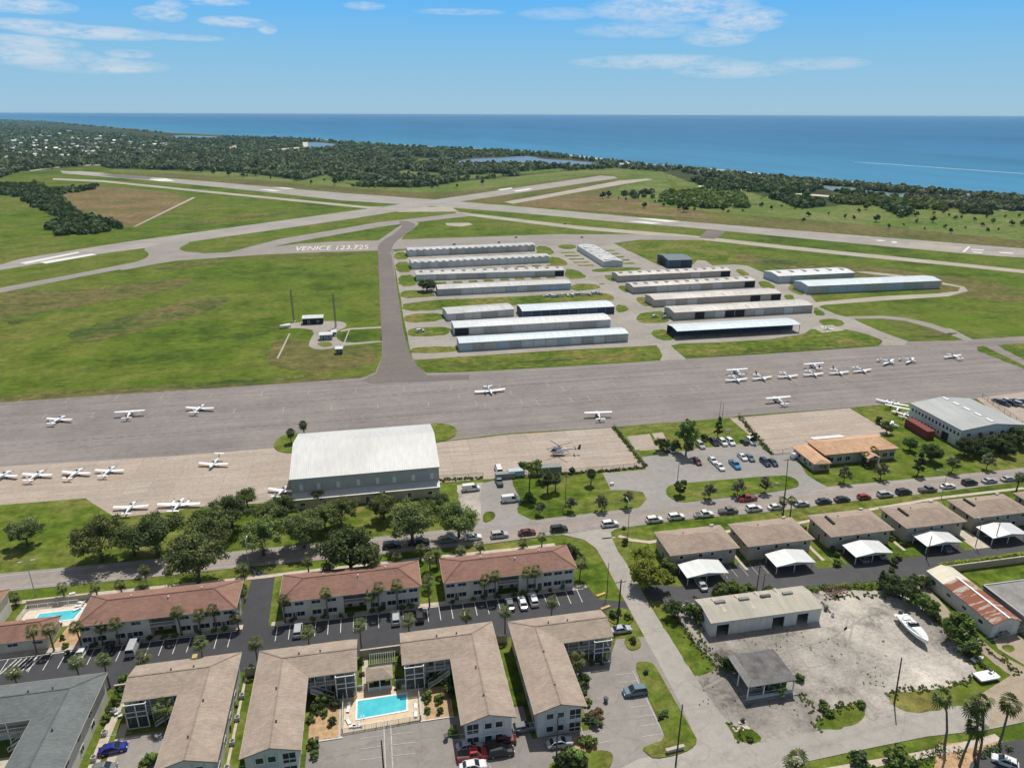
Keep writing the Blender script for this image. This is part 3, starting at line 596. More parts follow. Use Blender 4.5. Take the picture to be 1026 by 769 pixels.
# asphalt island lawns on the apron beside the big hangar
sheet('grass_island',[(302,434),(290,434),(280,438),(274,445),(275,450),(283,454),(300,454)],6,M['lawn'],sm=1,h=.1)
sheet('grass_island',[(428,424),(446,424.4),(456,428),(458.5,433),(454,439),(440,443),(434,444)],6,M['lawn'],sm=1,h=.1)
# sidewalk south of the avenue
SW=[(-110,616),(0,605.5),(90.6,595.4),(219,582.4),(266,577.6),(282,575.4),(327,570.2),(382,564.4),(449,557),(513,550.6),(556,545.4)]
mb=MB()
def ribbon(name,pts,w,z,m,h=0):
    mb=MB(); q=[G(*p) for p in pts]; vs=[];fs=[]
    for i,p in enumerate(q):
        d=(q[min(i+1,len(q)-1)]-q[max(i-1,0)]).normalized(); n=Vector((-d.y,d.x,0))*w/2; vs+=[(p.x-n.x,p.y-n.y,z),(p.x+n.x,p.y+n.y,z)]
    for i in range(len(q)-1): fs.append((2*i,2*i+2,2*i+3,2*i+1))
    mb.add(vs,fs); o=mb.build(name,m); o['kind']='structure'; return o
ribbon('sidewalk',SW,1.3,.125,M['walk'])
ribbon('sidewalk',[(620,537),(632,541),(650,543.2),(690,538),(735,531.6),(800,524)],1.3,.125,M['walk'])
ribbon('sidewalk',[(800,524),(880,509),(940,499),(1026,489)],1.2,.125,M['walk'])
ribbon('sidewalk',[(800,778),(845,770),(920,757),(980,744),(1000,738)],1.4,.125,M['walk'])
# residential side: parking strip behind the red roofed blocks (world metres)
def wsheet(n,x0,x1,y0,y1,l,m,h=0): return sheet(n,[(x0,y0),(x1,y0),(x1,y1),(x0,y1)],l,m,px=False,h=h)
wsheet('block_ground',-130,66,60,134.8,2,M['lawn'])
sheet('parking_strip',[(-130,121.6),(44.5,121.6),(46.5,123),(51,121.5),(52.5,128),(46,130),(45.4,134.6),(-27.6,134.8),(-28.2,153),(-29,158.5),(-22,158.5),(-26.5,153) if 0 else (-26.2,153),(-27.0,134.7),(-33,134.8),(-130,134.8)][:9]+[(-34.5,158.6),(-33.6,153),(-33.9,138),(-35.6,134.8),(-130,134.8)],5,M['sealed'],px=False)
wsheet('walkway',-130,-33,134.8,136.3,4,M['walk'],.05); wsheet('walkway',-27,45,134.7,136,4,M['walk'],.05)
mb=MB()
for k in range(26): x=-25.6+k*2.72; strip(mb,(x,134.3),(x,129.6),.13,.1)
for k in range(38):
    x=-35.2-k*2.72
    if k in (15,): continue
    strip(mb,(x,134.3),(x,129.6),.13,.1)
strip(mb,(-130,134.45),(-34,134.45),.22,.1); strip(mb,(-26,134.45),(44,134.45),.22,.1)
hx=-35.2-14*2.72
for k in range(6): strip(mb,(hx-5.2+k*.95,130),(hx-4.2+k*.95+.4,134),.22,.102)
o=mb.build('stall_lines',M['white']); o['kind']='structure'
wsheet('painted_hatch',-41.9,-40.9,125.7,128.7,7,M['yellow'])
# courts between the tan roofed blocks
wsheet('court',-49.6,-39.2,60,109,4,M['lot']); wsheet('court',-51.4,-49.6,60,99,5,M['lot']); wsheet('court',-17,22.6,60,102.2,4,M['lot']); wsheet('court',-17,9.4,60,98.9,4,M['lot']) if 0 else None
sheet('court',[(21,60),(21,94.4),(33.6,94.4),(33.6,111),(43,111.4),(46,116.4),(52.5,116),(53.2,109.5),(53,100),(58,60)],5,M['lot'],px=False)
wsheet('court',-75,-64,60,108,4,M['walk'])
sheet('grass_island',[(636.5,666),(640,663),(652,663.4),(657,668),(668,688),(684,716),(695,735),(699,743),(692,751),(676,757),(655,760.5),(648,755),(643,750),(651,746),(667,741),(660,722),(650,700),(640,678)],7,M['lawn'],sm=1,h=.12)
sheet('grass_island',[(624,640),(636,636),(643,644),(641,650),(630,652.4)],7,M['lawn'],sm=1,h=.12)
sheet('grass_island',[(604,612),(626,608),(633,618),(633,624),(626,627),(612,625)],7,M['lawn'],sm=1,h=.12)
sheet('grass_island',[(549,775),(551,764),(575,757),(598,751.5),(612,753),(615,760),(608,775)],7,M['lawn'],sm=1,h=.12)
sheet('planting_bed',[(573,740),(586,736),(598,747),(600,752),(578,756)],6,M['mulch'],px=True)
mb=MB()
def pxl(mb,a,b,w=.12,z=.115): strip(mb,G(*a),G(*b),w,z)
for a,c in (((616,676),(634,674)),((620,684),(637,682)),((632,708.6),(651,706)),((637,718.6),(655,716)),((640,727.6),(659,725)),((643,738),(663,735)),((590,735),(606,733)),((594,746),(610,742)),((569,730),(572,736)),((582,728),(584,735))): pxl(mb,a,c)
pxl(mb,(634,672),(668,742),.2)
for i,y in enumerate((740,750.4,761.6)): pxl(mb,(360,y),(385,y-3.4)); pxl(mb,(391,y-6+2),(416,y-8.5+1.6))
pxl(mb,(384.6,727),(386.4,770),.2); pxl(mb,(391.4,726),(393.6,770),.2)
pxl(mb,(105,737.5),(132,734)); pxl(mb,(100,749),(106,748)); pxl(mb,(111,729),(93,769),.15)
pxl(mb,(486,756),(492,770)); pxl(mb,(488,762),(494,762))
o=mb.build('stall_lines',M['worn']); o['kind']='structure'
# strips between blocks: gravel edging
wsheet('edging',-30.4,-29.9,88,120,4,M['walk'],.04); wsheet('edging',-53.6,-51.9,60,119,4,M['walk']); wsheet('edging',20.0,20.6,88,120,4,M['walk'])
wsheet('path',-50.9,-49.4,98,112,5,M['walk'])
wsheet('shade_bed',-82.5,-66.4,143,152.5,4,M['walk'])
wsheet('path',-7.4,-6.2,111,121,5,M['walk'])
# pool terraces and mulch beds
sheet('pool_deck',[(-10.8,102.2),(3.2,102.6),(3.3,112),(-10.8,111.7)],6,mat('pool_deck_stone',(.66,.52,.34),var=.12,scale=1,fine=.25),px=False,h=.03)
sheet('planting_bed',[(-16.9,101.2),(-11.6,101.4),(-11.6,109.6),(-16.9,109.9)],6,M['mulch'],px=False,h=.04)
sheet('planting_bed',[(4.2,102.2),(9.4,102.4),(9.4,110.2),(4.2,110)],6,M['mulch'],px=False,h=.04)
wsheet('path',-11.6,-10.9,101,112,7,M['walk']); wsheet('path',3.4,4.2,102,112,7,M['walk'])
wsheet('kerb',-16.9,-10.8,101.0,101.2,7,M['white'],.12); wsheet('kerb',3.2,9.4,102.0,102.2,7,M['white'],.12)
sheet('mulch_court',[(-71.6,134.8),(-65.4,134.8),(-65.4,143.5),(-70.5,143.5)],6,M['mulch'],px=False)
sheet('pool_deck',[(-81.6,143.0),(-66.6,143.2),(-67.2,150.6),(-81.2,150.6)],6,mat('pool_deck_pale',(.62,.54,.44),var=.12,scale=1),px=False,h=.06)
# lane and bays behind the brown roofed houses
sheet('carport_lane',[(60.5,124.6),(118,123.9),(215,125),(215,131.2),(66,131),(61,133.5),(57.6,139),(57.8,128)],5,M['sealed2'],px=False)
for x0,x1,yt in ((68,78.6,138),(78.8,103.6,136.8),(113,124,137.4),(134,145.6,137.4),(153,170,138)): wsheet('parking_bay',x0,x1,130.4,yt,4,M['sealed2'])
mb=MB()
for k in range(6): x=79.6+k*2.7; strip(mb,(x,131.6),(x,136.2),.12,.1)
for k in range(2): x=109+k*2.7; strip(mb,(x,131.6),(x,135.2),.12,.1)
o=mb.build('bay_lines',M['worn']); o['kind']='structure'
for x0,x1 in ((85.2,87.4),(106.2,108.6),(129.5,131.5),(150.4,152.2)): wsheet('path',x0+.3,x0+1.2,134,150,5,M['walk'])
sheet('patio',[(897,570-24),(916,541),(934,548),(905,553)],6,M['walk']) if 0 else wsheet('patio',148.6,153.4,131,139.4,6,M['walk'],.05)
# yard, verges, alley
sheet('yard',[(668,603),(700,597),(760,590),(905,592),(930,610),(950,632),(972,662),(996,694),(912,717),(858,729),(800,738),(765,745),(738,737),(715,706),(696,679.6),(700,650)],4,M['gravel'])
sheet('yard_forecourt',[(697,679),(720,672),(740,674),(760,700),(800,694),(820,715),(800,737),(765,745),(738,737),(714,706)],5,M['gravel'],sm=1)
sheet('alley',[(905,560),(925,573),(930,588),(960,622),(1000,655),(1026,668),(1090,700),(1090,720),(1030,692),(1021,682),(1000,668),(985,655),(962,640),(942,618),(925,598)],5,M['dirt'])
sheet('alley',[(985,620),(1026,640),(1090,640),(1090,690),(1026,666),(1000,650)],5,M['dirt'])
sheet('driveway_apron',[(975,700),(1026,668),(1100,690),(1100,700),(1026,722),(990,728),(992,712)],6,M['dirt'])
for q in ([(652,607),(663,600),(668,612),(684,632),(700,650),(716,660),(717,668),(711,673),(697,679),(690,668)],[(727,722),(735,730),(746,728),(757,733),(764.5,741),(752,746),(738,742),(731,733)],
 [(814,729),(822,720),(831,712),(850,706),(866.5,705),(868,720),(850,727),(834,731)],[(888,696),(905,692),(934,692),(960,684),(974,682),(985,670),(991.5,663),(1003,669),(1018,681),(1023,692),(998,698),(960,707),(913,716),(896,708)],
 [(1002,648),(1012,645),(1020,652),(1010,655)],[(800,772),(840,762),(865,756),(929,741.5),(981,732),(994,735.6),(975,743),(900,757),(845,767),(810,778)]): sheet('grass_verge',q,6,M['verge'],sm=1)
sheet('grass_field',[(955,566),(961.6,571),(957,562),(1026,552),(1100,548),(1100,575),(1026,578.6),(985,588),(972,580)],6,M['lawn'])
sheet('garden_ground',[(800,779),(845,771),(920,758),(980,745),(1100,735),(1100,800),(800,800)],2,M['lawn'])
sheet('mulch_court',[(940,746),(1000,739),(1012,750),(975,775),(935,775)],6,M['mulch'])
sheet('corner_lot',[(985,752),(1000,744),(1090,733),(1090,790),(965,790),(972,765)],7,M['sealed2'],sm=0)
# ------------------------------------------------------------------ sky and sun
SUN_EL=R(64.); SUN_AZ=R(27.5)   # azimuth clockwise from +Y
sun=bpy.data.objects.new('sun',bpy.data.lights.new('sun','SUN')); COL.objects.link(sun)
sun.data.energy=4.3; sun.data.angle=R(.53); sun.data.color=(1.,.955,.89)
sd=Vector((math.sin(SUN_AZ)*math.cos(SUN_EL),math.cos(SUN_AZ)*math.cos(SUN_EL),math.sin(SUN_EL)))
sun.rotation_euler=sd.to_track_quat('Z','Y').to_euler(); sun.location=(0,0,300)
wd=bpy.data.worlds.new('World'); scene.world=wd; wd.use_nodes=True; nt=wd.node_tree; bg=nt.nodes['Background']
sky=nt.nodes.new('ShaderNodeTexSky'); sky.sky_type='NISHITA'; sky.sun_disc=False; sky.sun_elevation=SUN_EL; sky.sun_rotation=SUN_AZ
sky.altitude=100; sky.air_density=1.; sky.dust_density=.35; sky.ozone_density=2.2
tc=nd(nt,'ShaderNodeTexCoord'); sep=nd(nt,'ShaderNodeSeparateXYZ'); nt.links.new(tc.outputs['Generated'],sep.inputs[0])
az=mth(nt,'ARCTAN2',sep.outputs['X'],sep.outputs['Y']); el=mth(nt,'ARCSINE',sep.outputs['Z'])
cmb=nd(nt,'ShaderNodeCombineXYZ'); nt.links.new(mth(nt,'MULTIPLY',az,1.),cmb.inputs[0]); nt.links.new(mth(nt,'MULTIPLY',el,3.4),cmb.inputs[1])
nz=noise(nt,cmb.outputs[0],24,9,.62); nz2=noise(nt,cmb.outputs[0],5,5,.6)
# clouds: (azimuth, elevation, half widths) of each bank, broken up by noise
CL=[(22,5,40,7,1),(30,25,40,5,.8),(95,33,60,6,1),(12,42,50,6,.8),(28,55,52,9,.8),(85,60,40,4,.5),(122,69,26,4,.9),(160,14,22,7,1),(172,5,14,4,.7),(234,22,30,5,.9),(268,29,9,5,.9),(210,1,34,4,.8),(130,54,20,4,.7),(190,38,30,3,.5),
    (672,8,78,13,.8),(748,20,36,12,.95),(720,37,34,9,.6),(655,62,80,7,.55),(735,70,56,8,.5),(820,64,44,6,.32),(460,12,44,3,.5),(365,6,20,4,.5),(560,14,40,6,.25),(640,30,60,8,.3),(95,66,60,7,.35)]
tot=None
for cx,cy,w,h,s in CL:
    d=dirpx(cx,cy).normalized(); a=math.atan2(d.x,d.y); e=math.asin(d.z); wa=w/F*.97; he=h/F*.93
    t1=mth(nt,'POWER',mth(nt,'ABSOLUTE',mth(nt,'DIVIDE',mth(nt,'SUBTRACT',az,a),wa)),2.); t2=mth(nt,'POWER',mth(nt,'ABSOLUTE',mth(nt,'DIVIDE',mth(nt,'SUBTRACT',el,e),he)),2.)
    v_=mth(nt,'MULTIPLY',mth(nt,'SUBTRACT',1.,mth(nt,'ADD',t1,t2),clamp=True),s)
    tot=v_ if tot is None else mth(nt,'MAXIMUM',tot,v_)
nz3=noise(nt,cmb.outputs[0],75,6,.7)
br=mth(nt,'MULTIPLY_ADD',mth(nt,'ADD',mth(nt,'MULTIPLY',nz,.62),mth(nt,'MULTIPLY',nz3,.38)),5.6,-2.1,clamp=True); cm=mth(nt,'MULTIPLY',mth(nt,'POWER',tot,.55),br,clamp=True)
cm=mth(nt,'MULTIPLY',cm,mth(nt,'MULTIPLY_ADD',nz2,.5,.5),clamp=True)
# light clouds elsewhere in the dome (outside the picture)
hi=mth(nt,'MULTIPLY',mth(nt,'MULTIPLY_ADD',nz2,4.,-2.3,clamp=True),mth(nt,'MULTIPLY_ADD',el,3.,-1.1,clamp=True)); cm=mth(nt,'MAXIMUM',cm,mth(nt,'MULTIPLY',hi,.6))
eld=mth(nt,'DIVIDE',el,R(20.),clamp=True)
low=ramp(nt,eld,[(0,(.37,.565,.70)),(.2,(.25,.53,.78)),(.38,(.135,.47,.90)),(.6,(.12,.36,.75)),(1,(.14,.30,.58))])
sc_=nd(nt,'ShaderNodeVectorMath',operation='SCALE'); sc_.inputs['Scale'].default_value=1/.09; nt.links.new(low,sc_.inputs[0])
lowmix=mth(nt,'SUBTRACT',1.,mth(nt,'DIVIDE',mth(nt,'SUBTRACT',el,R(9.)),R(12.)),clamp=True)
hs=nd(nt,'ShaderNodeHueSaturation'); hs.inputs['Saturation'].default_value=.42; hs.inputs['Value'].default_value=1.0; nt.links.new(sky.outputs[0],hs.inputs['Color'])
skyc=mixc(nt,lowmix,hs.outputs[0],sc_.outputs[0])
cc=mixc(nt,mth(nt,'MULTIPLY',cm,.85),skyc,(8.6,8.8,9.1))
nt.links.new(cc,bg.inputs['Color']); bg.inputs['Strength'].default_value=.09
scene.view_settings.view_transform='Standard'; scene.view_settings.look='None'; scene.view_settings.gamma=1.; scene.view_settings.exposure=0.
scene.render.engine='CYCLES'

for q in ([(430,366.6),(520,362.2),(600,357.6),(648,354.4),(650,355.6),(600,359.2),(520,364),(432,368.2)],[(690,356),(760,351),(830,345.6),(866,341.6),(870,343),(830,347.6),(760,353),(694,357.8)],[(912,337),(940,335.4),(956,333),(960,335),(940,338),(914,338.6)],[(140,228),(200,222),(290,212),(300,212.6),(240,220),(180,227),(142,230)],[(0,396),(100,390),(240,380),(330,373),(330,376),(240,383.5),(100,394),(0,400)]): sheet('ditch',q,2 if q[0][0]<400 else 7,M['wild'],sm=1)
hz=MB(); hz.box(-170000,170000,-9000,170000,-2.6,112)
mh=bpy.data.materials.new('haze_air'); mh.use_nodes=True; hn=mh.node_tree; hn.nodes.clear(); ho=hn.nodes.new('ShaderNodeOutputMaterial'); hv=hn.nodes.new('ShaderNodeVolumePrincipled')
hv.inputs['Color'].default_value=(.35,.68,1,1); hv.inputs['Density'].default_value=3.e-5; hv.inputs['Anisotropy'].default_value=0.; hn.links.new(hv.outputs[0],ho.inputs['Volume'])
hob=hz.build('haze',mh); hob['kind']='stuff'; scene.cycles.volume_bounces=0

for q in ([(640,250),(700,262),(760,284),(800,300)],):
    pass
0 and ribbon('tyre_track',[(20,330),(80,322),(180,318),(282,328)],1.6,.02,M['semidry']); 0 and ribbon('tyre_track',[(22,334),(84,326),(182,321.5),(284,332)],1.,.022,M['wild'])
ribbon('tyre_track',[(705,690),(760,660),(830,640),(880,610)],.5,.105,M['pale2']); ribbon('tyre_track',[(868,712),(850,690),(842,650),(850,618)],.5,.105,M['pale2']); ribbon('tyre_track',[(874,712),(857,690),(849,650),(856,618)],.5,.107,M['pale2'])
0 and ribbon('mown_swath',[(395,357),(380,300),(377,256)],1.,.02,M['wild'])

for q in ([(0,399.5),(130,391),(285,381.5),(342,377.4),(360,375.4),(362,378.5),(342,380),(285,384.2),(130,394),(0,403.3)],[(380.4,257),(383.6,300),(385.4,357),(380,364),(383,357),(381,300),(378,257)][::-1],[(60,334),(120,318),(190,300),(240,296),(210,312),(140,332),(80,346)],[(0,300),(60,294),(130,284),(200,276),(180,290),(90,305),(0,318)],[(150,268),(250,256),(372,253),(372,255),(250,259),(160,272)],[(830,262),(930,274),(1026,286),(1026,300),(930,288),(840,274)],[(880,318),(930,324),(960,336),(920,334),(886,325)],[(280,335),(342,350),(376,345),(376,368),(300,374),(262,362)]): sheet('worn_grass',q,2 if q[0][1]<395 and q[0][0]!=880 else 2,M['semidry'] if q[0][0] not in (60,) else M['wild'],sm=1,rag=2.5)
# ------------------------------------------------------------------ vegetation
def leafquads(centers,radii,n,size,seed,flat=.75,shell=.35):
    """leaf sized quads scattered through clumps (numpy): centers Kx3, radii K"""
    rg=np.random.default_rng(seed); C=np.repeat(np.array(centers,float),n,0); Rr=np.repeat(np.array(radii,float),n)
    N=len(C); d=rg.normal(size=(N,3)); d/=np.linalg.norm(d,axis=1)[:,None]
    r=(shell+(1-shell)*rg.random(N))*Rr; P=C+d*r[:,None]*np.array([1,1,flat])
    nrm=d+rg.normal(size=(N,3))*.7; nrm[:,2]+=.35; nrm/=np.linalg.norm(nrm,axis=1)[:,None]
    t=np.cross(nrm,rg.normal(size=(N,3))); t/=np.linalg.norm(t,axis=1)[:,None]; b=np.cross(nrm,t)
    s=(size*(.6+.8*rg.random(N)))[:,None]
    V=np.stack([P-t*s-b*s*.6,P+t*s-b*s*.7,P+t*s*.9+b*s*.6,P-t*s*.8+b*s*.7],1).reshape(-1,3)
    Fc=np.arange(N*4).reshape(N,4); return V,Fc
def npmesh(name,V,Fc,m):
    me=bpy.data.meshes.new(name); k=Fc.shape[1]
    me.vertices.add(len(V)); me.vertices.foreach_set('co',V.astype(np.float32).ravel())
    me.loops.add(Fc.size); me.loops.foreach_set('vertex_index',Fc.astype(np.int32).ravel())
    me.polygons.add(len(Fc)); me.polygons.foreach_set('loop_start',np.arange(0,Fc.size,k,dtype=np.int32))
    me.update(calc_edges=True); me.materials.append(m); return me
def limbs(base,h,targets,r0,seed,bend=.15):
    rr=random.Random(seed); mb=MB(); fork=Vector((base[0]+rr.uniform(-.2,.2),base[1]+rr.uniform(-.2,.2),h))
    mb.tube([base,(fork+Vector(base))/2+Vector((rr.uniform(-.1,.1),rr.uniform(-.1,.1),0)),fork],[r0,r0*.8,r0*.7],7)
    for t in targets:
        t=Vector(t); mid=fork.lerp(t,.5)+Vector((rr.uniform(-.4,.4),rr.uniform(-.4,.4),-.25))
        mb.tube([fork,mid,t],[r0*.5,r0*.3,r0*.12],5)
    return mb
TREES={}
def treekind(key,crown_name,W,H,z0,nclump,nleaf,size,m,seed,trunk=.35,shape='dome',bark=None,lobes=True):
    rr=random.Random(seed); cs=[];rs=[]; nl=7; LB=[(W/2*rr.uniform(.3,.68),2*PI*(k+rr.uniform(-.3,.3))/nl,z0+(H-z0)*rr.uniform(.3,.7),W*rr.uniform(.14,.22)) for k in range(nl)]+[(W*.08,rr.uniform(0,6),z0+(H-z0)*.78,W*.2)]
    for i in range(nclump):
        a=rr.uniform(0,2*PI); 
        if shape=='dome' and nclump>50 and rr.random()<.85:
            l=rr.choice(LB); u=rr.uniform(0,6.28); q=rr.random()**.5*l[3]; e_=rr.uniform(-.7,1.)
            x=l[0]*math.cos(l[1])+q*math.cos(u)*math.sqrt(1-.5*abs(e_)); y=l[0]*math.sin(l[1])+q*math.sin(u)*math.sqrt(1-.5*abs(e_)); rad=math.hypot(x,y); a=math.atan2(y,x); zz=max(z0,l[2]+e_*l[3]*.75)
        elif shape=='dome':
            q=rr.random()**.6; z=rr.random(); rad=W/2*.84*q*math.sqrt(max(0,1-(z*.92)**2)); zz=z0+ (H-z0)*(.12+z*.76)
        elif shape=='ball':
            q=rr.random()**.5; z=rr.uniform(-1,1); rad=W/2*.75*q*math.sqrt(max(0,1-z*z)); zz=(z0+H)/2+z*(H-z0)/2*.8
        elif shape=='cone':
            z=rr.random(); rad=W/2*(1-z)*rr.random()**.5; zz=z0+(H-z0)*z
        else: # umbrella
            q=rr.random()**.5; z=rr.random(); rad=W/2*.85*q; zz=H-(H-z0)*(.2+.5*z)*(.5+q*.6)
        cs.append((rad*math.cos(a),rad*math.sin(a)*.95,zz)); rs.append(W*rr.uniform(.07,.15)*(1 if nclump>18 else 1.35))
    V,Fc=leafquads(cs,rs,nleaf,size,seed)
    crown=npmesh('crown',V,Fc,m); idx=rr.sample(range(nclump),min(9,nclump))
    tm=limbs((0,0,-.2),z0*.7+ .3,[cs[i] for i in idx],trunk,seed).mesh('trunk',bark or M['bark'],True)
    TREES[key]=(crown,tm)
for i in range(4): treekind('oak%d'%i,'crown',13.5,9.6,3.4,88,95,.19,M[['oak','oakb','oakc','oak'][i]],100+i,.5)
for i in range(2): treekind('dark%d'%i,'crown',11,8.5,1.8,70,95,.2,M['oak2'],120+i,.42)
for i in range(3): treekind('small%d'%i,'crown',4.8,4.8,1.6,26,60,.15,M['grey_tree'],140+i,.13)
for i in range(2): treekind('round%d'%i,'crown',3.4,3.8,.9,22,70,.15,M['oak2'],150+i,.14,'ball')
treekind('bright0','crown',9,6,1.4,60,95,.2,M['light'],160,.32)
treekind('bright1','crown',6,5,1.0,32,80,.22,M['hedge'],161,.22)
treekind('pine0','crown',7.5,9.5,6.2,24,85,.2,M['hedge'],170,.22,'umbrella')
treekind('tall0','crown',8.5,12,4.5,46,80,.25,M['hedge'],171,.32,'dome')
treekind('cone0','crown',3.2,6.5,1.0,26,60,.18,M['oak2'],172,.13,'cone')
for i in range(3): treekind('bush%d'%i,'crown',2.4,1.5,.25,14,60,.13,M['hedge'] if i else M['oak2'],180+i,.07)
for i in range(4): treekind('far%d'%i,'crown',7,6.2,1.5,12,26,.55,M['oak2'] if i<3 else M['hedge'],190+i,.25)
def tree(key,name,px,label,group=None,s=1.,cat='tree',z=0.,w=None,rz=None,xy=None):
    p=G(*px) if xy is None else Vector((xy[0],xy[1],0))
    t=thing(name,label,cat,(p.x,p.y,z),random.uniform(0,6.28) if rz is None else rz,group,(s*(w or 1),s*(w or 1),s))
    c,k=TREES[key]; inst('crown',c,t); inst('trunk',k,t); return t
# palms: fan leaved, several heights
PALMS={}
def palmkind(key,h,rc,seed,nf=18,lean=.06,tr=.17,dead=True,m=None):
    rr=random.Random(seed); mb=MB(); lx=rr.uniform(-1,1)*lean*h; ly=rr.uniform(-1,1)*lean*h
    mb.tube([(0,0,-.2),(lx*.15,ly*.15,h*.35),(lx*.5,ly*.5,h*.7),(lx,ly,h)],[tr*1.35,tr,tr*.9,tr*.95],8)
    trunk=mb.mesh('trunk',M['pbark'],True)
    fr=MB(); top=Vector((lx,ly,h))
    for i in range(nf):
        a=i*2.39996+rr.uniform(-.2,.2); u=(i+.5)/nf; e=math.radians(78-150*u**.85)+rr.uniform(-.15,.15); L=rc*rr.uniform(.8,1.3)
        d=Vector((math.cos(a)*math.cos(e),math.sin(a)*math.cos(e),math.sin(e))); side=Vector((-math.sin(a),math.cos(a),0)); up=side.cross(d)
        st=top+d*L*.42+Vector((0,0,-.02*L)); 
        fr.add([top-side*.02,top+side*.02,st+side*.02,st-side*.02],[(0,1,2,3)])
        K=7
        for k in range(K):      # the leaflets of one fan, drooping at their tips
            th=(k-(K-1)/2)/(K-1)*2*1.25; dd=(d*math.cos(th)+side*math.sin(th)).normalized(); w=side*math.cos(th)-d*math.sin(th); w=w*.11*rc/1.5
            m1=st+dd*L*.36+Vector((0,0,-.05*L)); e1=st+dd*L*.62+Vector((0,0,-.24*L))
            fr.add([st,m1-w,e1,m1+w],[(0,1,2,3)])
    crown=fr.mesh('fronds',m or M['palmleaf']); crown['top']=(lx,ly,h)
    dd=MB()
    if dead:
        for i in range(6):
            a=rr.uniform(0,6.28); p=top+Vector((math.cos(a)*.16,math.sin(a)*.16,-.1)); q=top+Vector((math.cos(a)*rc*.35,math.sin(a)*rc*.35,-rc*rr.uniform(.5,.85)))
            w=Vector((-math.sin(a),math.cos(a),0))*.14; dd.add([p-w*.4,p+w*.4,q+w,q-w],[(0,1,2,3)])
        skirt=dd.mesh('dead_fronds',M['tan_leaf'])
    PALMS[key]=(trunk,crown,skirt if dead else None)
for i in range(3): palmkind('mid%d'%i,4.2,1.6,200+i)
for i in range(2): palmkind('short%d'%i,3.2,1.5,210+i)
for i in range(2): palmkind('tall%d'%i,5.6,1.6,220+i,lean=.08)
for i in range(3): palmkind('sky%d'%i,11.,1.85,230+i,nf=22,lean=.09,tr=.2)
palmkind('ball0',4.2,1.6,240,nf=46,lean=.02,dead=False,m=M['oak2'])
def palm(key,px,label,group=None,s=1.,xy=None,rz=None,z=0):
    p=G(*px) if xy is None else Vector((xy[0],xy[1],0))
    t=thing('palm_tree',label,'palm tree',(p.x,p.y,z),random.uniform(0,6.28) if rz is None else rz,group,s)
    a,b_,c=PALMS[key]; inst('trunk',a,t); inst('fronds',b_,t)
    if c: inst('dead_fronds',c,t)
    return t
def palmY(crown,Y,label,group=None,s=1.,dx=0.,name='palm_tree'):
    d=dirpx(crown[0],crown[1]); t_=Y/d.y; h=CH+d.z*t_; X=d.x*t_; rr=random.Random(int(crown[0]*31+crown[1])); h=max(1.6,h); k='mid%d'%rr.randrange(3)
    t=thing(name,label,'palm tree',(X+dx,Y,0),0,group,1.); c=Vector((-dx,0,h))
    mb=MB(); mb.tube([(0,0,-.2),(c.x*.2,0,h*.4),(c.x*.6,0,h*.75),c],[.21,.16,.14,.14],8); mb.build('trunk',M['pbark'],t,True)
    f=PALMS[k][1]; cx,cy=f['top'][0],f['top'][1]
    for nm,me in (('fronds',f),('dead_fronds',PALMS[k][2])):
        o=inst(nm,me,t,(c.x-cx*s,-cy*s,h-4.2*s),0,(s,s,s))
    return t
# hedges: a clipped run of leaves over stems
def hedge(name,label,pts,w,h,m='hedge',seed=1,cat='hedge',ragged=.25,px=True,group=None,size=.16,dens=1.):
    q=[G(*p) for p in pts] if px else [Vector((p[0],p[1],0)) for p in pts]; rr=random.Random(seed); o0=q[0]; cs=[];rs=[]; st=MB()
    for a,b in zip(q,q[1:]):
        L=(b-a).length; n=max(1,int(L/(w*.38)*dens)); d=(b-a)/max(L,.01); nn=Vector((-d.y,d.x,0))
        for i in range(n):
            p=a.lerp(b,(i+rr.random())/n)-o0+nn*rr.uniform(-.25,.25)*w; hh=h*(1-ragged*rr.random())
            for lv in range(max(1,int(hh/(w*.55)))): cs.append((p.x,p.y,min(hh-w*.25,w*.35+lv*w*.5))); rs.append(w*rr.uniform(.36,.52))
            if i%2==0: st.tube([(p.x,p.y,-.1),(p.x,p.y,hh*.7)],[.06,.03],4)
    t=thing(name,label,cat,(o0.x,o0.y,0),0,group)
    V,Fc=leafquads(cs,rs,46,size,seed,flat=.9); inst('foliage',npmesh('foliage',V,Fc,M[m]),t); inst('stems',st.mesh('stems',M['bark']),t); return t
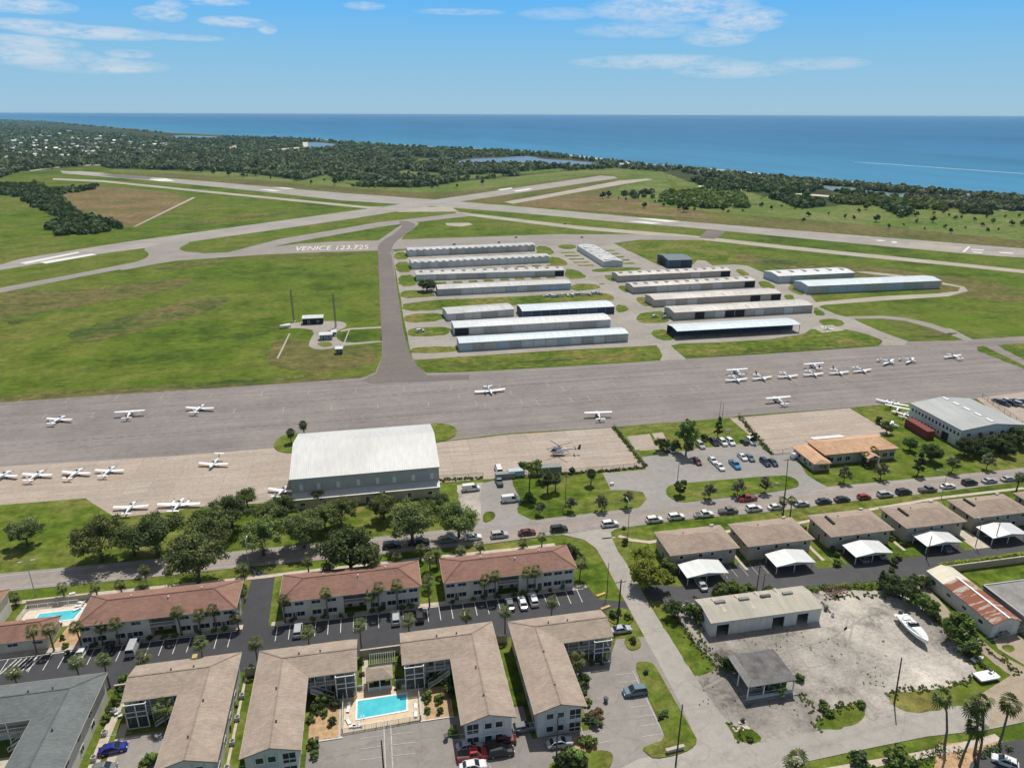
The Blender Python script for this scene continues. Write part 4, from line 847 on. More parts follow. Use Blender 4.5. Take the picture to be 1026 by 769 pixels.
# ------------------------------------------------------------------ vehicles
def paint(name,c):
    if name not in M: M[name]=plain(name,c,.28,0,.5)
    return M[name]
CP={'white':(.72,.72,.71),'silver':(.42,.43,.44),'grey':(.16,.165,.17),'black':(.02,.02,.022),'navy':(.02,.028,.06),'red':(.30,.02,.02),'maroon':(.12,.02,.02),'blue':(.01,.02,.22),'sky':(.03,.22,.42),'bluegrey':(.10,.15,.19),'teal':(.02,.09,.10),'brightred':(.42,.035,.03)}
VEH={}
PRO={ # side profile: (x, roof/hood height) front to back, belt height, cabin span
 'sedan':dict(L=4.7,W=1.8,H=1.42,body=[(-2.35,.35),(-2.33,.72),(-1.5,.92),(1.45,.92),(2.0,.84),(2.33,.6),(2.35,.35)],cab=[(-1.75,.92),(-1.15,1.38),(.25,1.42),(1.15,.92)]),
 'suv':dict(L=4.8,W=1.9,H=1.72,body=[(-2.4,.4),(-2.38,.95),(-2.2,1.05),(1.3,1.05),(2.05,.98),(2.38,.7),(2.4,.4)],cab=[(-2.25,1.05),(-2.0,1.66),(.3,1.72),(1.2,1.05)]),
 'pickup':dict(L=5.6,W=1.95,H=1.82,body=[(-2.8,.5),(-2.8,1.05),(1.5,1.08),(2.3,1.02),(2.78,.8),(2.8,.5)],cab=[(-.75,1.05),(-.55,1.76),(.75,1.82),(1.5,1.07)]),
 'van':dict(L=5.3,W=2.0,H=2.1,body=[(-2.65,.4),(-2.65,1.15),(1.5,1.15),(2.3,1.05),(2.63,.75),(2.65,.4)],cab=[(-2.6,1.15),(-2.55,2.05),(1.0,2.1),(1.9,1.12)]),
 'hatch':dict(L=4.0,W=1.72,H=1.5,body=[(-2.0,.35),(-1.98,.85),(1.15,.9),(1.75,.8),(1.98,.55),(2.0,.35)],cab=[(-1.85,.88),(-1.5,1.44),(.2,1.5),(1.05,.9)])}
def carmesh(kind):
    k=PRO[kind]; W=k['W']/2; body=MB(); pr=k['body']
    rings=[]
    for x,z in pr:
        zz=z; e=.90 if abs(x)>k['L']/2-.15 else 1.
        rings.append([(x,-W*e,.28),(x,-W*e,max(.3,zz*.62)),(x,-W*.97*e,max(.32,zz-.12)),(x,-W*.84*e,max(.34,zz)),(x,W*.84*e,max(.34,zz)),(x,W*.97*e,max(.32,zz-.12)),(x,W*e,max(.3,zz*.62)),(x,W*e,.28)])
    body.loft(rings)
    c=k['cab']; w0=W*.9; w1=W*.74
    def cabring(x,z,w): return (x,-w,z),(x,w,z)
    b0,t0,t1,b1=c
    gl=MB(); gl.add([(b0[0],-w0,b0[1]-.02),(b0[0],w0,b0[1]-.02),(t0[0],w1,t0[1]-.05),(t0[0],-w1,t0[1]-.05),(b1[0],-w0,b1[1]-.02),(b1[0],w0,b1[1]-.02),(t1[0],w1,t1[1]-.05),(t1[0],-w1,t1[1]-.05)],
        [(0,1,2,3),(4,7,6,5),(0,3,7,4),(1,5,6,2),(3,2,6,7),(0,4,5,1)])
    rf=body; n=len(rf.v)
    rf.add([(t0[0]-.04,-w1*1.03,t0[1]-.06),(t0[0]-.04,w1*1.03,t0[1]-.06),(t1[0]+.04,w1*1.03,t1[1]-.06),(t1[0]+.04,-w1*1.03,t1[1]-.06),(t0[0]+.1,-w1*.9,t0[1]),(t0[0]+.1,w1*.9,t0[1]),(t1[0]-.12,w1*.9,t1[1]),(t1[0]-.12,-w1*.9,t1[1])],
        [(0,3,2,1),(4,5,6,7),(0,1,5,4),(1,2,6,5),(2,3,7,6),(3,0,4,7)])
    for s in (-1,1):   # pillars
        for (p,q) in ((b0,t0),(b1,t1)): rf.bar((p[0],s*w0*1.005,p[1]),(q[0],s*w1*1.01,q[1]-.04),.09)
        xm=(t0[0]+t1[0])/2; rf.bar((xm-.1,s*w0*1.01,b0[1]),(xm-.1,s*w1*1.02,t0[1]-.04),.07)
        if kind in('van',): rf.add([(b0[0]+.05,s*w0*1.01,b0[1]),(.3,s*w0*1.01,b0[1]),(.1,s*w1*1.02,t0[1]-.04),(t0[0],s*w1*1.02,t0[1]-.04)],[(0,1,2,3)])
    if kind=='pickup':
        dk=MB(); dk.box(-2.65,-.95,-W*.78,W*.78,1.06,1.085); VEH[kind+'_bed']=dk.mesh('truck_bed',M['darktrim'])
    wh=MB(); wh.tube([(0,-.12,0),(0,.12,0)],.34,14); ri=MB(); ri.tube([(0,-.135,0),(0,.135,0)],.2,10)
    hl=MB(); hl.box(-.05,.05,-.16,.16,-.07,.07)
    VEH[kind]=dict(body=body,glass=gl.mesh('window_glass',M['glass']),wheel=wh.mesh('wheel',M['rubber'],True),rim=ri.mesh('rim',M['rim']),hl=hl.mesh('headlight',M['lampglass']),tl=hl.mesh('tail_light',M['tail']),L=k['L'],W=W,bm={})
for k in PRO: carmesh(k)
VN={'sedan':('parked_car','car'),'suv':('parked_suv','suv'),'pickup':('pickup_truck','pickup truck'),'van':('parked_van','van'),'hatch':('parked_car','car')}
def car(kind,colr,px,rz,label,group=None,xy=None,s=1.,z=.08,small=False):
    v=VEH[kind]; p=G(*px,0.) if xy is None else Vector((xy[0],xy[1],0)); nm,cat=VN[kind]
    t=thing(nm,label,cat,(p.x,p.y,z),rz,group,s)
    if colr not in v['bm']: v['bm'][colr]=v['body'].mesh('body',paint('car_paint_'+colr,CP[colr]))
    inst('body',v['bm'][colr],t); inst('window_glass',v['glass'],t)
    if kind=='pickup': inst('truck_bed',VEH['pickup_bed'],t)
    L=v['L']/2;W=v['W']
    for sx in(-1,1):
        for sy in(-1,1):
            w=inst('wheel',v['wheel'],t,(sx*L*.62,sy*(W-.1),.34)); 
            if not small: inst('rim',v['rim'],w)
    if not small:
        for sy in(-1,1): inst('headlight',v['hl'],t,(L-.04,sy*(W-.32),.68)); inst('tail_light',v['tl'],t,(-L+.02,sy*(W-.28),.78))
    return t
# ------------------------------------------------------------------ aircraft (nose towards +X, span 11 m)
def ell(x,y0,z0,ry,rz,n=10): return [(x,y0+ry*math.cos(2*PI*k/n),z0+rz*math.sin(2*PI*k/n)) for k in range(n)]
AIR={}; M['maroontrim']=plain('maroon_trim',(.25,.03,.03),.35); M['navytrim']=plain('navy_trim',(.02,.04,.14),.35)
def airfoil(mb,x,y0,y1,z,c0,c1,t,dz=0,sw=0):
    def r(y,zz,c,xo): return [(xo+c*.5,y,zz),(xo+c*.3,y,zz+t*.6),(xo-c*.1,y,zz+t*.55),(xo-c*.5,y,zz),(xo-c*.1,y,zz-t*.25),(xo+c*.3,y,zz-t*.3)]
    mb.loft([r(y0,z,c0,x),r(y1,z+dz,c1,x-sw)])
def planekind(key,high=False,twin=False,ttail=False,trim='awhite',span=11.,fin=None):
    g={}
    f=MB(); r=[(4.0,.95,.28,.28),(3.7,1.0,.46,.42),(2.9,1.08,.56,.55),(1.9,1.22,.6,.68),(.8,1.32,.6,.74),(-.3,1.28,.55,.62),(-1.6,1.22,.36,.4),(-3.2,1.25,.2,.24),(-4.2,1.3,.08,.14)]
    if twin: r[0]=(4.9,.95,.08,.08); r[1]=(4.4,1.0,.3,.26)
    f.loft([ell(x,0,z,a,b) for x,z,a,b in r]); g['fuselage']=[f.mesh('fuselage',M['awhite'],True)]
    w=MB(); zz=1.98 if high else .85; s2=span/2
    for s in(-1,1): airfoil(w,.9,s*.0,s*s2,zz,1.75 if not twin else 2.1,1.2,.16,0.12 if high else .4,.12)
    g['wing']=[w.mesh('wing',M['awhite'])]
    t=MB(); tz=2.75 if ttail else 1.35
    for s in(-1,1): airfoil(t,-3.9 if not ttail else -4.3,0,s*1.9,tz,1.05,.7,.08,0,.1)
    g['tailplane']=[t.mesh('tailplane',M['awhite'])]
    fi=MB(); fi.add([(-2.9,-.05,1.4),(-4.4,-.05,1.4),(-4.75,-.05,2.85),(-4.1,-.05,2.85),(-2.9,.05,1.4),(-4.4,.05,1.4),(-4.75,.05,2.85),(-4.1,.05,2.85)],[(0,1,2,3),(7,6,5,4),(0,4,5,1),(1,5,6,2),(2,6,7,3),(3,7,4,0)])
    g['fin']=[fi.mesh('fin',M[fin or trim])]
    gl=MB(); gl.loft([[(2.0,-.4,1.5),(2.0,.4,1.5),(1.95,.3,1.6),(1.95,-.3,1.6)],[(1.5,-.48,1.5),(1.5,.48,1.5),(1.45,.36,1.98),(1.45,-.36,1.98)],[(.7,-.5,1.5),(.7,.5,1.5),(.7,.36,2.05),(.7,-.36,2.05)],[(.2,-.45,1.5),(.2,.45,1.5),(.15,.3,1.9),(.15,-.3,1.9)]]); g['cockpit_glass']=[gl.mesh('cockpit_glass',M['glass'])]
    ge=[]
    for x,y in((2.9,0),(.3,-1.3),(.3,1.3)):
        m_=MB(); m_.tube([(x,y-.08,.24),(x,y+.08,.24)],.24,10); m_.bar((x,y,.24),(x,y*.5,1.),.09); ge.append(m_.mesh('landing_wheel',M['rubber']))
    g['landing_wheel']=ge
    if twin:
        en=[];pr=[]
        for s in(-1,1):
            m_=MB(); m_.loft([ell(x,s*2.3,.98,a,a) for x,a in((3.1,.2),(2.8,.42),(1.6,.45),(.3,.3),(-.3,.1))]); en.append(m_.mesh('engine',M['awhite'],True))
            q=MB(); q.box(3.12,3.17,s*2.3-.07,s*2.3+.07,.0,1.96); q.box(3.12,3.17,s*2.3-1.,s*2.3+1.,.92,1.04); pr.append(q.mesh('propeller',M['ablack']))
        g['engine']=en; g['propeller']=pr
    else:
        q=MB(); q.box(4.05,4.1,-.93,.93,.89,1.01); q.tube([(3.95,0,.95),(4.25,0,.95)],[.16,.04],8); g['propeller']=[q.mesh('propeller',M['ablack'])]
    if high:
        st=[]
        for s in(-1,1): q=MB(); q.bar((.9,s*.55,.95),(.95,s*2.9,1.98),.1,.06); st.append(q.mesh('wing_strut',M['awhite']))
        g['wing_strut']=st
    sb=MB()
    for s in(-1,1): sb.add([(3.3,s*.565,1.12),(.5,s*.615,1.2),(-2.4,s*.30,1.22),(-2.4,s*.3,1.3),(.5,s*.612,1.3),(3.3,s*.56,1.2)],[(0,1,2,3,4,5)])
    if trim!='awhite' or True: g['stripe']=[sb.mesh('stripe',M['ablue' if trim=='awhite' else trim])]
    AIR[key]=g
planekind('low'); planekind('high',high=True,trim='ablue',fin='awhite'); planekind('twin',twin=True,span=13.5,trim='agrey',fin='agrey'); planekind('lowblue',trim='ablue'); planekind('lowred',trim='maroontrim'); planekind('highblue',high=True,trim='navytrim',fin='navytrim'); planekind('ttail',ttail=True,trim='agrey',fin='agrey'); planekind('highred',high=True,trim='red_trim' if 0 else 'agrey',fin='awhite')
def plane(key,px,heading,label,group=None,s=1.,name='light_aircraft',xy=None):
    p=G(*px) if xy is None else Vector((xy[0],xy[1],0)); t=thing(name,label,'airplane',(p.x,p.y,.08),heading,group,s)
    for nm,ms in AIR[key].items():
        for me in ms: inst(nm,me,t)
    return t
# ------------------------------------------------------------------ poles
def utility_pole(px,h,label,arm=True,lean=(0,0),rz=0,group=None,r=.17):
    p=G(*px); t=thing('utility_pole',label,'utility pole',(p.x,p.y,0),rz,group)
    mb=MB(); mb.tube([(0,0,-.3),(lean[0]*h,lean[1]*h,h)],[r,r*.62],8); mb.build('pole',M['wood'],t)
    tx,ty=lean[0]*h,lean[1]*h
    if arm:
        a=MB(); a.bar((tx-1.2,ty,h-.6),(tx+1.2,ty,h-.6),.12); ar=a.build('crossarm',M['wood'],t)
        for x in(-1.05,-.4,.4,1.05):
            i=MB(); i.tube([(tx+x,ty,h-.54),(tx+x,ty,h-.32)],[.05,.03],6); i.build('insulator',M['plastic'],ar)
    return t,Vector((p.x+tx,p.y+ty,h-.4))
def lamp_post(px,h,label,rz=0,double=False,arm=2.2,group=None):
    p=G(*px); t=thing('street_lamp',label,'street lamp',(p.x,p.y,0),rz,group)
    mb=MB(); mb.tube([(0,0,-.2),(0,0,h)],[.12,.07],8); mb.build('pole',M['steel'],t)
    for s in ((-1,1) if double else (1,)):
        a=MB(); a.tube([(0,0,h-.6),(s*arm*.5,0,h+.1),(s*arm,0,h+.2)],.05,6); ar=a.build('arm',M['steel'],t)
        l=MB(); l.loft([[(s*(arm-.1),-.12,h+.1),(s*(arm-.1),.12,h+.1),(s*(arm-.1),.08,h+.26),(s*(arm-.1),-.08,h+.26)],[(s*(arm+.7),-.1,h+.12),(s*(arm+.7),.1,h+.12),(s*(arm+.7),.05,h+.22),(s*(arm+.7),-.05,h+.22)]]); l.build('lamp_head',M['plastic'],ar)
    return t
# ------------------------------------------------------------------ building parts
TI=Matrix.Translation
def mk(o): 
    mb=MB(); mb.T=TI((-o[0],-o[1],0)); return mb
_wm={}
def win(par,o,x,y,z,w,h,face='S',frame='trim',pane='glass',nm='window'):
    """framed window on a wall facing S, W, E or N; x,y is the centre on the wall face, z the sill"""
    k=(round(w,2),round(h,2),frame,pane)
    if k not in _wm:
        f=MB(); t=.09
        for a in ((-w/2-t,w/2+t,-.06,.02,-t,0),(-w/2-t,w/2+t,-.06,.02,h,h+t),(-w/2-t,-w/2,-.06,.02,0,h),(w/2,w/2+t,-.06,.02,0,h)): f.box(*a)
        if w>1.3: f.box(-.03,.03,-.05,.02,0,h)
        g=MB(); g.box(-w/2,w/2,-.03,.015,0,h); _wm[k]=(f.mesh('window',M[frame]),g.mesh('pane',M[pane]))
    rz={'S':0,'E':PI/2,'N':PI,'W':-PI/2}[face]
    a=inst(nm,_wm[k][0],par,(x-o[0],y-o[1],z),rz); inst('pane' if nm=='window' else 'door_leaf',_wm[k][1],a); return a
def door(par,o,x,y,w=1.,h=2.1,face='S',m='door',z=.05): return win(par,o,x,y,z,w,h,face,'trim',m,'door')
def hiproof(mb,x0,x1,y0,y1,e,rise,t=.25,ins=None):
    W=x1-x0;D=y1-y0; i=ins if ins is not None else min(W,D)/2
    if W>=D: rv=[(x0+i,(y0+y1)/2,e+rise),(x1-i,(y0+y1)/2,e+rise)]; fs=[(0,1,5,4),(1,2,5),(2,3,4,5),(3,0,4)]
    else: rv=[((x0+x1)/2,y0+i,e+rise),((x0+x1)/2,y1-i,e+rise)]; fs=[(0,1,4),(1,2,5,4),(2,3,5),(3,0,4,5)]
    mb.slab([(x0,y0,e),(x1,y0,e),(x1,y1,e),(x0,y1,e)]+rv,fs,t)
def gableroof(mb,x0,x1,y0,y1,e,rise,axis='x',t=.2,off=.5):
    if axis=='x': ym=y0+(y1-y0)*off; mb.slab([(x0,y0,e),(x1,y0,e),(x1,y1,e),(x0,y1,e),(x0,ym,e+rise),(x1,ym,e+rise)],[(0,1,5,4),(4,5,2,3)],t)
    else: xm=x0+(x1-x0)*off; mb.slab([(x0,y0,e),(x1,y0,e),(x1,y1,e),(x0,y1,e),(xm,y0,e+rise),(xm,y1,e+rise)],[(0,4,5,3),(4,1,2,5)],t)
def gablewalls(mb,x0,x1,y0,y1,e,rise,axis='x',off=.5):
    mb.box(x0,x1,y0,y1,-.1,e)
    if axis=='x':
        ym=y0+(y1-y0)*off
        for x in(x0,x1-.1): mb.add([(x,y0,e),(x,y1,e),(x,ym,e+rise-.05),(x+.1,y0,e),(x+.1,y1,e),(x+.1,ym,e+rise-.05)],[(0,1,2),(3,5,4),(0,3,4,1),(1,4,5,2),(2,5,3,0)])
    else:
        xm=x0+(x1-x0)*off
        for y in(y0,y1-.1): mb.add([(x0,y,e),(x1,y,e),(xm,y,e+rise-.05),(x0,y+.1,e),(x1,y+.1,e),(xm,y+.1,e+rise-.05)],[(0,1,2),(3,5,4),(0,3,4,1),(1,4,5,2),(2,5,3,0)])
def vents(par,o,pts,m='darktrim'):
    for x,y,z in pts:
        v=MB(); v.tube([(0,0,-.15),(0,0,.35)],[.13,.13],8); v.tube([(0,0,.35),(0,0,.45)],[.2,.05],8); inst('roof_vent',v.mesh('roof_vent',M[m]),par,(x-o[0],y-o[1],z))
M['cap_t']=shingle('tan_ridge',(.29,.225,.175)); M['cap_g']=shingle('grey_ridge',(.11,.12,.12)); M['cap_r']=shingle('red_ridge',(.21,.105,.078))
# ------------------------------------------------------------------ the two-storey L shaped blocks
def lblock(label,x0,x1,xe,ys,yi,yn,roof='shingle',wall='siding',porch=True,stair=True,name='apartment_building'):
    e=5.9;rs=1.45; xm=(x0+x1)/2; ym=(yi+yn)/2; right=xe>x1; o=(xm,ys); t=thing(name,label,'building',(xm,ys,0))
    r=mk(o)
    xo,xi=(x0,x1) if right else (x1,x0)
    vs=[(xo,ys,e),(xm,ys,e+rs),(xi,ys,e),(xo,yn,e),(xm,ym,e+rs),(xi,yi,e),(xe,yi,e),(xe,ym,e+rs),(xe,yn,e)]
    fs=[(0,1,4,3),(1,2,5,4),(3,4,7,8),(4,5,6,7)]
    if not right: fs=[tuple(reversed(f)) for f in fs]
    r.slab(vs,fs,.22); rf=r.build('roof',M[roof],t)
    rr=random.Random(int(abs(x0)*10)); vents(rf,o,[(xm+rr.uniform(-1,1),ys+4+rr.uniform(0,3),e+rs-.2),(xm+rr.uniform(-.8,.8),ys+11+rr.uniform(0,3),e+rs-.15),(xm+(3 if right else -3),ym+.7,e+rs-.25),(xm+(7 if right else -7),ym+.6,e+rs-.2)])
    c=mk(o); c.bar((xm,ys,e+rs+.02),(xm,ym,e+rs+.02),.3,.06); c.bar((xm,ym,e+rs+.02),(xe,ym,e+rs+.02),.3,.06); c.bar((xo,yn,e+.02),(xm,ym,e+rs+.02),.3,.06); c.build('ridge_cap',M['cap_'+('g' if 'grey' in roof else 't')],rf)
    c=mk(o)
    for q0,q1 in (((xo,ys),(xo,yn)),((xo,yn),(xe,yn)),((xi,ys),(xi,yi)),((xi,yi),(xe,yi))): c.bar((q0[0],q0[1],e-.1),(q1[0],q1[1],e-.1),.16,.14)
    c.build('gutter',M['fascia'],t)
    w=mk(o); s=1 if right else -1; a=xo+s*.7; b=xi-s*.9
    lo,hi_=min(a,b),max(a,b)
    ye=ys+.35
    w.box(lo,hi_,ye,yn-.6,-.1,e-.02); w.add([(lo,ye,e),(hi_,ye,e),(xm,ye,e+rs-.24),(lo,ye+.15,e),(hi_,ye+.15,e),(xm,ye+.15,e+rs-.24)],[(0,1,2),(3,5,4),(0,3,4,1),(1,4,5,2),(2,5,3,0)])
    bx0,bx1=(hi_,xe-.5) if right else (xe+.5,lo)
    w.box(bx0,bx1,yi+2.2,yn-.6,-.1,e-.02); xg=xe-s*.5
    w.add([(xg,yi+2.2,e),(xg,yn-.6,e),(xg,ym+.3,e+rs-.3),(xg-s*.1,yi+2.2,e),(xg-s*.1,yn-.6,e),(xg-s*.1,ym+.3,e+rs-.3)],[(0,1,2),(3,5,4),(0,3,4,1),(1,4,5,2),(2,5,3,0)])
    w.build('wall',M[wall],t)
    # gable end facing the camera: two window bays on each floor, near-black panels painting the porch's shade at the inner corner
    for fx in (.28,.52):
        for z in (1.0,3.9):
            x=(lo+fx*(hi_-lo)) if right else (hi_-fx*(hi_-lo)); win(t,o,x,ye,z,1.25,1.25)
        p=mk(o); x=(lo+fx*(hi_-lo)) if right else (hi_-fx*(hi_-lo)); p.box(x-.95,x-.7,ye-.05,ye,.2,e-.3); p.box(x+.7,x+.95,ye-.05,ye,.2,e-.3); p.box(x-.7,x+.7,ye-.045,ye,2.35,3.8); p.build('wall_panel',M['agrey'],t)
    xc=(hi_-1.15) if right else (lo+1.15)
    for z in (.25,3.2):
        p=mk(o); p.box(xc-1.,xc+1.,ye-.02,ye+.5,z,z+2.1); q=p.build('porch_shade_panel',M['dark'],t); p=mk(o); p.box(xc-1.05,xc+1.05,ye-.1,ye-.04,z+.85,z+.95); p.box(xc-1.05,xc+1.05,ye-.1,ye-.04,z-.05,z+.05); p.box(xc-.03,xc+.03,ye-.09,ye-.05,z,z+2.1); p.build('porch_rail',M['trim'],q)
    # outer long side windows and inner side doors
    xw=lo if right else hi_; fc='W' if right else 'E'; 
    for k in range(4):
        for z in (.9,3.8): win(t,o,xw,ys+3+k*5.4,z,1.5,1.2,fc)
    xw=hi_ if right else lo; fc='E' if right else 'W'
    for k in range(3):
        win(t,o,xw,ys+3+k*5,3.8,1.3,1.2,fc); door(t,o,xw,ys+5.2+k*5,face=fc)
    for k in range(3):   # north wall of the wing
        for z in(1.,3.9): win(t,o,bx0+2+k*(bx1-bx0-4)/2,yn-.6,z,1.6,1.1,'N')
    # galleries along the inner face of the wing
    x_a,x_b=(bx0,bx1)
    g=mk(o); g.box(x_a,x_b,yi+.5,yi+2.2,2.75,2.95); g.build('gallery_floor',M['walk'],t)
    g=mk(o); 
    n=5
    for k in range(n+1):
        x=x_a+.1+(x_b-x_a-.2)*k/n; g.box(x-.07,x+.07,yi+.5,yi+.64,0,e-.2)
    g.build('gallery_post',M['trim'],t)
    g=mk(o); g.box(x_a,x_b,yi+.5,yi+.58,3.85,3.95); g.box(x_a,x_b,yi+.5,yi+.58,3.05,3.12)
    k=x_a
    while k<x_b: g.box(k,k+.04,yi+.52,yi+.56,3.1,3.9); k+=.35
    g.build('railing',M['trim'],t)
    for k in range(2):
        xx=x_a+1.6+k*3.6
        door(t,o,xx,yi+2.2,z=.05); door(t,o,xx,yi+2.2,z=2.98); win(t,o,xx+1.7,yi+2.2,.9,1.3,1.2); win(t,o,xx+1.7,yi+2.2,3.9,1.3,1.2)
    if porch:   # screened porch of two floors at the outer end of the wing
        px0,px1=((bx1-3.6,bx1) if right else (bx0,bx0+3.6))
        g=mk(o)
        for x in (px0,(px0+px1)/2,px1):
            g.box(x-.08,x+.08,yi-.7,yi-.54,0,e-.35)
        for z in (.05,2.7,3.75,5.4): g.box(px0,px1,yi-.7,yi-.56,z,z+.16)
        for z in (2.7,5.4): 
            for x in (px0,px1): g.box(x-.08,x+.08,yi-.7,yi+.5,z,z+.14)
        pf=g.build('screen_frame',M['trim'],t)
        g=mk(o); g.box(px0,px1,yi-.62,yi-.6,.1,5.5); sc=g.build('screen_mesh',M['screen'],pf)
        g=mk(o); g.box(px0,px1,yi-.6,yi+.5,2.72,2.9); g.build('porch_floor',M['walk'],pf)
    if stair:
        sx=(bx0+1.2) if right else (bx1-1.2); d=(1 if right else -1)
        g=mk(o)
        for k in range(14): g.box(min(sx+d*k*.3,sx+d*(k+1)*.3),max(sx+d*k*.3,sx+d*(k+1)*.3),yi-.9,yi+.3,(13-k)*.2+.1,(13-k)*.2+.18) 
        st=g.build('staircase',M['walk'],t)
        for yy in(yi-.9,yi+.3):
            g=mk(o); g.bar((sx,yy,3.7),(sx+d*4.2,yy,1.0),.08); g.bar((sx,yy,2.85),(sx+d*4.2,yy,.15),.2,.1); g.bar((sx,yy,2.8),(sx,yy,3.75),.07); g.bar((sx+d*4.2,yy,0),(sx+d*4.2,yy,1.05),.07); g.build('handrail',M['trim'],st)
    return t
m,nt,b=newmat('insect_screen'); b.inputs['Base Color'].default_value=(.05,.06,.07,1); b.inputs['Alpha'].default_value=.45; b.inputs['Roughness'].default_value=.6; M['screen']=m
lblock('L-shaped tan roofed block directly left of the rectangular swimming pool',-26.8,-17.0,-7.9,94.3,111.0,120.0,porch=True)
lblock('L-shaped tan roofed block standing directly right of the rectangular swimming pool',9.9,19.6,.5,94.3,110.9,120.0)
lblock('L-shaped tan roofed block nearest the side street',22.9,32.6,43.2,94.2,110.9,119.3)
lblock('L-shaped tan roofed block beside the bright blue car and next to the slate grey roof',-40.0,-30.3,-49.6,94.5,111.1,120.4)
lblock('L-shaped block with a slate grey shingled roof at the left edge',-63.8,-54.4,-90,92.,110.,119.6,roof='shingle_grey',wall='stucco')
# ------------------------------------------------------------------ red roofed two storey blocks
def redblock(label,x0,x1,y0,y1,gap=(.44,.6),e=5.6,skip=(),low=False,rs=2.1,name='apartment_building',ins=None):
    o=((x0+x1)/2,y0); t=thing(name,label,'building',(o[0],o[1],0)); r=mk(o); hiproof(r,x0,x1,y0,y1,e,rs,.22,ins); rf=r.build('roof',M['shingle_red'],t)
    i_=ins if ins is not None else (y1-y0)/2; c=mk(o); ym_=(y0+y1)/2; A=(x0+i_,ym_,e+rs+.02); B_=(x1-i_,ym_,e+rs+.02)
    for q0,q1 in ((A,B_),((x0,y0,e+.02),A),((x0,y1,e+.02),A),((x1,y0,e+.02),B_),((x1,y1,e+.02),B_)): c.bar(q0,q1,.28,.06)
    c.build('ridge_cap',M['cap_r'],rf); c=mk(o)
    for q0,q1 in (((x0,y0),(x1,y0)),((x1,y0),(x1,y1)),((x0,y1),(x1,y1)),((x0,y0),(x0,y1))): c.bar((q0[0],q0[1],e-.1),(q1[0],q1[1],e-.1),.16,.14)
    c.build('gutter',M['fascia'],t)
    W=x1-x0; vents(rf,o,[(x0+W*f,(y0+y1)/2+d,e+rs-.35) for f,d in ((.3,.9),(.55,-1.),(.75,1.))],'trim')
    w=mk(o); a,b=x0+.5,x1-.5; ys=y0+.6; h=e-.05
    if gap:
        g0,g1=x0+W*gap[0],x0+W*gap[1]
        w.box(a,g0,ys,y1-.5,-.1,h); w.box(g1,b,ys,y1-.5,-.1,h); w.box(g0,g1,ys+2.4,y1-.5,-.1,h)
    else: w.box(a,b,ys,y1-.5,-.1,h)
    w.build('wall',M['stucco'],t)
    if gap:
        g=mk(o); g.box(g0,g1,ys-.05,ys+2.4,2.75,2.92); g.build('gallery_floor',M['walk'],t); g=mk(o); g.box(g0,g1,ys-.04,ys+.04,3.8,3.9); g.box(g0,g1,ys-.04,ys+.04,3.0,3.08)
        k=g0
        while k<g1: g.box(k,k+.05,ys-.03,ys+.03,3,3.85); k+=.4
        g.build('railing',M['trim'],t)
        for k in range(2): door(t,o,g0+1.2+k*(g1-g0-2.4),ys+2.4,z=.05); door(t,o,g0+1.2+k*(g1-g0-2.4),ys+2.4,z=3.)
    fr=[.05,.135,.25,.36,.66,.78,.86,.94] if gap else [.15,.4,.7,.9]
    for f in fr:
        x=x0+W*f
        if gap and gap[0]-.03<f<gap[1]+.03: continue
        win(t,o,x,ys,(3.9 if not low else 1.5),1.9,.8 if not low else .7)
        if not low: win(t,o,x,ys,1.05,1.9,1.15)
    for f in ((.095,.31,.72,.90) if gap else (.05,.55)): door(t,o,x0+W*f,ys)
    for f in (.15,.35,.65,.85):
        if not low: win(t,o,x0+W*f,y1-.5,3.8,1.4,1.1,'N'); win(t,o,x0+W*f,y1-.5,1.,1.4,1.1,'N')
    for xx,fc in((a,'W'),(b,'E')): win(t,o,xx,(y0+y1)/2,(3.8 if not low else 1.2),1.3,1.,fc)
    return t
redblock('red roofed two storey block between the angular pool and the black driveway',-65.5,-33.6,135.0,145.4)
redblock('red roofed two storey block right of the black driveway',-24.9,6.1,135.2,145.3)
redblock('red roofed two storey block nearest the side street',11.1,42.5,135.2,145.0,gap=(.40,.56))
redblock('low single storey red roofed clubhouse with orange mulch on its right, before the angular pool',-95,-71.3,135.8,143.0,None,3.1,low=True,rs=1.7,name='clubhouse',ins=2.5)
redblock('red roof corner of a block cut by the left edge',-112,-84.3,139.5,151.5,None,5.6)
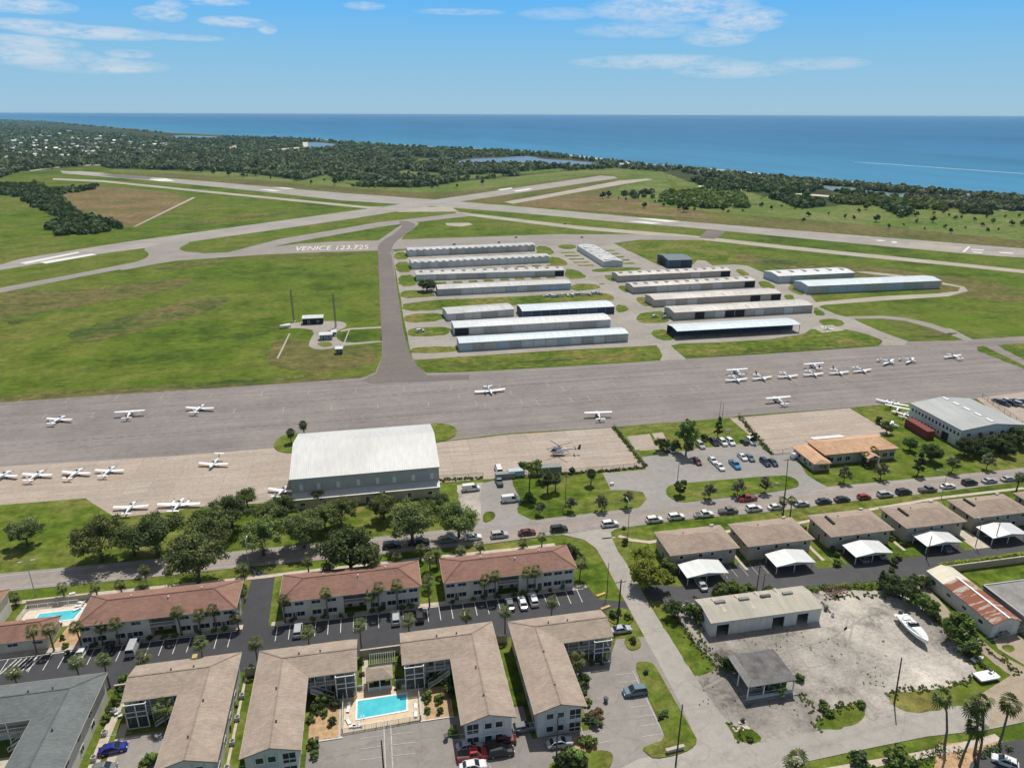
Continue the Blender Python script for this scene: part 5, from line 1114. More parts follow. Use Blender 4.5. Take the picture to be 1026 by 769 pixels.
# ------------------------------------------------------------------ brown hip roofed houses with carports
def house(label,x0,x1,y0,y1,e=4.6,rs=2.,slot=True):
    o=((x0+x1)/2,y0); t=thing('house',label,'house',(o[0],o[1],0)); r=mk(o); hiproof(r,x0,x1,y0,y1,e,rs,.22,4.6); rf=r.build('roof',M['shingle_brown'],t)
    vents(rf,o,[(x0+6,y0+6.5,e+rs-.5)])
    if slot:
        s=mk(o); x=x0+3.0; s.add([(x-.5,y0+3.4,e+1.30),(x+.3,y0+3.4,e+1.62),(x+.9,y0+7.6,e+2.0),(x-.1,y0+7.6,e+1.45)],[(0,1,2,3)]) if 0 else s.box(x-.25,x+.35,y0+3.6,y0+7.4,e+.9,e+1.62); s.build('skylight',M['dark'],rf)
    w=mk(o); a,b,c,d=x0+.7,x1-.7,y0+.7,y1-.7; w.box(a,b,c,d,-.1,e-.03); w.build('wall',M['stuccot'],t)
    W=x1-x0
    for f in (.18,.45,.62,.88): win(t,o,x0+W*f,c,2.9,.9,.9)
    for f in (.3,.75): win(t,o,x0+W*f,c,.8,1.2,1.); 
    door(t,o,x0+W*.5,c); door(t,o,a,(c+d)/2,face='W')
    for f in(.25,.8):
        win(t,o,a,c+(d-c)*f,2.7,1.,1.2,'W'); win(t,o,b,c+(d-c)*f,2.7,1.,1.2,'E')
    for f in(.2,.5,.8): win(t,o,x0+W*f,d,2.6,1.4,1.1,'N')
    ch=mk(o); ch.box(x1-3.4,x1-2.4,y1-1.0,y1-.6,0,e+.9); ch.build('chimney',M['stucco'],t)
    return t
hl=['brown hip roofed house at the street corner, half hidden by the yellow-green tree','brown hip roofed house behind the second white carport, counted from the side street','brown hip roofed house with a dark roof slot, behind the third white carport','brown hip roofed house with a dark roof slot, behind the fourth white carport','brown hip roofed house with a dark roof slot, behind the rightmost white carport','brown hip roofed house cut by the right edge beside the avenue']
for i,x in enumerate((66.6,87.2,110.2,132.0,153.4,175.)): house(hl[i],x,x+18.5,136.9 if i<4 else 137.9,147.8,slot=i in(2,3,4))
def carport(label,x0,x1,y0,y1,cars=()):
    o=((x0+x1)/2,y0); t=thing('carport',label,'carport',(o[0],o[1],0),0,'white carports behind the brown roofed houses'); r=mk(o); gableroof(r,x0,x1,y0,y1,2.55,.75,'y',.12); r.build('roof',M['roofw'],t)
    for x in (x0+.5,x1-.5,(x0+x1)/2):
        for y in (y0+.5,y1-.5): p=MB(); p.box(-.07,.07,-.07,.07,-.1,2.5+ (.6 if x==(x0+x1)/2 else 0)); inst('post',p.mesh('post',M['trim']),t,(x-o[0],y-o[1],0))
    g=mk(o); xm=(x0+x1)/2; g.add([(x0+.02,y0+.03,2.42),(x1-.02,y0+.03,2.42),(xm,y0+.03,3.15),(x0+.02,y0+.06,2.42),(x1-.02,y0+.06,2.42),(xm,y0+.06,3.15)],[(0,1,2),(3,5,4),(0,3,4,1),(1,4,5,2),(2,5,3,0)]); g.build('gable_panel',M['agrey'],t)
    return t
cl=['white gabled carport nearest the side street','white gabled carport above the long shed with three dark doorways','white gabled carport third from the side street','white gabled carport above the cream end of the rusty roofed warehouse','white gabled carport at the right edge']
for i,(a,b) in enumerate(((68.3,79.0),(91.5,102.1),(113.1,123.6),(134.0,144.4),(153.6,164.4))): carport(cl[i],a,b,130.5+(.8 if i>2 else 0),136.2+(.8 if i>2 else 0))
# ------------------------------------------------------------------ yard buildings
def workshop():
    x0,x1,y0,y1=66.0,92.2,113.3,121.0; e=3.8; o=(x0,y0); t=thing('workshop','long pale shed with three dark doorways on the gravel yard','workshop',(x0,y0,0))
    r=mk(o); gableroof(r,x0-.2,x1+.2,y0-.25,y1+.25,e,.7,'x',.14,.62); rf=r.build('roof',M['roofwork'],t)
    for f,y in ((.14,.8),(.17,.45),(.36,.82),(.43,.4),(.55,.85),(.60,.5),(.74,.88),(.84,.5)):
        s=mk(o); x=x0+26*f; yy=y0+7.7*y; z=e+(.7*(yy-y0)/(.62*8.2) if y<.62 else .7*(1-(yy-y0-5.1)/3.1)); s.add([(x-.4,yy-1.2,z+.06-.16*(1 if y<.62 else -1)*1.0),(x+.4,yy-1.2,z+.06-.16*(1 if y<.62 else -1)),(x+.4,yy+1.2,z+.08+.16*(1 if y<.62 else -1)),(x-.4,yy+1.2,z+.08+.16*(1 if y<.62 else -1))],[(0,1,2,3)]); s.build('skylight',M['walk'],rf)
    for f in (.17,.39,.59,.80):
        s=mk(o); x=x0+26*f; yy=y0+5.1; s.box(x-1.2,x+1.2,yy-.35,yy+.35,e+.6,e+1.05); s.build('ridge_vent',M['flatg'] if f!=.59 else M['flat'],rf)
    w=mk(o)
    ops=[(.055,.165),(.555,.665),(.78,.885)]; W=x1-x0; xs=[x0]
    for a,b in ops: xs+=[x0+W*a,x0+W*b]
    xs.append(x1)
    for i in range(0,len(xs),2): w.box(xs[i],xs[i+1],y0,y0+.2,-.1,e-.15)
    for a,b in ops: w.box(x0+W*a,x0+W*b,y0,y0+.2,2.9,e-.15)
    w.box(x0,x1,y1-.2,y1,-.1,e-.15); w.box(x0,x0+.2,y0+.2,y1-.2,-.1,e-.12); w.box(x1-.2,x1,y0+.2,y1-.2,-.1,e-.12); w.build('wall',M['mwall'],t)
    for k in range(6): p=mk(o); x=x0+W*(.19+k*.063); p.box(x,x+.06,y0-.03,y0,.1,e-.3); p.build('wall_rib',M['agrey'],t)
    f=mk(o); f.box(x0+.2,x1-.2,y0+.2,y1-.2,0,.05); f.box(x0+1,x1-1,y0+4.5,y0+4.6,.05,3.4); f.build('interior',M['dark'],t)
    for a,b in ops: g=mk(o); g.box(x0+W*a-.12,x0+W*a,y0-.06,y0,.0,3.); g.box(x0+W*b,x0+W*b+.12,y0-.06,y0,0,3.); g.box(x0+W*a-.12,x0+W*b+.12,y0-.06,y0,2.9,3.05); g.build('door_frame',M['trim'],t)
    return t
workshop()
def derelict():
    x0,x1,y0,y1=64.7,74.9,95.0,103.6; e=3.6; o=(x0,y0); t=thing('derelict_house','derelict small house with a dark patched flat roof on the corner of the yard','house',(x0,y0,0))
    r=mk(o); r.slab([(x0,y0,e),(x1,y0,e+.05),(x1,y1,e+.1),(x0,y1,e+.1),(x0+1.2,y0+1.,e+.75),(x1-.9,y0+1.,e+.75),(x1-.9,y1-.8,e+.8),(x0+1.2,y1-.8,e+.8)],[(0,1,5,4),(1,2,6,5),(2,3,7,6),(3,0,4,7),(4,5,6,7)],.18); rf=r.build('roof',M['flat'],t)
    s=mk(o); s.add([(x0-.02,y0,e+.04),(x0+1.15,y0+.95,e+.78),(x0+1.15,y1-.75,e+.83),(x0-.02,y1,e+.14)],[(0,1,2,3)]); s.build('roof_edge',M['flatg'],rf)
    s=mk(o); s.add([(x0,y0-.02,e+.05),(x1,y0-.02,e+.09),(x1-.9,y0+.95,e+.79),(x0+1.2,y0+.95,e+.79)],[(0,1,2,3)]); s.build('roof_edge',M['flatg'],rf)
    w=mk(o); w.box(x0+2.2,x1-.6,y0+2.,y1-.4,-.1,e); w.build('wall',M['stuccot'],t)
    f=mk(o); f.box(x0+.2,x1+.4,y0-.3,y1-.2,0,.25); f.build('porch_floor',M['flatg'],t)
    for x,y in((x0+.3,y0+.3),(x0+.3,y0+4),(x0+.3,y1-.6),(x0+3.6,y0+.3),(x0+7,y0+.3),(x1-.3,y0+.3)): p=mk(o); p.box(x-.09,x+.09,y-.09,y+.09,0,e+.1); p.build('porch_post',M['trim'],t)
    g=mk(o); g.box(x0+.2,x0+9.8,y0+.22,y0+.3,1.0,1.12); g.box(x0+.2,x0+9.8,y0+.2,y0+.3,.25,.95); g.build('porch_rail',M['agrey'],t)
    for x in(x0+3.6,x0+6.6): win(t,o,x,y0+2.,1.,1.3,1.3)
    door(t,o,x0+5.1,y0+2.,z=.25); win(t,o,x0+2.2,y0+4.5,1.,1.4,1.3,'W'); win(t,o,x0+2.2,y0+7,1.,1.4,1.3,'W'); return t
derelict()
def warehouse():
    x0,x1,y0,y1=125.2,132.0,101.6,120.9;e=3.6;rs=1.2;o=(x0,y0); t=thing('warehouse','long narrow warehouse with a rust streaked corrugated roof and a cream end','warehouse',(x0,y0,0)); ys=115.8; xm=128.7; of=(xm-x0)/(x1-x0)
    r=mk(o); gableroof(r,x0-.2,x1+.2,y0-.2,ys,e,rs,'y',.12,of); rf=r.build('roof',M['roofrust'],t)
    r=mk(o); gableroof(r,x0-.2,x1+.2,ys,y1+.2,e,rs,'y',.12,of); r.build('roof',M['roofcream'],t)
    s=mk(o); s.bar((xm,y0-.2,e+rs+.03),(xm,ys+.5,e+rs+.03),.5,.1); s.build('ridge_cap',M['plastic'],rf)
    w=mk(o); gablewalls(w,x0,x1,y0,y1,e-.05,rs-.1,'y',of); w.build('wall',M['mwall'],t)
    for k in range(4): win(t,o,x0,y0+3+k*4.6,1.6,1.2,.8,'W')
    g=mk(o); g.box(x0+1.6,x0+5.,y0-.04,y0,0,2.8); g.build('roller_door',M['agrey'],t); return t
warehouse()
def greyshed():
    x0,x1,y0,y1=132.9,160,100.6,112.9;e=4.;o=(x0,y0); t=thing('storage_building','flat grey roofed building cut by the right edge beside the rusty warehouse','storage building',(x0,y0,0))
    r=mk(o); r.slab([(x0,y0,e),(x1,y0,e),(x1,y1,e+.3),(x0,y1,e+.3)],[(0,1,2,3)],.3); rf=r.build('roof',M['flatg'],t)
    g=mk(o); g.box(x0,x0+.25,y0,y1,e,e+.45); g.box(x0+.25,x1,y1-.25,y1,e+.3,e+.5); g.build('parapet',M['agrey'],rf)
    s=mk(o); s.box(x0+8,x0+14,y0+5,y0+5.5,e+.2,e+.45); s.build('roof_duct',M['darktrim'],rf)
    w=mk(o); w.box(x0+.15,x1-.15,y0+.15,y1-.15,-.1,e-.3); w.build('wall',M['mwallg'],t)
    for k in range(4): win(t,o,x0+3+k*5,y0+.15,1.2,1.6,1.)
    return t
greyshed()
# ------------------------------------------------------------------ pools, cabana, fences
def pool(label,pts,z=.1,lip=.35,depth=True):
    c=sum((Vector((p[0],p[1],0)) for p in pts),Vector())/len(pts); t=thing('swimming_pool',label,'swimming pool',(c.x,c.y,0)); n=len(pts)
    mb=MB(); mb.T=TI((-c.x,-c.y,0)); mb.add([(p[0],p[1],.21) for p in pts],[tuple(range(n))]); mb.build('water',M['pool'],t)
    cp=MB(); out=[((p[0]-c.x)*1.0+(lip if p[0]>c.x else -lip),(p[1]-c.y)+(lip if p[1]>c.y else -lip)) for p in pts]; inn=[(p[0]-c.x,p[1]-c.y) for p in pts]
    for i in range(n):
        j=(i+1)%n; cp.add([(*inn[i],.24),(*inn[j],.24),(*out[j],.24),(*out[i],.24),(*inn[i],.1),(*inn[j],.1),(*out[j],.1),(*out[i],.1)],[(0,1,2,3),(4,7,6,5),(0,4,5,1),(1,5,6,2),(2,6,7,3),(3,7,4,0)])
    cp.build('coping',M['trim'],t)
    l=MB(); 
    for s in(-.25,.25): l.tube([(inn[0][0]+s+1,inn[0][1]+.1,.0),(inn[0][0]+s+1,inn[0][1]-.1,1.),(inn[0][0]+s+1,inn[0][1]-.5,.9),(inn[0][0]+s+1,inn[0][1]-.6,.1)],.03,5)
    l.build('ladder',M['steel'],t); return t
pool('rectangular turquoise swimming pool on the orange stone deck',[(-8.3,104.9),(.75,105.3),(.95,109.3),(-8.2,109.2)])
pool('angular turquoise pool behind the low red roofed clubhouse',[(-78.4,146.6),(-74.2,146.9),(-74,145.1),(-70.2,145.3),(-69.6,148.6),(-78.2,148.5)])
t=thing('cabana','small tan hip roofed cabana at the edge of the rectangular pool','cabana',(-3.9,112.9,0)); mb=MB(); hiproof(mb,-2.6,2.6,-1.9,1.9,2.9,1.1,.15,1.9); mb.build('roof',M['shingle'],t)
for x in(-2.2,0,2.2):
    for y in(-1.6,1.6): mb=MB(); mb.box(x-.08,x+.08,y-.08,y+.08,0,2.8); mb.build('post',M['trim'],t)
mb=MB(); mb.box(-2.2,2.2,-1.6,-1.5,.1,1.0); mb.build('bar_counter',M['agrey'],t); mb=MB(); mb.box(-1.2,1.,.2,1.1,.1,.8); mb.build('table',M['wood'],t)
t=thing('pergola','grey slatted pergola behind the tan hip roofed cabana','pergola',(-3.2,117.6,0)); mb=MB()
for k in range(12): mb.box(-2.6+k*.45,-2.5+k*.45,-1.6,1.6,2.35,2.5)
mb.box(-2.7,2.7,-1.5,-1.35,2.2,2.35); mb.box(-2.7,2.7,1.35,1.5,2.2,2.35); mb.build('slats',M['flatg'],t)
for x in(-2.5,2.5):
    for y in(-1.4,1.4): mb=MB(); mb.box(x-.07,x+.07,y-.07,y+.07,0,2.2); mb.build('post',M['agrey'],t)
mb=MB(); mb.box(-1.8,1.8,-.4,.5,.7,.78); mb.box(-1.6,-1.5,-.3,.4,0,.7); mb.box(1.5,1.6,-.3,.4,0,.7); mb.build('table',M['darktrim'],t)
def railfence(name,label,pts,h,post='trim',gap=2.,mesh='chain',cat='fence',px=False,infill=True,bars=.0,group=None):
    q=[G(*p) for p in pts] if px else [Vector((p[0],p[1],0)) for p in pts]; o=q[0]; t=thing(name,label,cat,(o.x,o.y,0),0,group); po=MB(); ra=MB(); pn=MB()
    for a,b in zip(q,q[1:]):
        L=(b-a).length; n=max(1,round(L/gap)); 
        for i in range(n+1):
            p=a.lerp(b,i/n)-o; po.box(p.x-.05,p.x+.05,p.y-.05,p.y+.05,-.1,h)
        ra.bar(a-o+Vector((0,0,h)),b-o+Vector((0,0,h)),.07); ra.bar(a-o+Vector((0,0,.15)),b-o+Vector((0,0,.15)),.05)
        if infill:
            A=a-o;B=b-o; pn.add([(A.x,A.y,.1),(B.x,B.y,.1),(B.x,B.y,h-.03),(A.x,A.y,h-.03)],[(0,1,2,3)])
        if bars:
            k=0
            while k<L: p=a.lerp(b,k/L)-o; ra.box(p.x-.015,p.x+.015,p.y-.015,p.y+.015,.12,h); k+=bars
    po.build('posts',M[post],t); ra.build('rails',M[post],t)
    if infill: pn.build('mesh_panel',M[mesh],t)
    return t
m,nt,b=newmat('chain_mesh'); b.inputs['Base Color'].default_value=(.16,.16,.15,1); b.inputs['Alpha'].default_value=.16; M['chainmesh']=m
m,nt,b=newmat('fence_bars'); b.inputs['Base Color'].default_value=(.6,.6,.6,1); b.inputs['Alpha'].default_value=.25; M['barmesh']=m
railfence('pool_fence','white railed fence around the rectangular pool deck',[(-6.8,112),(-10.9,111.8),(-10.9,102.1),(3.3,102.5),(3.4,112.1),(-1.,112.2)],1.3,mesh='barmesh',bars=.4)
railfence('pool_fence','white fence around the angular pool by the clubhouse',[(-71,150.8),(-81.5,150.8),(-81.8,146)],1.3,mesh='barmesh',bars=.4)
def wall(label,x0,x1,y,h=1.9,th=.25,m='block',name='garden_wall',y1=None):
    t=thing(name,label,'wall',(x0,y,0)); mb=MB(); mb.box(0,x1-x0,0,th if y1 is None else y1-y,-.1,h); mb.build('masonry',M[m],t); mb=MB(); mb.box(-.04,x1-x0+.04,-.05,(th if y1 is None else y1-y)+.05,h,h+.09); mb.build('coping',M['walk'],t); return t
wall('tan block wall between the slate grey roof and the tan roof next to it',-54.2,-49.8,120.2); wall('short tan block wall closing the green strip left of the pool block',-30.2,-26.9,120.1); wall('tan block wall behind the pergola and cabana',-7.9,.4,121.0); wall('short tan block wall closing the green strip right of the middle tan roofed block',19.7,22.9,119.9)
wall('pale boundary wall behind the angular pool',-82.,-68.5,151.9,1.6,m='stuccot')
wall('long hedge-topped tan wall behind the right-hand carport lane',131.,205,123.6,1.9,m='block')
railfence('chainlink_fence','chain link fence from the big hangar to the driveway gate',[(440,481),(484,478.3)],1.7,'chain',4,'chainmesh',px=True)
railfence('chainlink_fence','chain link fence along the front of the helicopter apron',[(500,478.6),(513,477.8),(560,474.8),(603,471.8),(646,467.6)],1.7,'chain',4,'chainmesh',px=True)
railfence('chainlink_fence','chain link fence slanting down from the apron to the airport car park',[(615,427.6),(646,467.6)],1.7,'chain',4,'chainmesh',px=True)
railfence('chainlink_fence','chain link fence on the right side of the airport car park',[(740,417),(773,455.5),(795,453.5),(806,451)],1.7,'chain',4,'chainmesh',px=True)
railfence('chainlink_fence','chain link fence beside the car park right of the grey office hangar',[(984,398),(1024,426)],1.7,'chain',4,'chainmesh',px=True)
railfence('chainlink_fence','chain link fence between the street verge and the gravel yard',[(667,606),(700,649),(722,671)],1.6,'chain',3,'chainmesh',px=True)
# ------------------------------------------------------------------ hangars
def hangar(label,pl,pr,eave,depth,rise,wallm='mwall',roofm='roofg',ndoor=8,scallop=False,ends=(),openfront=False,doorm=None,wallpix=0,name='hangar',z=0,dark=(),caps=0):
    a=G(*pl,eave);b=G(*pr,eave); L=math.hypot(b.x-a.x,b.y-a.y); rz=math.atan2(b.y-a.y,b.x-a.x)
    t=thing(name,label,'hangar',(a.x,a.y,0),rz); r=MB(); gableroof(r,-.2,L+.2,-.25,depth+.25,eave,rise,'x',.15); rf=r.build('roof',M[roofm],t)
    w=MB()
    if openfront:
        w.box(0,L,depth-.15,depth,-.1,eave); 
        for k in range(7): w.box(L*k/6-.12 if k else 0,L*k/6+.12 if k<6 else L,.2,.45,-.1,eave-.1)
        w.box(0,L,depth*.5-.05,depth*.5+.05,-.1,eave*.98); w.build('wall',M[wallm],t)
    else:
        gablewalls(w,0,L,0,depth,eave-.02,rise-.05,'x'); w.build('wall',M[wallm],t)
        dw=L/ndoor; dr=random.Random(int(L*7+depth))
        for k in range(ndoor):
            d=MB(); x=k*dw; d.box(x+.25,x+dw-.25,-.07,0,.05,eave-.55); d.box(x+.2,x+.3,-.1,0,0,eave-.4); 
            d.build('hangar_door',M['dark' if k in dark else dr.choice([wallm,wallm,'mwall','doorA','doorB'] if wallm!='navyw' else ['navyw','doorC'])],t)  # open bays: near-black panel, the shade inside put into its colour
            p=MB(); p.box(x-.06,x+.06,-.13,0,0,eave-.1); p.build('door_track',M['agrey'],t)
    if scallop:
        n=int(L/5.2)
        for k in range(n):
            x=(k+.5)*L/n; c=MB(); c.add([(x-2.0,-.3,eave+.02),(x+2.0,-.3,eave+.02),(x+1.4,4.,eave+.15+rise*.6),(x-1.4,4.,eave+.15+rise*.6),(x,-.3,eave+1.05),(x,4.,eave+.75+rise*.6)],[(0,4,5,3),(4,1,2,5),(0,1,4),(2,3,5)]); c.build('roof_cap',M['roofw'],rf)
    for k in range(caps):
        x=(k+.5)*L/caps; c=MB(); c.box(x-1.1,x+1.1,depth*.35,depth*.6,eave+rise*.8,eave+rise+.12); c.build('roof_vent',M['flatg'],rf)
    for side in ends:
        x=0 if side=='l' else L; d=MB(); d.box(x-.08,x+.08,depth*.25,depth*.75,0,eave*.8); d.build('end_door',M['dark'],t)  # open end: flat near-black panel with the shade painted in
    return t
HG=[('long grey hangar row with a scalloped bright roof edge, farthest back of the left group',(408.7,251),(536.3,245.6),4.8,13.5,1.,dict(scallop=True,ndoor=16)),
('long grey hangar row with a scalloped roof edge, second from the back on the left',(412.5,263.3),(550.5,256.9),4.6,13.5,1.,dict(scallop=True,ndoor=16)),
('long grey hangar row with dark roof vents and a dark opening at its right end',(416.8,275.2),(565.4,270.4),4.2,13.5,1.,dict(caps=14,ndoor=15,dark=(14,))),
('long bluish grey hangar row with a dark tree at its left end',(438.8,289.6),(572,283.6),4.2,12.5,1.,dict(wallm='mwallb',ndoor=12)),
('short grey hangar row left of the blue fronted hangar',(448.4,314.4),(515,309.4),4.,14,.9,dict(ndoor=8)),
('hangar row with a bright white roof over a dark blue glazed front',(523.5,311.6),(615.8,306.8),4.2,14.5,.9,dict(wallm='navyw',roofm='roofb',ndoor=10)),
('white roofed hangar row, second nearest the apron in the left group',(455.2,328.2),(612,319.8),4.2,12.6,.8,dict(roofm='roofw',ndoor=11,dark=(0,))),
('white roofed hangar row nearest the apron in the left group',(460.4,343.6),(629.6,333.8),4.2,10.5,.8,dict(wallm='mwallb',roofm='roofb',ndoor=14)),
('grey hangar row at the back of the right group, before the dark blue hangar',(620,276.2),(732.2,270.8),4.4,13.,.9,dict(wallm='mwallt',roofm='rooft',ndoor=11,caps=12,dark=(10,))),
('grey hangar row second from the back in the right group',(634.8,287.4),(757,280.8),4.4,13,.9,dict(wallm='mwallt',roofm='rooft',ndoor=11,caps=12,dark=(10,))),
('beige hangar row third from the back in the right group',(655.8,300.2),(783,293.6),4.4,14,.9,dict(wallm='mwallt',roofm='rooft',ndoor=12,dark=(9,11))),
('beige hangar row with dark open bays, just behind the white open shelter',(675.8,313),(814.6,305.4),4.4,13.4,.9,dict(wallm='mwallt',roofm='rooft',ndoor=14,dark=(2,5,6))),
('pale hangar alone behind the long bluish hangar on the right grass',(780,276.6),(856.6,273),5.,18,1.1,dict(wallm='mwallb',roofm='roofw',ndoor=6,caps=6)),
('longest bluish hangar standing alone on the right grass',(810,286.6),(943.4,281),5.1,16.2,1.1,dict(wallm='mwallb',roofm='roofb',ndoor=7)),
('white roofed open aircraft shelter nearest the apron in the right group',(678.6,331.6),(802,324.8),4.4,12.6,.7,dict(openfront=True,wallm='navyw',roofm='roofb')),  # navy walls carry the shaded interior's darkness in their colour
('dark blue hangar with a grey roof behind the right group',(669.8,260.6),(693.8,260),6.,24,1.3,dict(wallm='navyw',roofm='roofnavy',ndoor=2,ends='l'))]
M['doorA']=siding('weathered_door',(.42,.41,.38),False,.4,dirt=.6); M['doorB']=siding('faded_door',(.50,.47,.41),False,.4,dirt=.5); M['doorC']=siding('blue_door',(.06,.10,.15),False,.4)
HGO=[]
for lb,pl,pr,ev,dp,rs,kw in HG: HGO.append(hangar(lb,pl,pr,ev,dp,rs,**kw))
def endon():
    x0,x1,y0,y1=167.4,182.,498.,570.; e=4.2; o=(x0,y0); t=thing('hangar','grey hangar row seen end-on with bright patches along its roof','hangar',(x0,y0,0)); r=mk(o); gableroof(r,x0-.2,x1+.2,y0-.2,y1+.2,e,1.,'y',.15); rf=r.build('roof',M['roofg'],t)
    w=mk(o); gablewalls(w,x0,x1,y0,y1,e-.02,.95,'y'); w.build('wall',M['mwall'],t); rr=random.Random(4)
    for k in range(9): c=mk(o); y=y0+5+k*7.4; x=x0+7.3+rr.choice((-3.5,3.)); s=rr.uniform(1.4,2.4); zz=e+1.-abs(x-174.7)/7.5*1.; c.box(x-s,x+s,y-1.5,y+1.5,zz-.3,zz+.35); c.build('roof_cap',M['roofw'],rf)
    for k in range(9): d=mk(o); d.box(x0-.07,x0,y0+1+k*7.8,y0+7.8+k*7.8,0,3.6); d.build('hangar_door',M['mwall'],t)
    return t
endon()
def bighangar():
    x0,x1,y0,y1=-26.8,15.2,187.1,218.;e=8.5;rs=3.6;o=(x0,y0); t=thing('hangar','big hangar with a broad pale roof and a lean-to, behind the oaks','hangar',(x0,y0,0))
    r=mk(o); gableroof(r,x0-.3,x1+.3,y0-.3,y1+.3,e,rs,'x',.25,.52); r.build('roof',M['roofhan'],t)
    w=mk(o); gablewalls(w,x0,x1,y0,y1,e-.05,rs-.15,'x',.52); w.build('wall',M['mwallb2'],t)
    W=x1-x0
    for f in (.065,.18,.31,.445,.575,.69,.82,.95): win(t,o,x0+W*f,y0,4.7,.8,1.7,'S','trim','plastic')
    for f in (.22,.64): g=mk(o); g.box(x0+W*f,x0+W*f+.12,y0-.1,y0,4.2,e-.3); g.build('downpipe',M['agrey'],t)
    l=mk(o); l.slab([(x0,y0-2.9,3.2),(x1,y0-2.9,3.2),(x1,y0-.02,4.),(x0,y0-.02,4.)],[(0,1,2,3)],.18); lr=l.build('lean_to_roof',M['roofhan'],t)
    l=mk(o); l.box(x0+.2,x1-.2,y0-2.6,y0-.05,-.1,3.); l.build('lean_to_wall',M['mwallt'],t)
    for k in range(7): (door if k%2 else lambda *a,**q: win(a[0],a[1],a[2],a[3],1.,1.3,1.))(t,o,x0+3+k*6,y0-2.6)
    for k in range(4): d=mk(o); d.box(x0+1.5+k*10,x0+10.8+k*10,y1,y1+.12,0,7.2); d.build('sliding_door',M['mwall'],t)
    return t
M['mwallb2']=siding('hangar_cladding',(.47,.455,.42),False,.5,dirt=.3)
bighangar()
def office():
    x0,x1,y0,y1=190.8,215.6,184.4,208.6;e=6.5;rs=1.5;o=(x0,y0); t=thing('office_hangar','grey two storey office hangar with a row of small windows at the right','hangar',(x0,y0,0)); r=mk(o); gableroof(r,x0-.3,x1+.3,y0-.3,y1+.3,e,rs,'y',.25); rf=r.build('roof',M['roofoff'],t)
    for k in range(5): c=mk(o); y=y0+1.2+k*5; c.box(203.,204.,y,y+2.9,e+rs-.15,e+rs+.2); c.build('ridge_skylight',M['plastic'],rf)
    w=mk(o); gablewalls(w,x0,x1,y0,y1,e-.05,rs-.1,'y'); w.build('wall',M['mwall'],t)
    for k in range(14): win(t,o,x0,y0+1.2+k*1.66,3.9,.8,1.2,'W')
    for k in range(9): win(t,o,x0,y0+9.5+k*1.6,1.1,.7,1.,'W')
    d=mk(o); d.box(x0-.06,x0,y0+5.,y0+8.,0,2.9); d.build('roller_door',M['dark'],t)
    for k in range(5): win(t,o,x0+3+k*4.4,y0,3.9,1.4,1.2)
    door(t,o,x0+12,y0); return t
office()
def terminal():
    o=(137.8,180.6); t=thing('terminal_building','single storey building with an orange tiled roof beside the apron','building',(o[0],o[1],0))
    r=mk(o); hiproof(r,137.6,164.4,180.6,191.6,4.,2.,.22,3.2); rf=r.build('roof',M['orange'],t)
    r=mk(o); r.slab([(131.6,177.0,3.1),(137.4,176.6,3.1),(138.6,190.4,3.1),(131.6,189.8,3.1),(134.6,178.,4.1),(135.,188.6,4.1)],[(0,1,4),(1,2,5,4),(2,3,5),(3,0,4,5)],.2); r.build('roof',M['orange'],t)
    r=mk(o); gableroof(r,150.4,155.,176.8,181.6,3.3,1.,'y',.2); r.build('portico_roof',M['orange'],t)
    w=mk(o); w.box(138.3,163.8,181.3,191.,-.1,3.9); w.box(132.3,137.9,178.,189.4,-.1,3.); w.build('wall',M['stuccot'],t)
    for x in(150.8,154.6): p=mk(o); p.box(x-.25,x+.25,177.1,177.6,0,3.2); p.build('portico_column',M['stucco'],t)
    for x in(140.5,143.5,146.5,157.,160.,162.6): win(t,o,x,181.3,1.,1.7,1.5)
    door(t,o,152.7,181.3,1.8,2.3,m='glass')
    for y in(180,183,186): win(t,o,132.3,y,1.,1.3,1.2,'W')
    a=mk(o); a.slab([(140.2,190.8,4.6),(152,190.8,4.6),(151.5,193.4,4.1),(140.2,193.4,4.1)],[(0,1,2,3)],.3); a.build('rear_awning',M['plastic'],t)
    return t
terminal()
# ------------------------------------------------------------------ compound, containers, tanks
def mast(px,h,label):
    p=G(*px); t=thing('antenna_mast',label,'antenna mast',(p.x,p.y,0),0,'pair of antenna masts'); mb=MB(); L3=[(.45*math.cos(a),.45*math.sin(a)) for a in (0.5,2.6,4.7)]
    for x,y in L3: mb.bar((x,y,0),(x*.9,y*.9,h),.2)
    z=0
    while z<h-1:
        for i in range(3): a=L3[i];b=L3[(i+1)%3]; mb.bar((*a,z),(*b,z+.9),.06); mb.bar((*a,z+.9),(*b,z+.9),.06)
        z+=.9
    mb.build('lattice',M['flatg'],t); mb=MB(); mb.tube([(0,0,h),(0,0,h+2.)],.04,5); mb.bar((-.8,0,h-.6),(.8,0,h-.6),.07); mb.build('aerial',M['steel'],t)
    mb=MB(); mb.box(-.9,.9,-.9,.9,-.1,.25); mb.build('footing',M['walk'],t)
mast((294.5,322),17.6,'lattice antenna mast left of its twin on the airfield'); mast((336.5,328),18.2,'lattice antenna mast right of its twin, beside the equipment hut')
def hut(px,w,d,h,label,m='mwallg',rm='roofw',z=0):
    p=G(*px); t=thing('equipment_hut',label,'hut',(p.x,p.y,0)); mb=MB(); mb.box(0,w,0,d,-.1,h); mb.build('wall',M[m],t); mb=MB(); mb.slab([(-.3,-.3,h+.1),(w+.3,-.3,h+.1),(w+.3,d+.3,h+.5),(-.3,d+.3,h+.5)],[(0,1,2,3)],.2); mb.build('roof',M[rm],t); door(t,(0,0),w*.3,0); win(t,(0,0),w*.75,0,1.1,1.,.9)
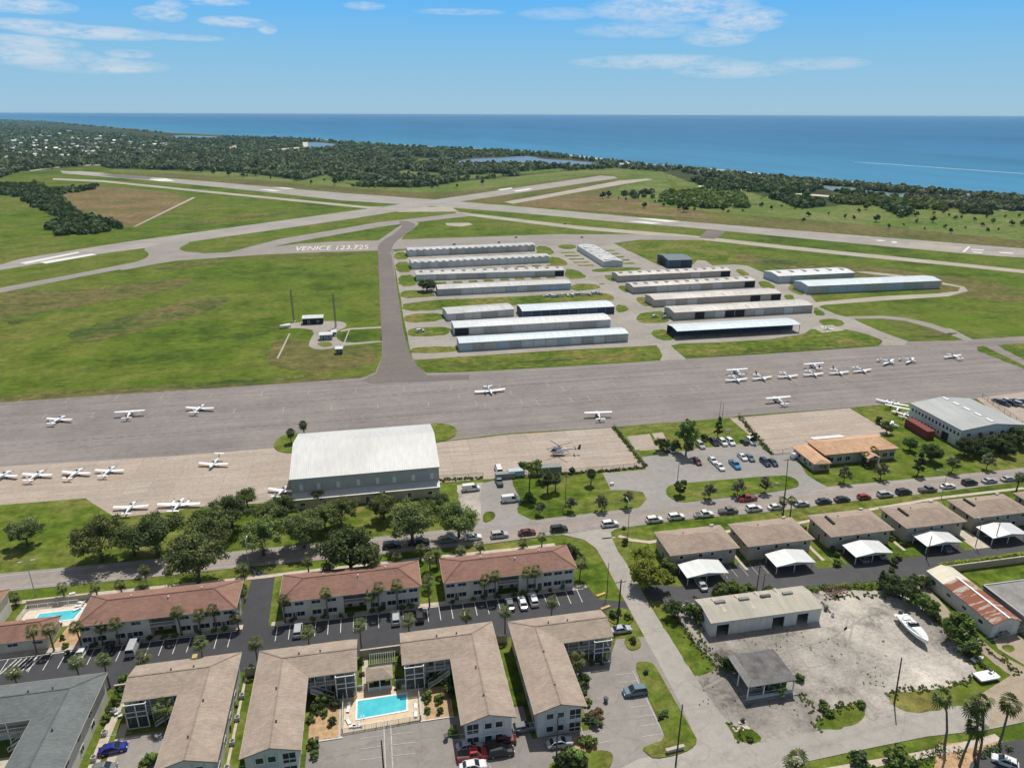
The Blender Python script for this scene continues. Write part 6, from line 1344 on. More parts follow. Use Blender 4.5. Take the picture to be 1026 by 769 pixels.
hut((303.5,325.4),10.5,5.,3.4,'dark walled hut with a white roof near the left antenna mast','dark'); hut((320.5,341),6.,3.5,2.7,'small equipment hut with a white roof in front of the right antenna mast','mwallg'); hut((332.5,337),2.2,2.5,2.2,'tiny white cabinet right of the equipment hut','plastic'); hut((336.6,355),3.,2.6,2.6,'small black and white box alone on the grass south of the compound','dark')
p=G(286,328.3); t=thing('storage_tank','pale low tank at the left end of the antenna compound path','tank',(p.x,p.y,0),.5); mb=MB(); mb.tube([(-3,0,1),(-2.6,0,1),(2.6,0,1),(3,0,1)],[.5,1,1,.5],12); mb.build('vessel',M['plastic'],t,True); mb=MB(); mb.box(-2,-1.6,-.8,.8,-.05,.5); mb.box(1.6,2,-.8,.8,-.05,.5); mb.build('cradle',M['walk'],t)
p=G(300,341); q=0
def container(c,rz,L,W,H,label,m,name='shipping_container',cat='container'):
    t=thing(name,label,cat,(c.x,c.y,0),rz); mb=MB(); mb.box(-L/2,L/2,-W/2,W/2,.15,H); mb.build('body',M[m],t)
    r=MB(); k=-L/2+.3
    while k<L/2: r.box(k,k+.12,-W/2-.05,W/2+.05,.2,H+.04); k+=.6
    r.build('ribs',M[m],t); d=MB(); 
    for s in(-1,1): d.box(L/2,L/2+.06,s*W/4-W/4+.06,s*W/4+W/4-.06,.25,H-.1)
    d.build('end_doors',M[m],t); return t
a=G(908.5,426.5);b=G(932.5,441); container((a+b)/2,math.atan2(b.y-a.y,b.x-a.x),(b-a).length*.92,3.,3.2,'long red shipping container against the grey office hangar','redbox')
p=G(797.5,459); t=thing('fuel_tank','white cylindrical fuel tank left of the orange roofed building','tank',(p.x,p.y,0),.15); mb=MB(); mb.tube([(-1.9,0,1.3),(-1.7,0,1.3),(1.7,0,1.3),(1.9,0,1.3)],[.6,.95,.95,.6],14); mb.build('vessel',M['plastic'],t,True)
for x in(-1.6,1.6): mb=MB(); mb.box(x-.2,x+.2,-1.,1.,-.1,.9); mb.build('cradle',M['agrey'],t)
t=container(G(547.5,474.5),-.05,9,2.8,2.9,'dark container partly hidden behind the three palms by the helicopter apron','mwallg')
t=container(G(506,478.6),0.0,6.,2.,1.9,'low dark grey container beside the gate where the white camper stands','mwallg')
t=container(G(517,476.6),0.0,5.,2.2,2.2,'bluish container right of the low dark grey container at the gate','mwallb')
ORD=['first','second','third','fourth','fifth','sixth','seventh','eighth','ninth','tenth','eleventh','twelfth','thirteenth','fourteenth','fifteenth','sixteenth','seventeenth','eighteenth','nineteenth','twentieth']
# ------------------------------------------------------------------ trees near the avenue
OK_=[('oak0',(28,546),.72,'lone dark oak on the lawn at the left edge, north of the avenue'),('oak1',(102,562),1.12,'broad oak at the left end of the avenue row, its shadow across the road'),('oak2',(158,556),1.1,'oak behind the two parked light aircraft, second of the avenue row'),('oak3',(199,584),1.25,'huge oak whose crown hides the avenue beside the red roof'),
 ('oak0',(213,545),1.,'oak right of the twin aircraft with the olive crown'),('oak2',(233,528),.9,'tall oak at the edge of the concrete apron, left of the big hangar'),('oak1',(264,556),1.,'oak with a thin crown in front of the big hangar corner, over a bright lawn'),('oak3',(272,528),.72,'oak hiding the aircraft at the left corner of the big hangar'),('oak0',(305,548),.95,'oak just left of the huge dark oak by the lean-to'),
 ('oak2',(352,578),1.28,'tallest and darkest oak, standing on the avenue edge before the lean-to'),('oak1',(342,528),.82,'oak close to the lean-to wall, behind the tallest oak'),('oak3',(413,545),1.1,'spreading oak over a pickup truck on the avenue, right of the tallest oak'),('oak1',(460,538),.95,'spreading oak left of the gate driveway, over the parked vehicles'),('oak2',(440,510),.5,'small oak beside the end of the lean-to'),('oak0',(318,505),.45,'small oak against the lean-to left end'),('dark0',(383,505),.45,'small dark tree against the middle of the lean-to')]
for k,px,s,lb in OK_: tree(k,'oak_tree',px,lb,s=s,cat='oak tree')
ST=[((541,516),.85),((572,512.5),1.),((603,511.5),1.05),((628,508),1.05),((710,500.5),1.1),((738.5,497),1.15),((766,494),1.1),((845,483.5),1.15),((882,480),1.1),((953,473.5),1.15),((988,470),1.15)]
for i,(px,s) in enumerate(ST): tree('small%d'%(i%3),'street_tree',px,'small round street tree on the north verge of the avenue, %s from the left'%ORD[i],'small street trees along the avenue',s,cat='tree')
tree('tall0','tall_tree',(687,455),'tall bright green tree beside the airport car park, over cars in its shade',s=1.05)
tree('dark1','tree',(664,452),'dark dense tree left of the tall bright tree in the car park corner',s=.55)
tree('bright1','tree',(676,452),'low light green tree between the dark tree and the tall bright one',s=.8)
tree('cone0','tree',(719,439),'dark narrow tree behind the black suv in the airport car park',s=1.25); tree('bush0','shrub',(705,441),'small ragged bush on the grass behind the parked cars',s=1.5,cat='shrub')
tree('round0','tree',(755.5,444),'round dark tree at the right corner of the airport car park',s=1.1); tree('round1','tree',(681,497),'large round dark tree at the left end of the car park island',s=1.45)
tree('bush1','shrub',(690,449),'light shrub row under the tall bright tree',s=2.,cat='shrub')
tree('cone0','tree',(919,476),'tall dark narrow tree on the verge left of the street lamp at the right',s=1.25,w=1.3); tree('dark0','tree',(932,462),'dark round tree on the lawn below the red shipping container',s=.72); tree('dark1','shrub',(911,451),'dark low conical shrub left of the round tree below the red container',s=.5,cat='shrub'); tree('oak1','tree',(888,434),'ragged small tree on the grass behind the orange roofed building',s=.42)
tree('bush0','shrub',(880,424),'small dark bush beside the white aircraft behind the orange roof',s=1.6,cat='shrub')
for i,(px,s) in enumerate([((966,456),.72),((978,454),.62),((991,452),.72),((1004,450),.66),((1018,447),.78),((1036,445),.8),((985,460),.5),((1008,457),.55)]): tree('dark%d'%(i%2),'tree',px,'%s dark tree of the dense row before the grey office hangar, counted from the left'%ORD[i],'dense dark trees before the office hangar',s)
tree('pine0','pine_tree',(530,496),'umbrella shaped tree with a leaning bare trunk by the helicopter apron',s=1.15,cat='pine tree'); tree('bush1','shrub',(530,502),'low shrub at the foot of the umbrella shaped tree',s=1.8,cat='shrub')
palm('ball0',(548.5,493.5),'left one of the two dark round palms before the dark container',None,1.2); palm('ball0',(556.5,492),'right one of the two dark round palms before the dark container',None,1.1); tree('dark1','tree',(545,482),'leafy tree overhanging the dark container behind the two round palms',s=.5)
palm('ball0',(592,485.5),'dark round headed palm standing alone on the lawn below the helicopter'); palm('ball0',(291.8,444),'dark round headed palm on the small apron lawn left of the big hangar'); palm('ball0',(305,436),'dark round headed palm behind the left corner of the big hangar')
tree('bush0','shrub',(573,474),'small dark bush on the apron edge right of the containers',s=1.2,cat='shrub')
tree('bright0','tree',(651,590),'yellow-green spreading tree at the corner of the avenue and side street',s=1.12); tree('bright0','tree',(643,566),'upper crown of the yellow-green trees, nearest the avenue',s=.75,rz=2.); tree('bright1','tree',(668,577),'yellow-green small tree against the corner house wall',s=.9)
tree('dark1','tree',(674,618),'dark palmetto-like tree at the head of the gravel yard verge',s=.48); tree('dark0','tree',(569,556),'dark bushy tree at the right end of the red roofed block beside the side street',s=.4); tree('bush0','shrub',(577,557),'pale leaved bush right of the dark bushy tree by the red roof',s=1.4,cat='shrub')
tree('dark0','tree',(428,291.5),'dark tree at the left end of the bluish grey hangar row',s=.9,w=1.5)
tree('bush2','shrub',(625,529+1),'small street corner shrub by the stop line',s=.6,cat='shrub'); tree('bush0','shrub',(626,545),'round dark shrub by the sidewalk corner lamp',s=1.1,cat='shrub')
# orange building planting
for i,(px,s) in enumerate([((809,463),1.9),((815,467),2.1),((821,469),2.),((827,466),1.8),((803,460),1.2)]): tree('bush%d'%(i%3),'shrub',px,'%s big shrub of the clump before the orange roofed building, from the left'%ORD[i],'shrubs before the orange roofed building',s,'shrub')
palm('short0',(866,465),'short palm by the portico of the orange roofed building',s=1.1); palm('short1',(872,461),'short palm right of the portico of the orange roofed building',s=1.2); tree('bush0','shrub',(868,468),'dark bush under the palms at the portico',s=1.3,cat='shrub')
hedge('hedge','dark ragged shrubbery against the lean-to of the big hangar',[(296,508),(340,504),(400,497),(436,492)],2.2,2.6,m='oak',seed=21)
for i,(k,px,s) in enumerate([('oak1',(326,532),.75),('oak3',(248,508),.55),('oak2',(288,520),.7),('oak0',(385,520),.7)]): tree(k,'oak_tree',px,['mid sized oak filling the gap left of the tallest oak','small oak at the apron edge between two bigger oaks','mid sized oak before the left end of the lean-to','mid sized oak between the lean-to and the spreading oak'][i],s=s,cat='oak tree')
tree('oak1','oak_tree',(135,556),'pale crowned oak joining the first two broad oaks of the avenue row',s=.85,cat='oak tree')
# yard edges
for i,(px,s) in enumerate([((700,622),.78),((691,618),.6),((722,603),.85),((733,601),.9),((742,603),.75),((750,597),.6),((770,597),.5)]): tree('bright1','tree',px,'%s leafy bush-tree from the left of the row behind the long pale shed'%ORD[i],'leafy trees behind the long pale shed',s*1.1)
hedge('hedge','low ragged hedge between the carport lane and the pale shed',[(752,600),(800,594),(830,590)],1.8,1.4,seed=5); hedge('hedge','taller hedge above the gravel yard, right of the pale shed',[(826,592),(850,589),(880,588),(905,592)],2.2,2.2,seed=6)
for i,(px,s,k) in enumerate([((893,596),.6,'dark0'),((903,600),.62,'dark1'),((914,606),.7,'bright1'),((924,612),.85,'bright1'),((932,618),.8,'bright1'),((888,588),.4,'dark0'),((916,590),.4,'dark1'),((927,588),.35,'dark0')]): tree(k,'tree',px,'%s tree in the overgrown corner above the gravel yard, left of the rusty warehouse'%ORD[i],'trees in the overgrown corner of the yard',s)
tree('cone0','tree',(881,590),'thin dark columnar tree above the gravel yard',s=.8)
hedge('hedge','overgrown hedge along the alley between the two big yard trees',[(928,610),(945,628),(950,634)],1.8,1.6,seed=8); tree('bright1','tree',(958,642),'big bright leafy tree between the boat and the dirt alley',s=1.35); tree('bright1','tree',(969,655),'second leafy tree along the alley, behind the dinghy',s=.85,rz=1.); hedge('hedge','thin hedge running down the alley to the street',[(972,655),(985,668),(998,678)],1.2,.9,seed=9)
tree('bright1','tree',(779,694+1),'small leafy tree growing before the porch of the derelict house',s=.72); tree('bush0','shrub',(729,672),'dark bush at the left rear corner of the derelict house',s=2.,cat='shrub'); tree('bush1','shrub',(800,681),'scrubby bush right of the derelict house',s=1.1,cat='shrub')
for i,px in enumerate([(826,712),(831,716),(824,707),(862,707)]): tree('bush2','shrub',px,'%s scrub bush on the yard verge near the bent pole'%ORD[i],'scrub bushes on the yard verge',.9,'shrub')
tree('bush2','shrub',(751,741),'scrub plant in the small island at the street mouth',s=.7,cat='shrub'); tree('bush0','shrub',(744,723),'tiny bush at the top of the small island at the street mouth',s=.5,cat='shrub')
hedge('hedge','clipped bright hedge along the top of the long tan wall',[(131.5,124.5),(200,124.5)],1.1,2.6,m='light',seed=10,px=False,ragged=.1)
# bottom right garden
hedge('hedge','dark clipped hedge under the leftmost tall palm',[(922,764),(936,757),(952,755),(958,758)],3.2,2.,m='oak2',seed=11); hedge('hedge','low clipped hedge round the foot of the right tall palms',[(978,757),(990,755),(1006,751),(1010,753)],2.,1.,m='oak2',seed=12)
for i,(px,s) in enumerate([((858,768),1.9),((893,772),1.3),((900,764),2.2),((914,768),1.),((871,775),1.3),((800,792),1.)]): tree('bush%d'%(i%3),'shrub',px,'%s garden shrub from the left along the bottom right sidewalk'%ORD[i],'garden shrubs by the bottom right sidewalk',s,'shrub')
def skypalm(k,crown,base,lb,h):
    p=G(*base); top=G(crown[0],crown[1],h); t=thing('palm_tree',lb,'palm tree',(p.x,p.y,0),0,'tall fan palms at the bottom right'); c=Vector((top.x-p.x,top.y-p.y,h))
    if c.xy.length>3.2: c.xy*=3.2/c.xy.length
    mb=MB(); mb.tube([(0,0,-.2),(c.x*.15,c.y*.15,h*.35),(c.x*.5,c.y*.5,h*.7),c],[.26,.19,.17,.17],8); mb.build('trunk',M['pbark'],t,True)
    src=PALMS[k]; off=None
    f=src[1]; cx=sum(v.co.x for v in f.vertices)/len(f.vertices); cy=sum(v.co.y for v in f.vertices)/len(f.vertices); zz=11.
    inst('fronds',f,t,(c.x-cx,c.y-cy,h-zz)); inst('dead_fronds',src[2],t,(c.x-cx,c.y-cy,h-zz))
skypalm('sky0',(936,699),(946,750),'leftmost tall fan palm by the bottom right sidewalk',12.3); skypalm('sky1',(978,727),(961,768),'shortest of the tall fan palms, leaning right',8.5); skypalm('sky2',(984,702),(979,766),'tall fan palm in the middle of the bottom right cluster',14.); skypalm('sky0',(969,709),(976,757),'tall fan palm partly hidden behind the middle one',11.8); skypalm('sky1',(1012,704),(1000,749),'rightmost tall fan palm, leaning over the street corner',11.)
palm('mid0',(795,786),'palm cut by the bottom edge below the derelict house',s=1.35)
# palms of the parking strip and the red roofed blocks
for i,c in enumerate([(13,673),(75,662),(103,660),(143,657),(200,643),(255,643),(308,632),(360,625),(409,620),(467,615),(506,612),(553,602)]):
    palmY(c,122.0,'palm on the south side of the dark parking strip, %s from the left'%ORD[i],'palms on the parking strip',.95)
RB=[(32,631),(48,629),(75,627),(100,627),(115,624),(176,612),(199,615),(213,610),(236,618),(284,600),(326,593),(371,595),(379,588),(397,585),(428,582),(486,580),(496,576),(528,572),(537,571)]
for i,c in enumerate(RB): palmY(c,134.7+(.5 if i%2 else 0),'palm before the walls of the red roofed blocks, number %d of %d from the left'%(i+1,len(RB)),'palms in front of the red roofed blocks',.92,dx=(i%3-1)*.3)
palmY((583,563),138,'tall palm on the lawn off the right end of the right red block',None,1.1,dx=-.4)
AVP=[(14,598),(62,588),(95,587),(120,585),(143,585),(144,570),(240,592),(243,568),(308,562),(330,565),(376,560),(397,557),(421,549),(437,552),(462,550),(481,546),(524,543),(543,537)]
for i,c in enumerate(AVP): palmY(c,{5:156.,7:154.6,6:147.}.get(i,153.0),'palm on the south verge of the avenue, number %d of %d from the left'%(i+1,len(AVP)),'palms on the south verge of the avenue',.9)
for i,(px,k,s) in enumerate([((431,572),'mid0',1.),((438,568),'ball0',.75),((443,576),'mid1',.9),((430,590),'mid2',.85),((241,606),'ball0',.85),((238,618),'mid0',.9),((244,600),'short0',1.)]): palm(k,px,'%s palm of the clumps at the ends of the red roofed blocks, from the far left of the list of seven'%ORD[i] if 0 else ('palm in the clump between the middle and right red blocks, %s of four'%ORD[i] if i<4 else 'palm in the clump at the right end of the left red block, %s of three'%ORD[i-4]),'palm clumps between the red roofed blocks',s)
palm('mid2',(167,726),'palm beside the white staircase in the court with the blue car',s=1.1); palm('tall1',(784,518),'left palm at the foot of the tallest pole on the avenue verge',s=.95); palm('tall0',(791.5,517.6),'right palm at the foot of the tallest pole on the avenue verge',s=.95); palm('tall0',(790,513),'right palm on the verge by the tall twin poles on the avenue',s=.9) if 0 else None; palm('mid0',(1018,492),'palm on the avenue verge at the right edge',s=1.2); palm('tall1',(578,672),'palm in the green planting before the screened porch near the side street',s=.8); palm('short1',(574,680),'low broad palm beside the porch near the side street',s=1.4)
# planting along the tan roofed blocks
BB=[((321,706),'bush1',2.),((327,701),'bush2',1.5),((316,712),'bush0',1.4),((325,716),'bush1',1.1),((335,708),'bush0',1.2),((333,725),'bush0',1.1),((312,722),'bush2',1.),((428,700),'bush1',1.5),((440,702),'bush1',1.4),((428,713),'bush2',.9),((441,714),'bush0',.9),((446,684),'bush1',2.),((437,682),'bush0',1.7),((450,694),'bush0',1.6),((454,735),'bush1',1.3),((313,748),'bush1',1.3),((315,758),'bush2',1.1),
 ((580,690),'bush1',1.5),((585,685),'bush0',1.7),((577,668),'bush1',1.6),((583,698),'bush0',1.3),((588,706),'bush1',1.2),((593,720),'tanb',1.5),((599,716),'tanb',1.3),((596,727),'bush0',1.4),((602,722),'tanb',1.2),((589,722),'bush0',1.1),((601,663),'bush0',1.2),((594,665),'bush1',.9),((574,763),'bush1',2.6),((565,766),'bush0',2.4),((584,768),'bush0',1.6),((590,747),'bush2',1.6),((584,744),'bush2',1.1),
 ((647,675),'bush0',.8),((662,720),'bush0',.8),((667,716),'bush2',.9),((634,644),'bush0',1.1),((614,618),'bush0',1.3),((629,620),'bush1',1.2),((620,615),'bush0',1.),((121,694),'bush0',1.3),((126,684),'bush1',1.5),((122,700),'bush2',1.),((115,705),'bush1',1.3),((110,714),'bush0',1.1),((107,722),'bush2',1.1),((152,763),'bush1',1.7),((146,768),'bush2',1.3),((22,724),'bush1',2.2),((15,731),'bush0',1.8),((28,716),'bush0',1.2),((252,671),'bush0',1.),((236,690),'bush0',.9),((234,708),'bush0',.9),((229,732),'bush0',.8),
 ((68,655),'bush0',.7),((66,648),'bush2',.9),((63,640),'bush0',.8),((59,628),'tanb',1.),((360,690),'bush1',.8),((363,676),'tanb',.8),((399,690),'bush0',.8),((402,700-20),'bush1',.9),((362,664),'bush2',.9),((403,662),'bush1',1.1)]
TREES['tanb']=(None,None); treekind('tanb','crown',2.2,1.2,.2,12,50,.12,M['tan_leaf'],199,.06)
for i,(px,k,s) in enumerate(BB): tree(k,'shrub',px,'garden shrub in the beds around the tan roofed blocks and pools','shrubs in the beds of the tan roofed blocks',s*.82,'shrub')
RS=[]
for (a,b,y) in ((-64,-34.5,134.9),(-24,5.6,134.9),(12,41.5,134.9)):
    for k in range(9): RS.append((a+(b-a)*(k+.5+random.uniform(-.3,.3))/9,y+random.uniform(-.1,.4)))
for i,(x,y) in enumerate(RS): tree('bush%d'%(i%3),'shrub',None,'clipped dark shrub along the shaded front of the red roofed blocks','shrubs along the red roofed blocks',random.uniform(.5,.85),'shrub',xy=(x,y))
TX=[((833,552),1.),((838,557),.9),((838,566),1.1),((895,566),1.2),((900,560),1.),((893,572),.8),((838,541+2),1.6),((803,527+5),1.3),((800,524+12),1.),((726,540),1.),((893,541),.9),((905,546),.8)]
for i,(px,s) in enumerate(TX): tree('bush%d'%(i%3),'shrub',px,'leafy shrub in the narrow gardens between the brown roofed houses','shrubs between the brown roofed houses',s,'shrub')
# ------------------------------------------------------------------ vehicles
AVC=[('pickup','black',(419.5,545),0,'dark pickup truck on the avenue in the shade of the spreading oak'),('suv','black',(393,548),0,'dark suv on the avenue, leftmost vehicle of the queue'),('suv','grey',(449.4,542.5),0,'dark grey suv on the avenue, third from the left of the queue'),('sedan','white',(474,539.8),0,'white sedan on the avenue between two dark cars, below the gate driveway'),('suv','silver',(500.5,537.6),0,'silver suv on the avenue behind the maroon car'),('sedan','maroon',(528,535),0,'maroon car on the avenue left of the black suv'),('suv','black',(560,531.6),0,'black suv on the avenue just before the side street'),('suv','white',(611,526.6),0,'white suv on the avenue crossing the side street mouth'),
 ('suv','white',(655.6,522.4),0,'white suv on the avenue, first one after the side street'),('suv','white',(677.4,519.4),0,'small white van-like suv on the avenue between a white suv and a white pickup'),('pickup','white',(705,517),0,'white pickup truck on the avenue'),('pickup','grey',(729.4,513.6),0,'dark grey pickup truck on the avenue behind the white pickup'),('suv','white',(755.3,511.2),0,'white suv on the avenue below the red pickup'),('sedan','white',(777,509.4),0,'white sedan on the avenue left of the tallest pole'),('pickup','red',(748.6,501),PI,'red pickup truck heading left in the far lane of the avenue'),
 ('sedan','silver',(802.8,506.2),0,'silver sedan on the avenue right of the tallest pole'),('sedan','navy',(825,503.6),0,'navy sedan on the avenue after the silver sedan'),('sedan','black',(843.4,501.6),0,'black sedan on the avenue left of the small red hatchback'),('hatch','red',(865.4,499.3),0,'small red hatchback on the avenue'),('suv','silver',(886.4,497),0,'silver suv on the avenue following the red hatchback'),('suv','black',(905,494.4),0,'large black suv on the avenue'),('pickup','grey',(929,492),0,'charcoal pickup truck on the avenue left of the street lamp'),('sedan','white',(949.3,488.6),0,'white sedan on the avenue by the street lamp at the right'),('suv','black',(971,485),0,'black suv on the avenue between a white and a silver sedan'),('sedan','silver',(991,483),0,'silver sedan on the avenue, third from the right edge'),('sedan','silver',(1009.7,481.3),0,'silver sedan on the avenue, second from the right edge'),('suv','black',(1025,479.6),0,'dark suv on the avenue cut by the right edge')]
for k,c,px,rz,lb in AVC: car(k,c,px,rz,lb,'vehicles on the avenue')
B=PI/2
APC=[('sedan','silver',(672,451.6),B,'silver car in the shade of the tall bright tree'),('suv','silver',(701.6,447.4),-B,'silver suv parked right of the tall bright tree'),('suv','black',(715.5,444.4),-B,'black suv in the back row of the airport car park'),('suv','white',(724,444.6),-B,'white suv beside the black suv in the back row of the car park'),('suv','white',(731.6,444.2),-B,'white suv at the right of the back row trio in the car park'),('hatch','black',(745.5,444.2),B,'small black car left of the white suv under the round tree'),('suv','white',(751.8,443.4),-B,'white suv beside the round dark tree in the car park'),
 ('hatch','maroon',(698.6,464),-B,'small maroon car, leftmost in the middle of the airport car park'),('sedan','white',(714,462.6),-B,'white sedan nose to tail with another in the airport car park, upper one'),('sedan','white',(721,469),-B,'white sedan nose to tail with another in the airport car park, lower one'),('pickup','sky',(736,467),-B,'bright blue pickup truck in the airport car park'),('sedan','white',(743.6,459.2),-B,'white sedan above right of the bright blue pickup'),('sedan','bluegrey',(751,460),-B,'blue-grey sedan beside the white sedan above the blue pickup'),('suv','navy',(766.4,464.6),-B,'navy suv, left of the dark pair near the round tree'),('sedan','navy',(774,464.6),-B,'navy sedan, right of the dark pair near the round tree')]
for k,c,px,rz,lb in APC: car(k,c,px,rz,lb,'cars in the airport car park')
for k,c,px,rz,lb,z in [('van','white',(499.5,472),B,'white camper van at the gate of the concrete apron',.1),('pickup','teal',(500,484),B,'dark teal pickup behind the white camper at the gate',.1),('van','white',(511.5,502),0,'white van parked across the gate driveway',.1),('van','white',(472,491),0,'white van half hidden under the spreading oak left of the driveway',.1),
  ('suv','silver',(299,633),B,'silver suv parked by the black triangular shadow, in front of the middle red block',.1),('suv','silver',(396.6,621),B,'silver suv in the parking strip before the right half of the middle red block',.1),('suv','black',(420.2,618.5),B,'black suv in the parking strip at the gap between two red blocks',.1),('sedan','grey',(510.5,606.5),B,'grey sedan, leftmost of three cars before the right red block',.1),('sedan','white',(523.5,605.6),B,'white sedan, middle one of three before the right red block',.1),('suv','white',(534.2,602.4),B,'white suv, rightmost of three cars before the right red block',.1),
  ('sedan','white',(83,654.5),B,'white sedan right of the hatched bay in the parking strip',.1),('sedan','black',(108,652),B,'black sedan in the shade before the left red block',.1),('van','silver',(134.4,650.5),B,'silver van in the parking strip before the left red block',.1),
  ('sedan','blue',(114,752),.12,'bright blue car in the court between the tan and slate blocks',.1),('hatch','grey',(105,772),0,'dark car cut by the bottom edge below the bright blue car',.1),
  ('sedan','silver',(470,749),0,'silver sedan right before the gable end of the pool block',.1),('pickup','brightred',(474,758.5),0,'bright red pickup truck between a silver and a white car',.1),('sedan','white',(474,769.5),0,'white car cut by the bottom edge below the bright red pickup',.1),('pickup','maroon',(501.5,744),0,'dark red pickup parked beside the black suv',.1),('suv','black',(501.5,755),0,'black suv below the dark red pickup',.1),('sedan','silver',(560.5,746),0,'silver sedan behind the thin pole before the block near the side street',.1),('suv','bluegrey',(636,694.6),PI,'blue-grey suv parked alone by the long grass island',.1),('hatch','grey',(524.5,731),0,'grey car between two tan blocks near the bottom',.1),
  ('sedan','silver',(622,632.5),0,'silver sedan by the tall utility pole at the side street',.1),('sedan','grey',(1003,635),.25,'dark grey car at the end of the rusty warehouse',.1),('hatch','white',(1006,765),2.4,'small white car at the bottom right corner',.1),
  ('sedan','silver',(702,587),B,'silver car under the carport nearest the side street',.1),('sedan','silver',(880,556),B,'silver car under the third carport from the side street',.1),('sedan','bluegrey',(945,550),B,'blue-grey car under the carport above the rusty warehouse',.1),('suv','grey',(862,560),B,'dark suv under the third carport from the side street',.1)]: car(k,c,px,rz,lb,z=z)
for i,(px,c) in enumerate([((1000,403),'grey'),((1005.5,405.5),'navy'),((1009,402.6),'white'),((1013,405.6),'black'),((1017.5,403.4),'navy'),((1021.5,406.5),'silver'),((1026,404),'black')]): car('suv' if i%2 else 'sedan',c,px,-B+.3,'%s car, %s from the left in the yard behind the office hangar'%(c,ORD[i]),'cars behind the office hangar')
for i,(px,c) in enumerate([((656,318),'white'),((667,315),'white'),((667,319),'silver'),((712,271),'grey'),((421,332.5),'white')]): car('suv' if i else 'hatch',c,px,.3,['small white car alone on the round lawn of the hangar district','white suv at the left end of the beige hangar row','silver suv at the left end of the beige hangar row','grey suv beside the dark blue hangar','white suv at the left end of a white roofed hangar row'][i],z=.1)
for i in range(11):
    x=547+i*5.4; car(['hatch','van','suv','pickup'][i%4],['white','white','silver','white'][i%4],(x,297.6-i*.32+(i%3)*.4),random.uniform(0,3),'small vehicle parked in the cluttered row on the grass behind the blue fronted hangar','vehicles in the cluttered grass row',.9,small=True) if False else car(['hatch','van','suv','pickup'][i%4],['white','white','silver','white'][i%4],(x,297.6-i*.32+(i%3)*.4),random.uniform(0,3),'small pale vehicle parked in the cluttered grass row behind the blue fronted hangar','vehicles in the cluttered grass row',s=.9,small=True)
# ------------------------------------------------------------------ aircraft
PL=[('low',(3,479.5),B-.35,'white light aircraft cut by the left edge on the concrete apron'),('low',(37,479),B-.25,'white low wing aircraft, second from the left on the concrete apron'),('lowred',(76,477),B-.3,'white low wing aircraft, third from the left on the concrete apron',.98),('low',(109.5,474.6),B-.2,'white low wing aircraft, fourth from the left on the concrete apron',.95),('ttail',(215.5,466),-B-.25,'white aircraft with its dark nose to the camera, alone on the concrete apron',1.),
 ('lowblue',(131,511.5),B-.1,'white aircraft with a blue tail on the apron behind the oaks',1.),('twin',(179,509),B-.15,'white twin aircraft half hidden behind the oaks',1.02),('low',(283,495),B-.4,'white aircraft at the left corner of the big hangar, behind an oak',1.),
 ('low',(59,423),B-.3,'white low wing aircraft, leftmost on the wide asphalt apron'),('highblue',(130.5,417.5),B,'white high wing aircraft, second from the left on the wide asphalt apron',1.05),('low',(200,412),B-.25,'white low wing aircraft, third from the left on the wide asphalt apron',1.1),('twin',(490.5,392.5),-B+.05,'white twin engined aircraft facing the camera in the middle of the wide apron',1.02),('high',(599.5,418.5),B-.1,'white high wing aircraft on the apron above the helicopter',1.05),('high',(780,403.5),B+.02,'white high wing aircraft above the concrete apron by the orange roof',1.08),
 ('high',(738.5,374.5),B,'white high wing aircraft behind the leftmost low wing one of the right row',1.05),('low',(736.5,381.5),-B,'leftmost low wing aircraft of the right row, in front of a high wing one',1.05),('lowred',(762,379.8),-B+.1,'low wing aircraft of the right row, second from the left in front'),('low',(788,378),-B,'low wing aircraft of the right row, third from the left in front'),('highblue',(815.5,368.5),B,'high wing aircraft behind the fourth low wing one of the right row',1.05),('low',(813.5,376),-B,'low wing aircraft of the right row, fourth from the left in front'),('lowblue',(839,374.4),-B,'low wing aircraft of the right row, fifth from the left in front'),('low',(862,372.4),-B+.1,'low wing aircraft of the right row, sixth from the left in front'),
 ('low',(888,364),-B+.5,'white aircraft, left one of the pair at the right end of the apron',1.05),('low',(909.6,362.6),-B+.6,'white aircraft, right one of the pair at the right end of the apron'),('low',(955,359),B+.1,'white aircraft alone near the right end of the apron',1.05),('lowblue',(828,330),.5,'white and dark aircraft on the small pad between lawns',.8),
 ('twin',(893,406),-.85+B,'white aircraft parked slantwise at the apron edge, left of the tight trio',.95),('high',(899,412.5),-.85+B,'white high wing aircraft in the middle of the tight trio by the office hangar',.95),('low',(906.5,417.5),-.95+B,'white aircraft of the tight trio nearest the office hangar',.9),('low',(891.5,427.5),-.7,'white aircraft on the grass behind the orange roofed building',.8)]
for a in PL: plane(a[0],a[1],a[2],a[3],'light aircraft on the aprons',(a[4] if len(a)>4 else 1.)*(.86 if a[1][1]<385 and a[1][0]>700 else (.87 if a[1][1]>450 else .9)))
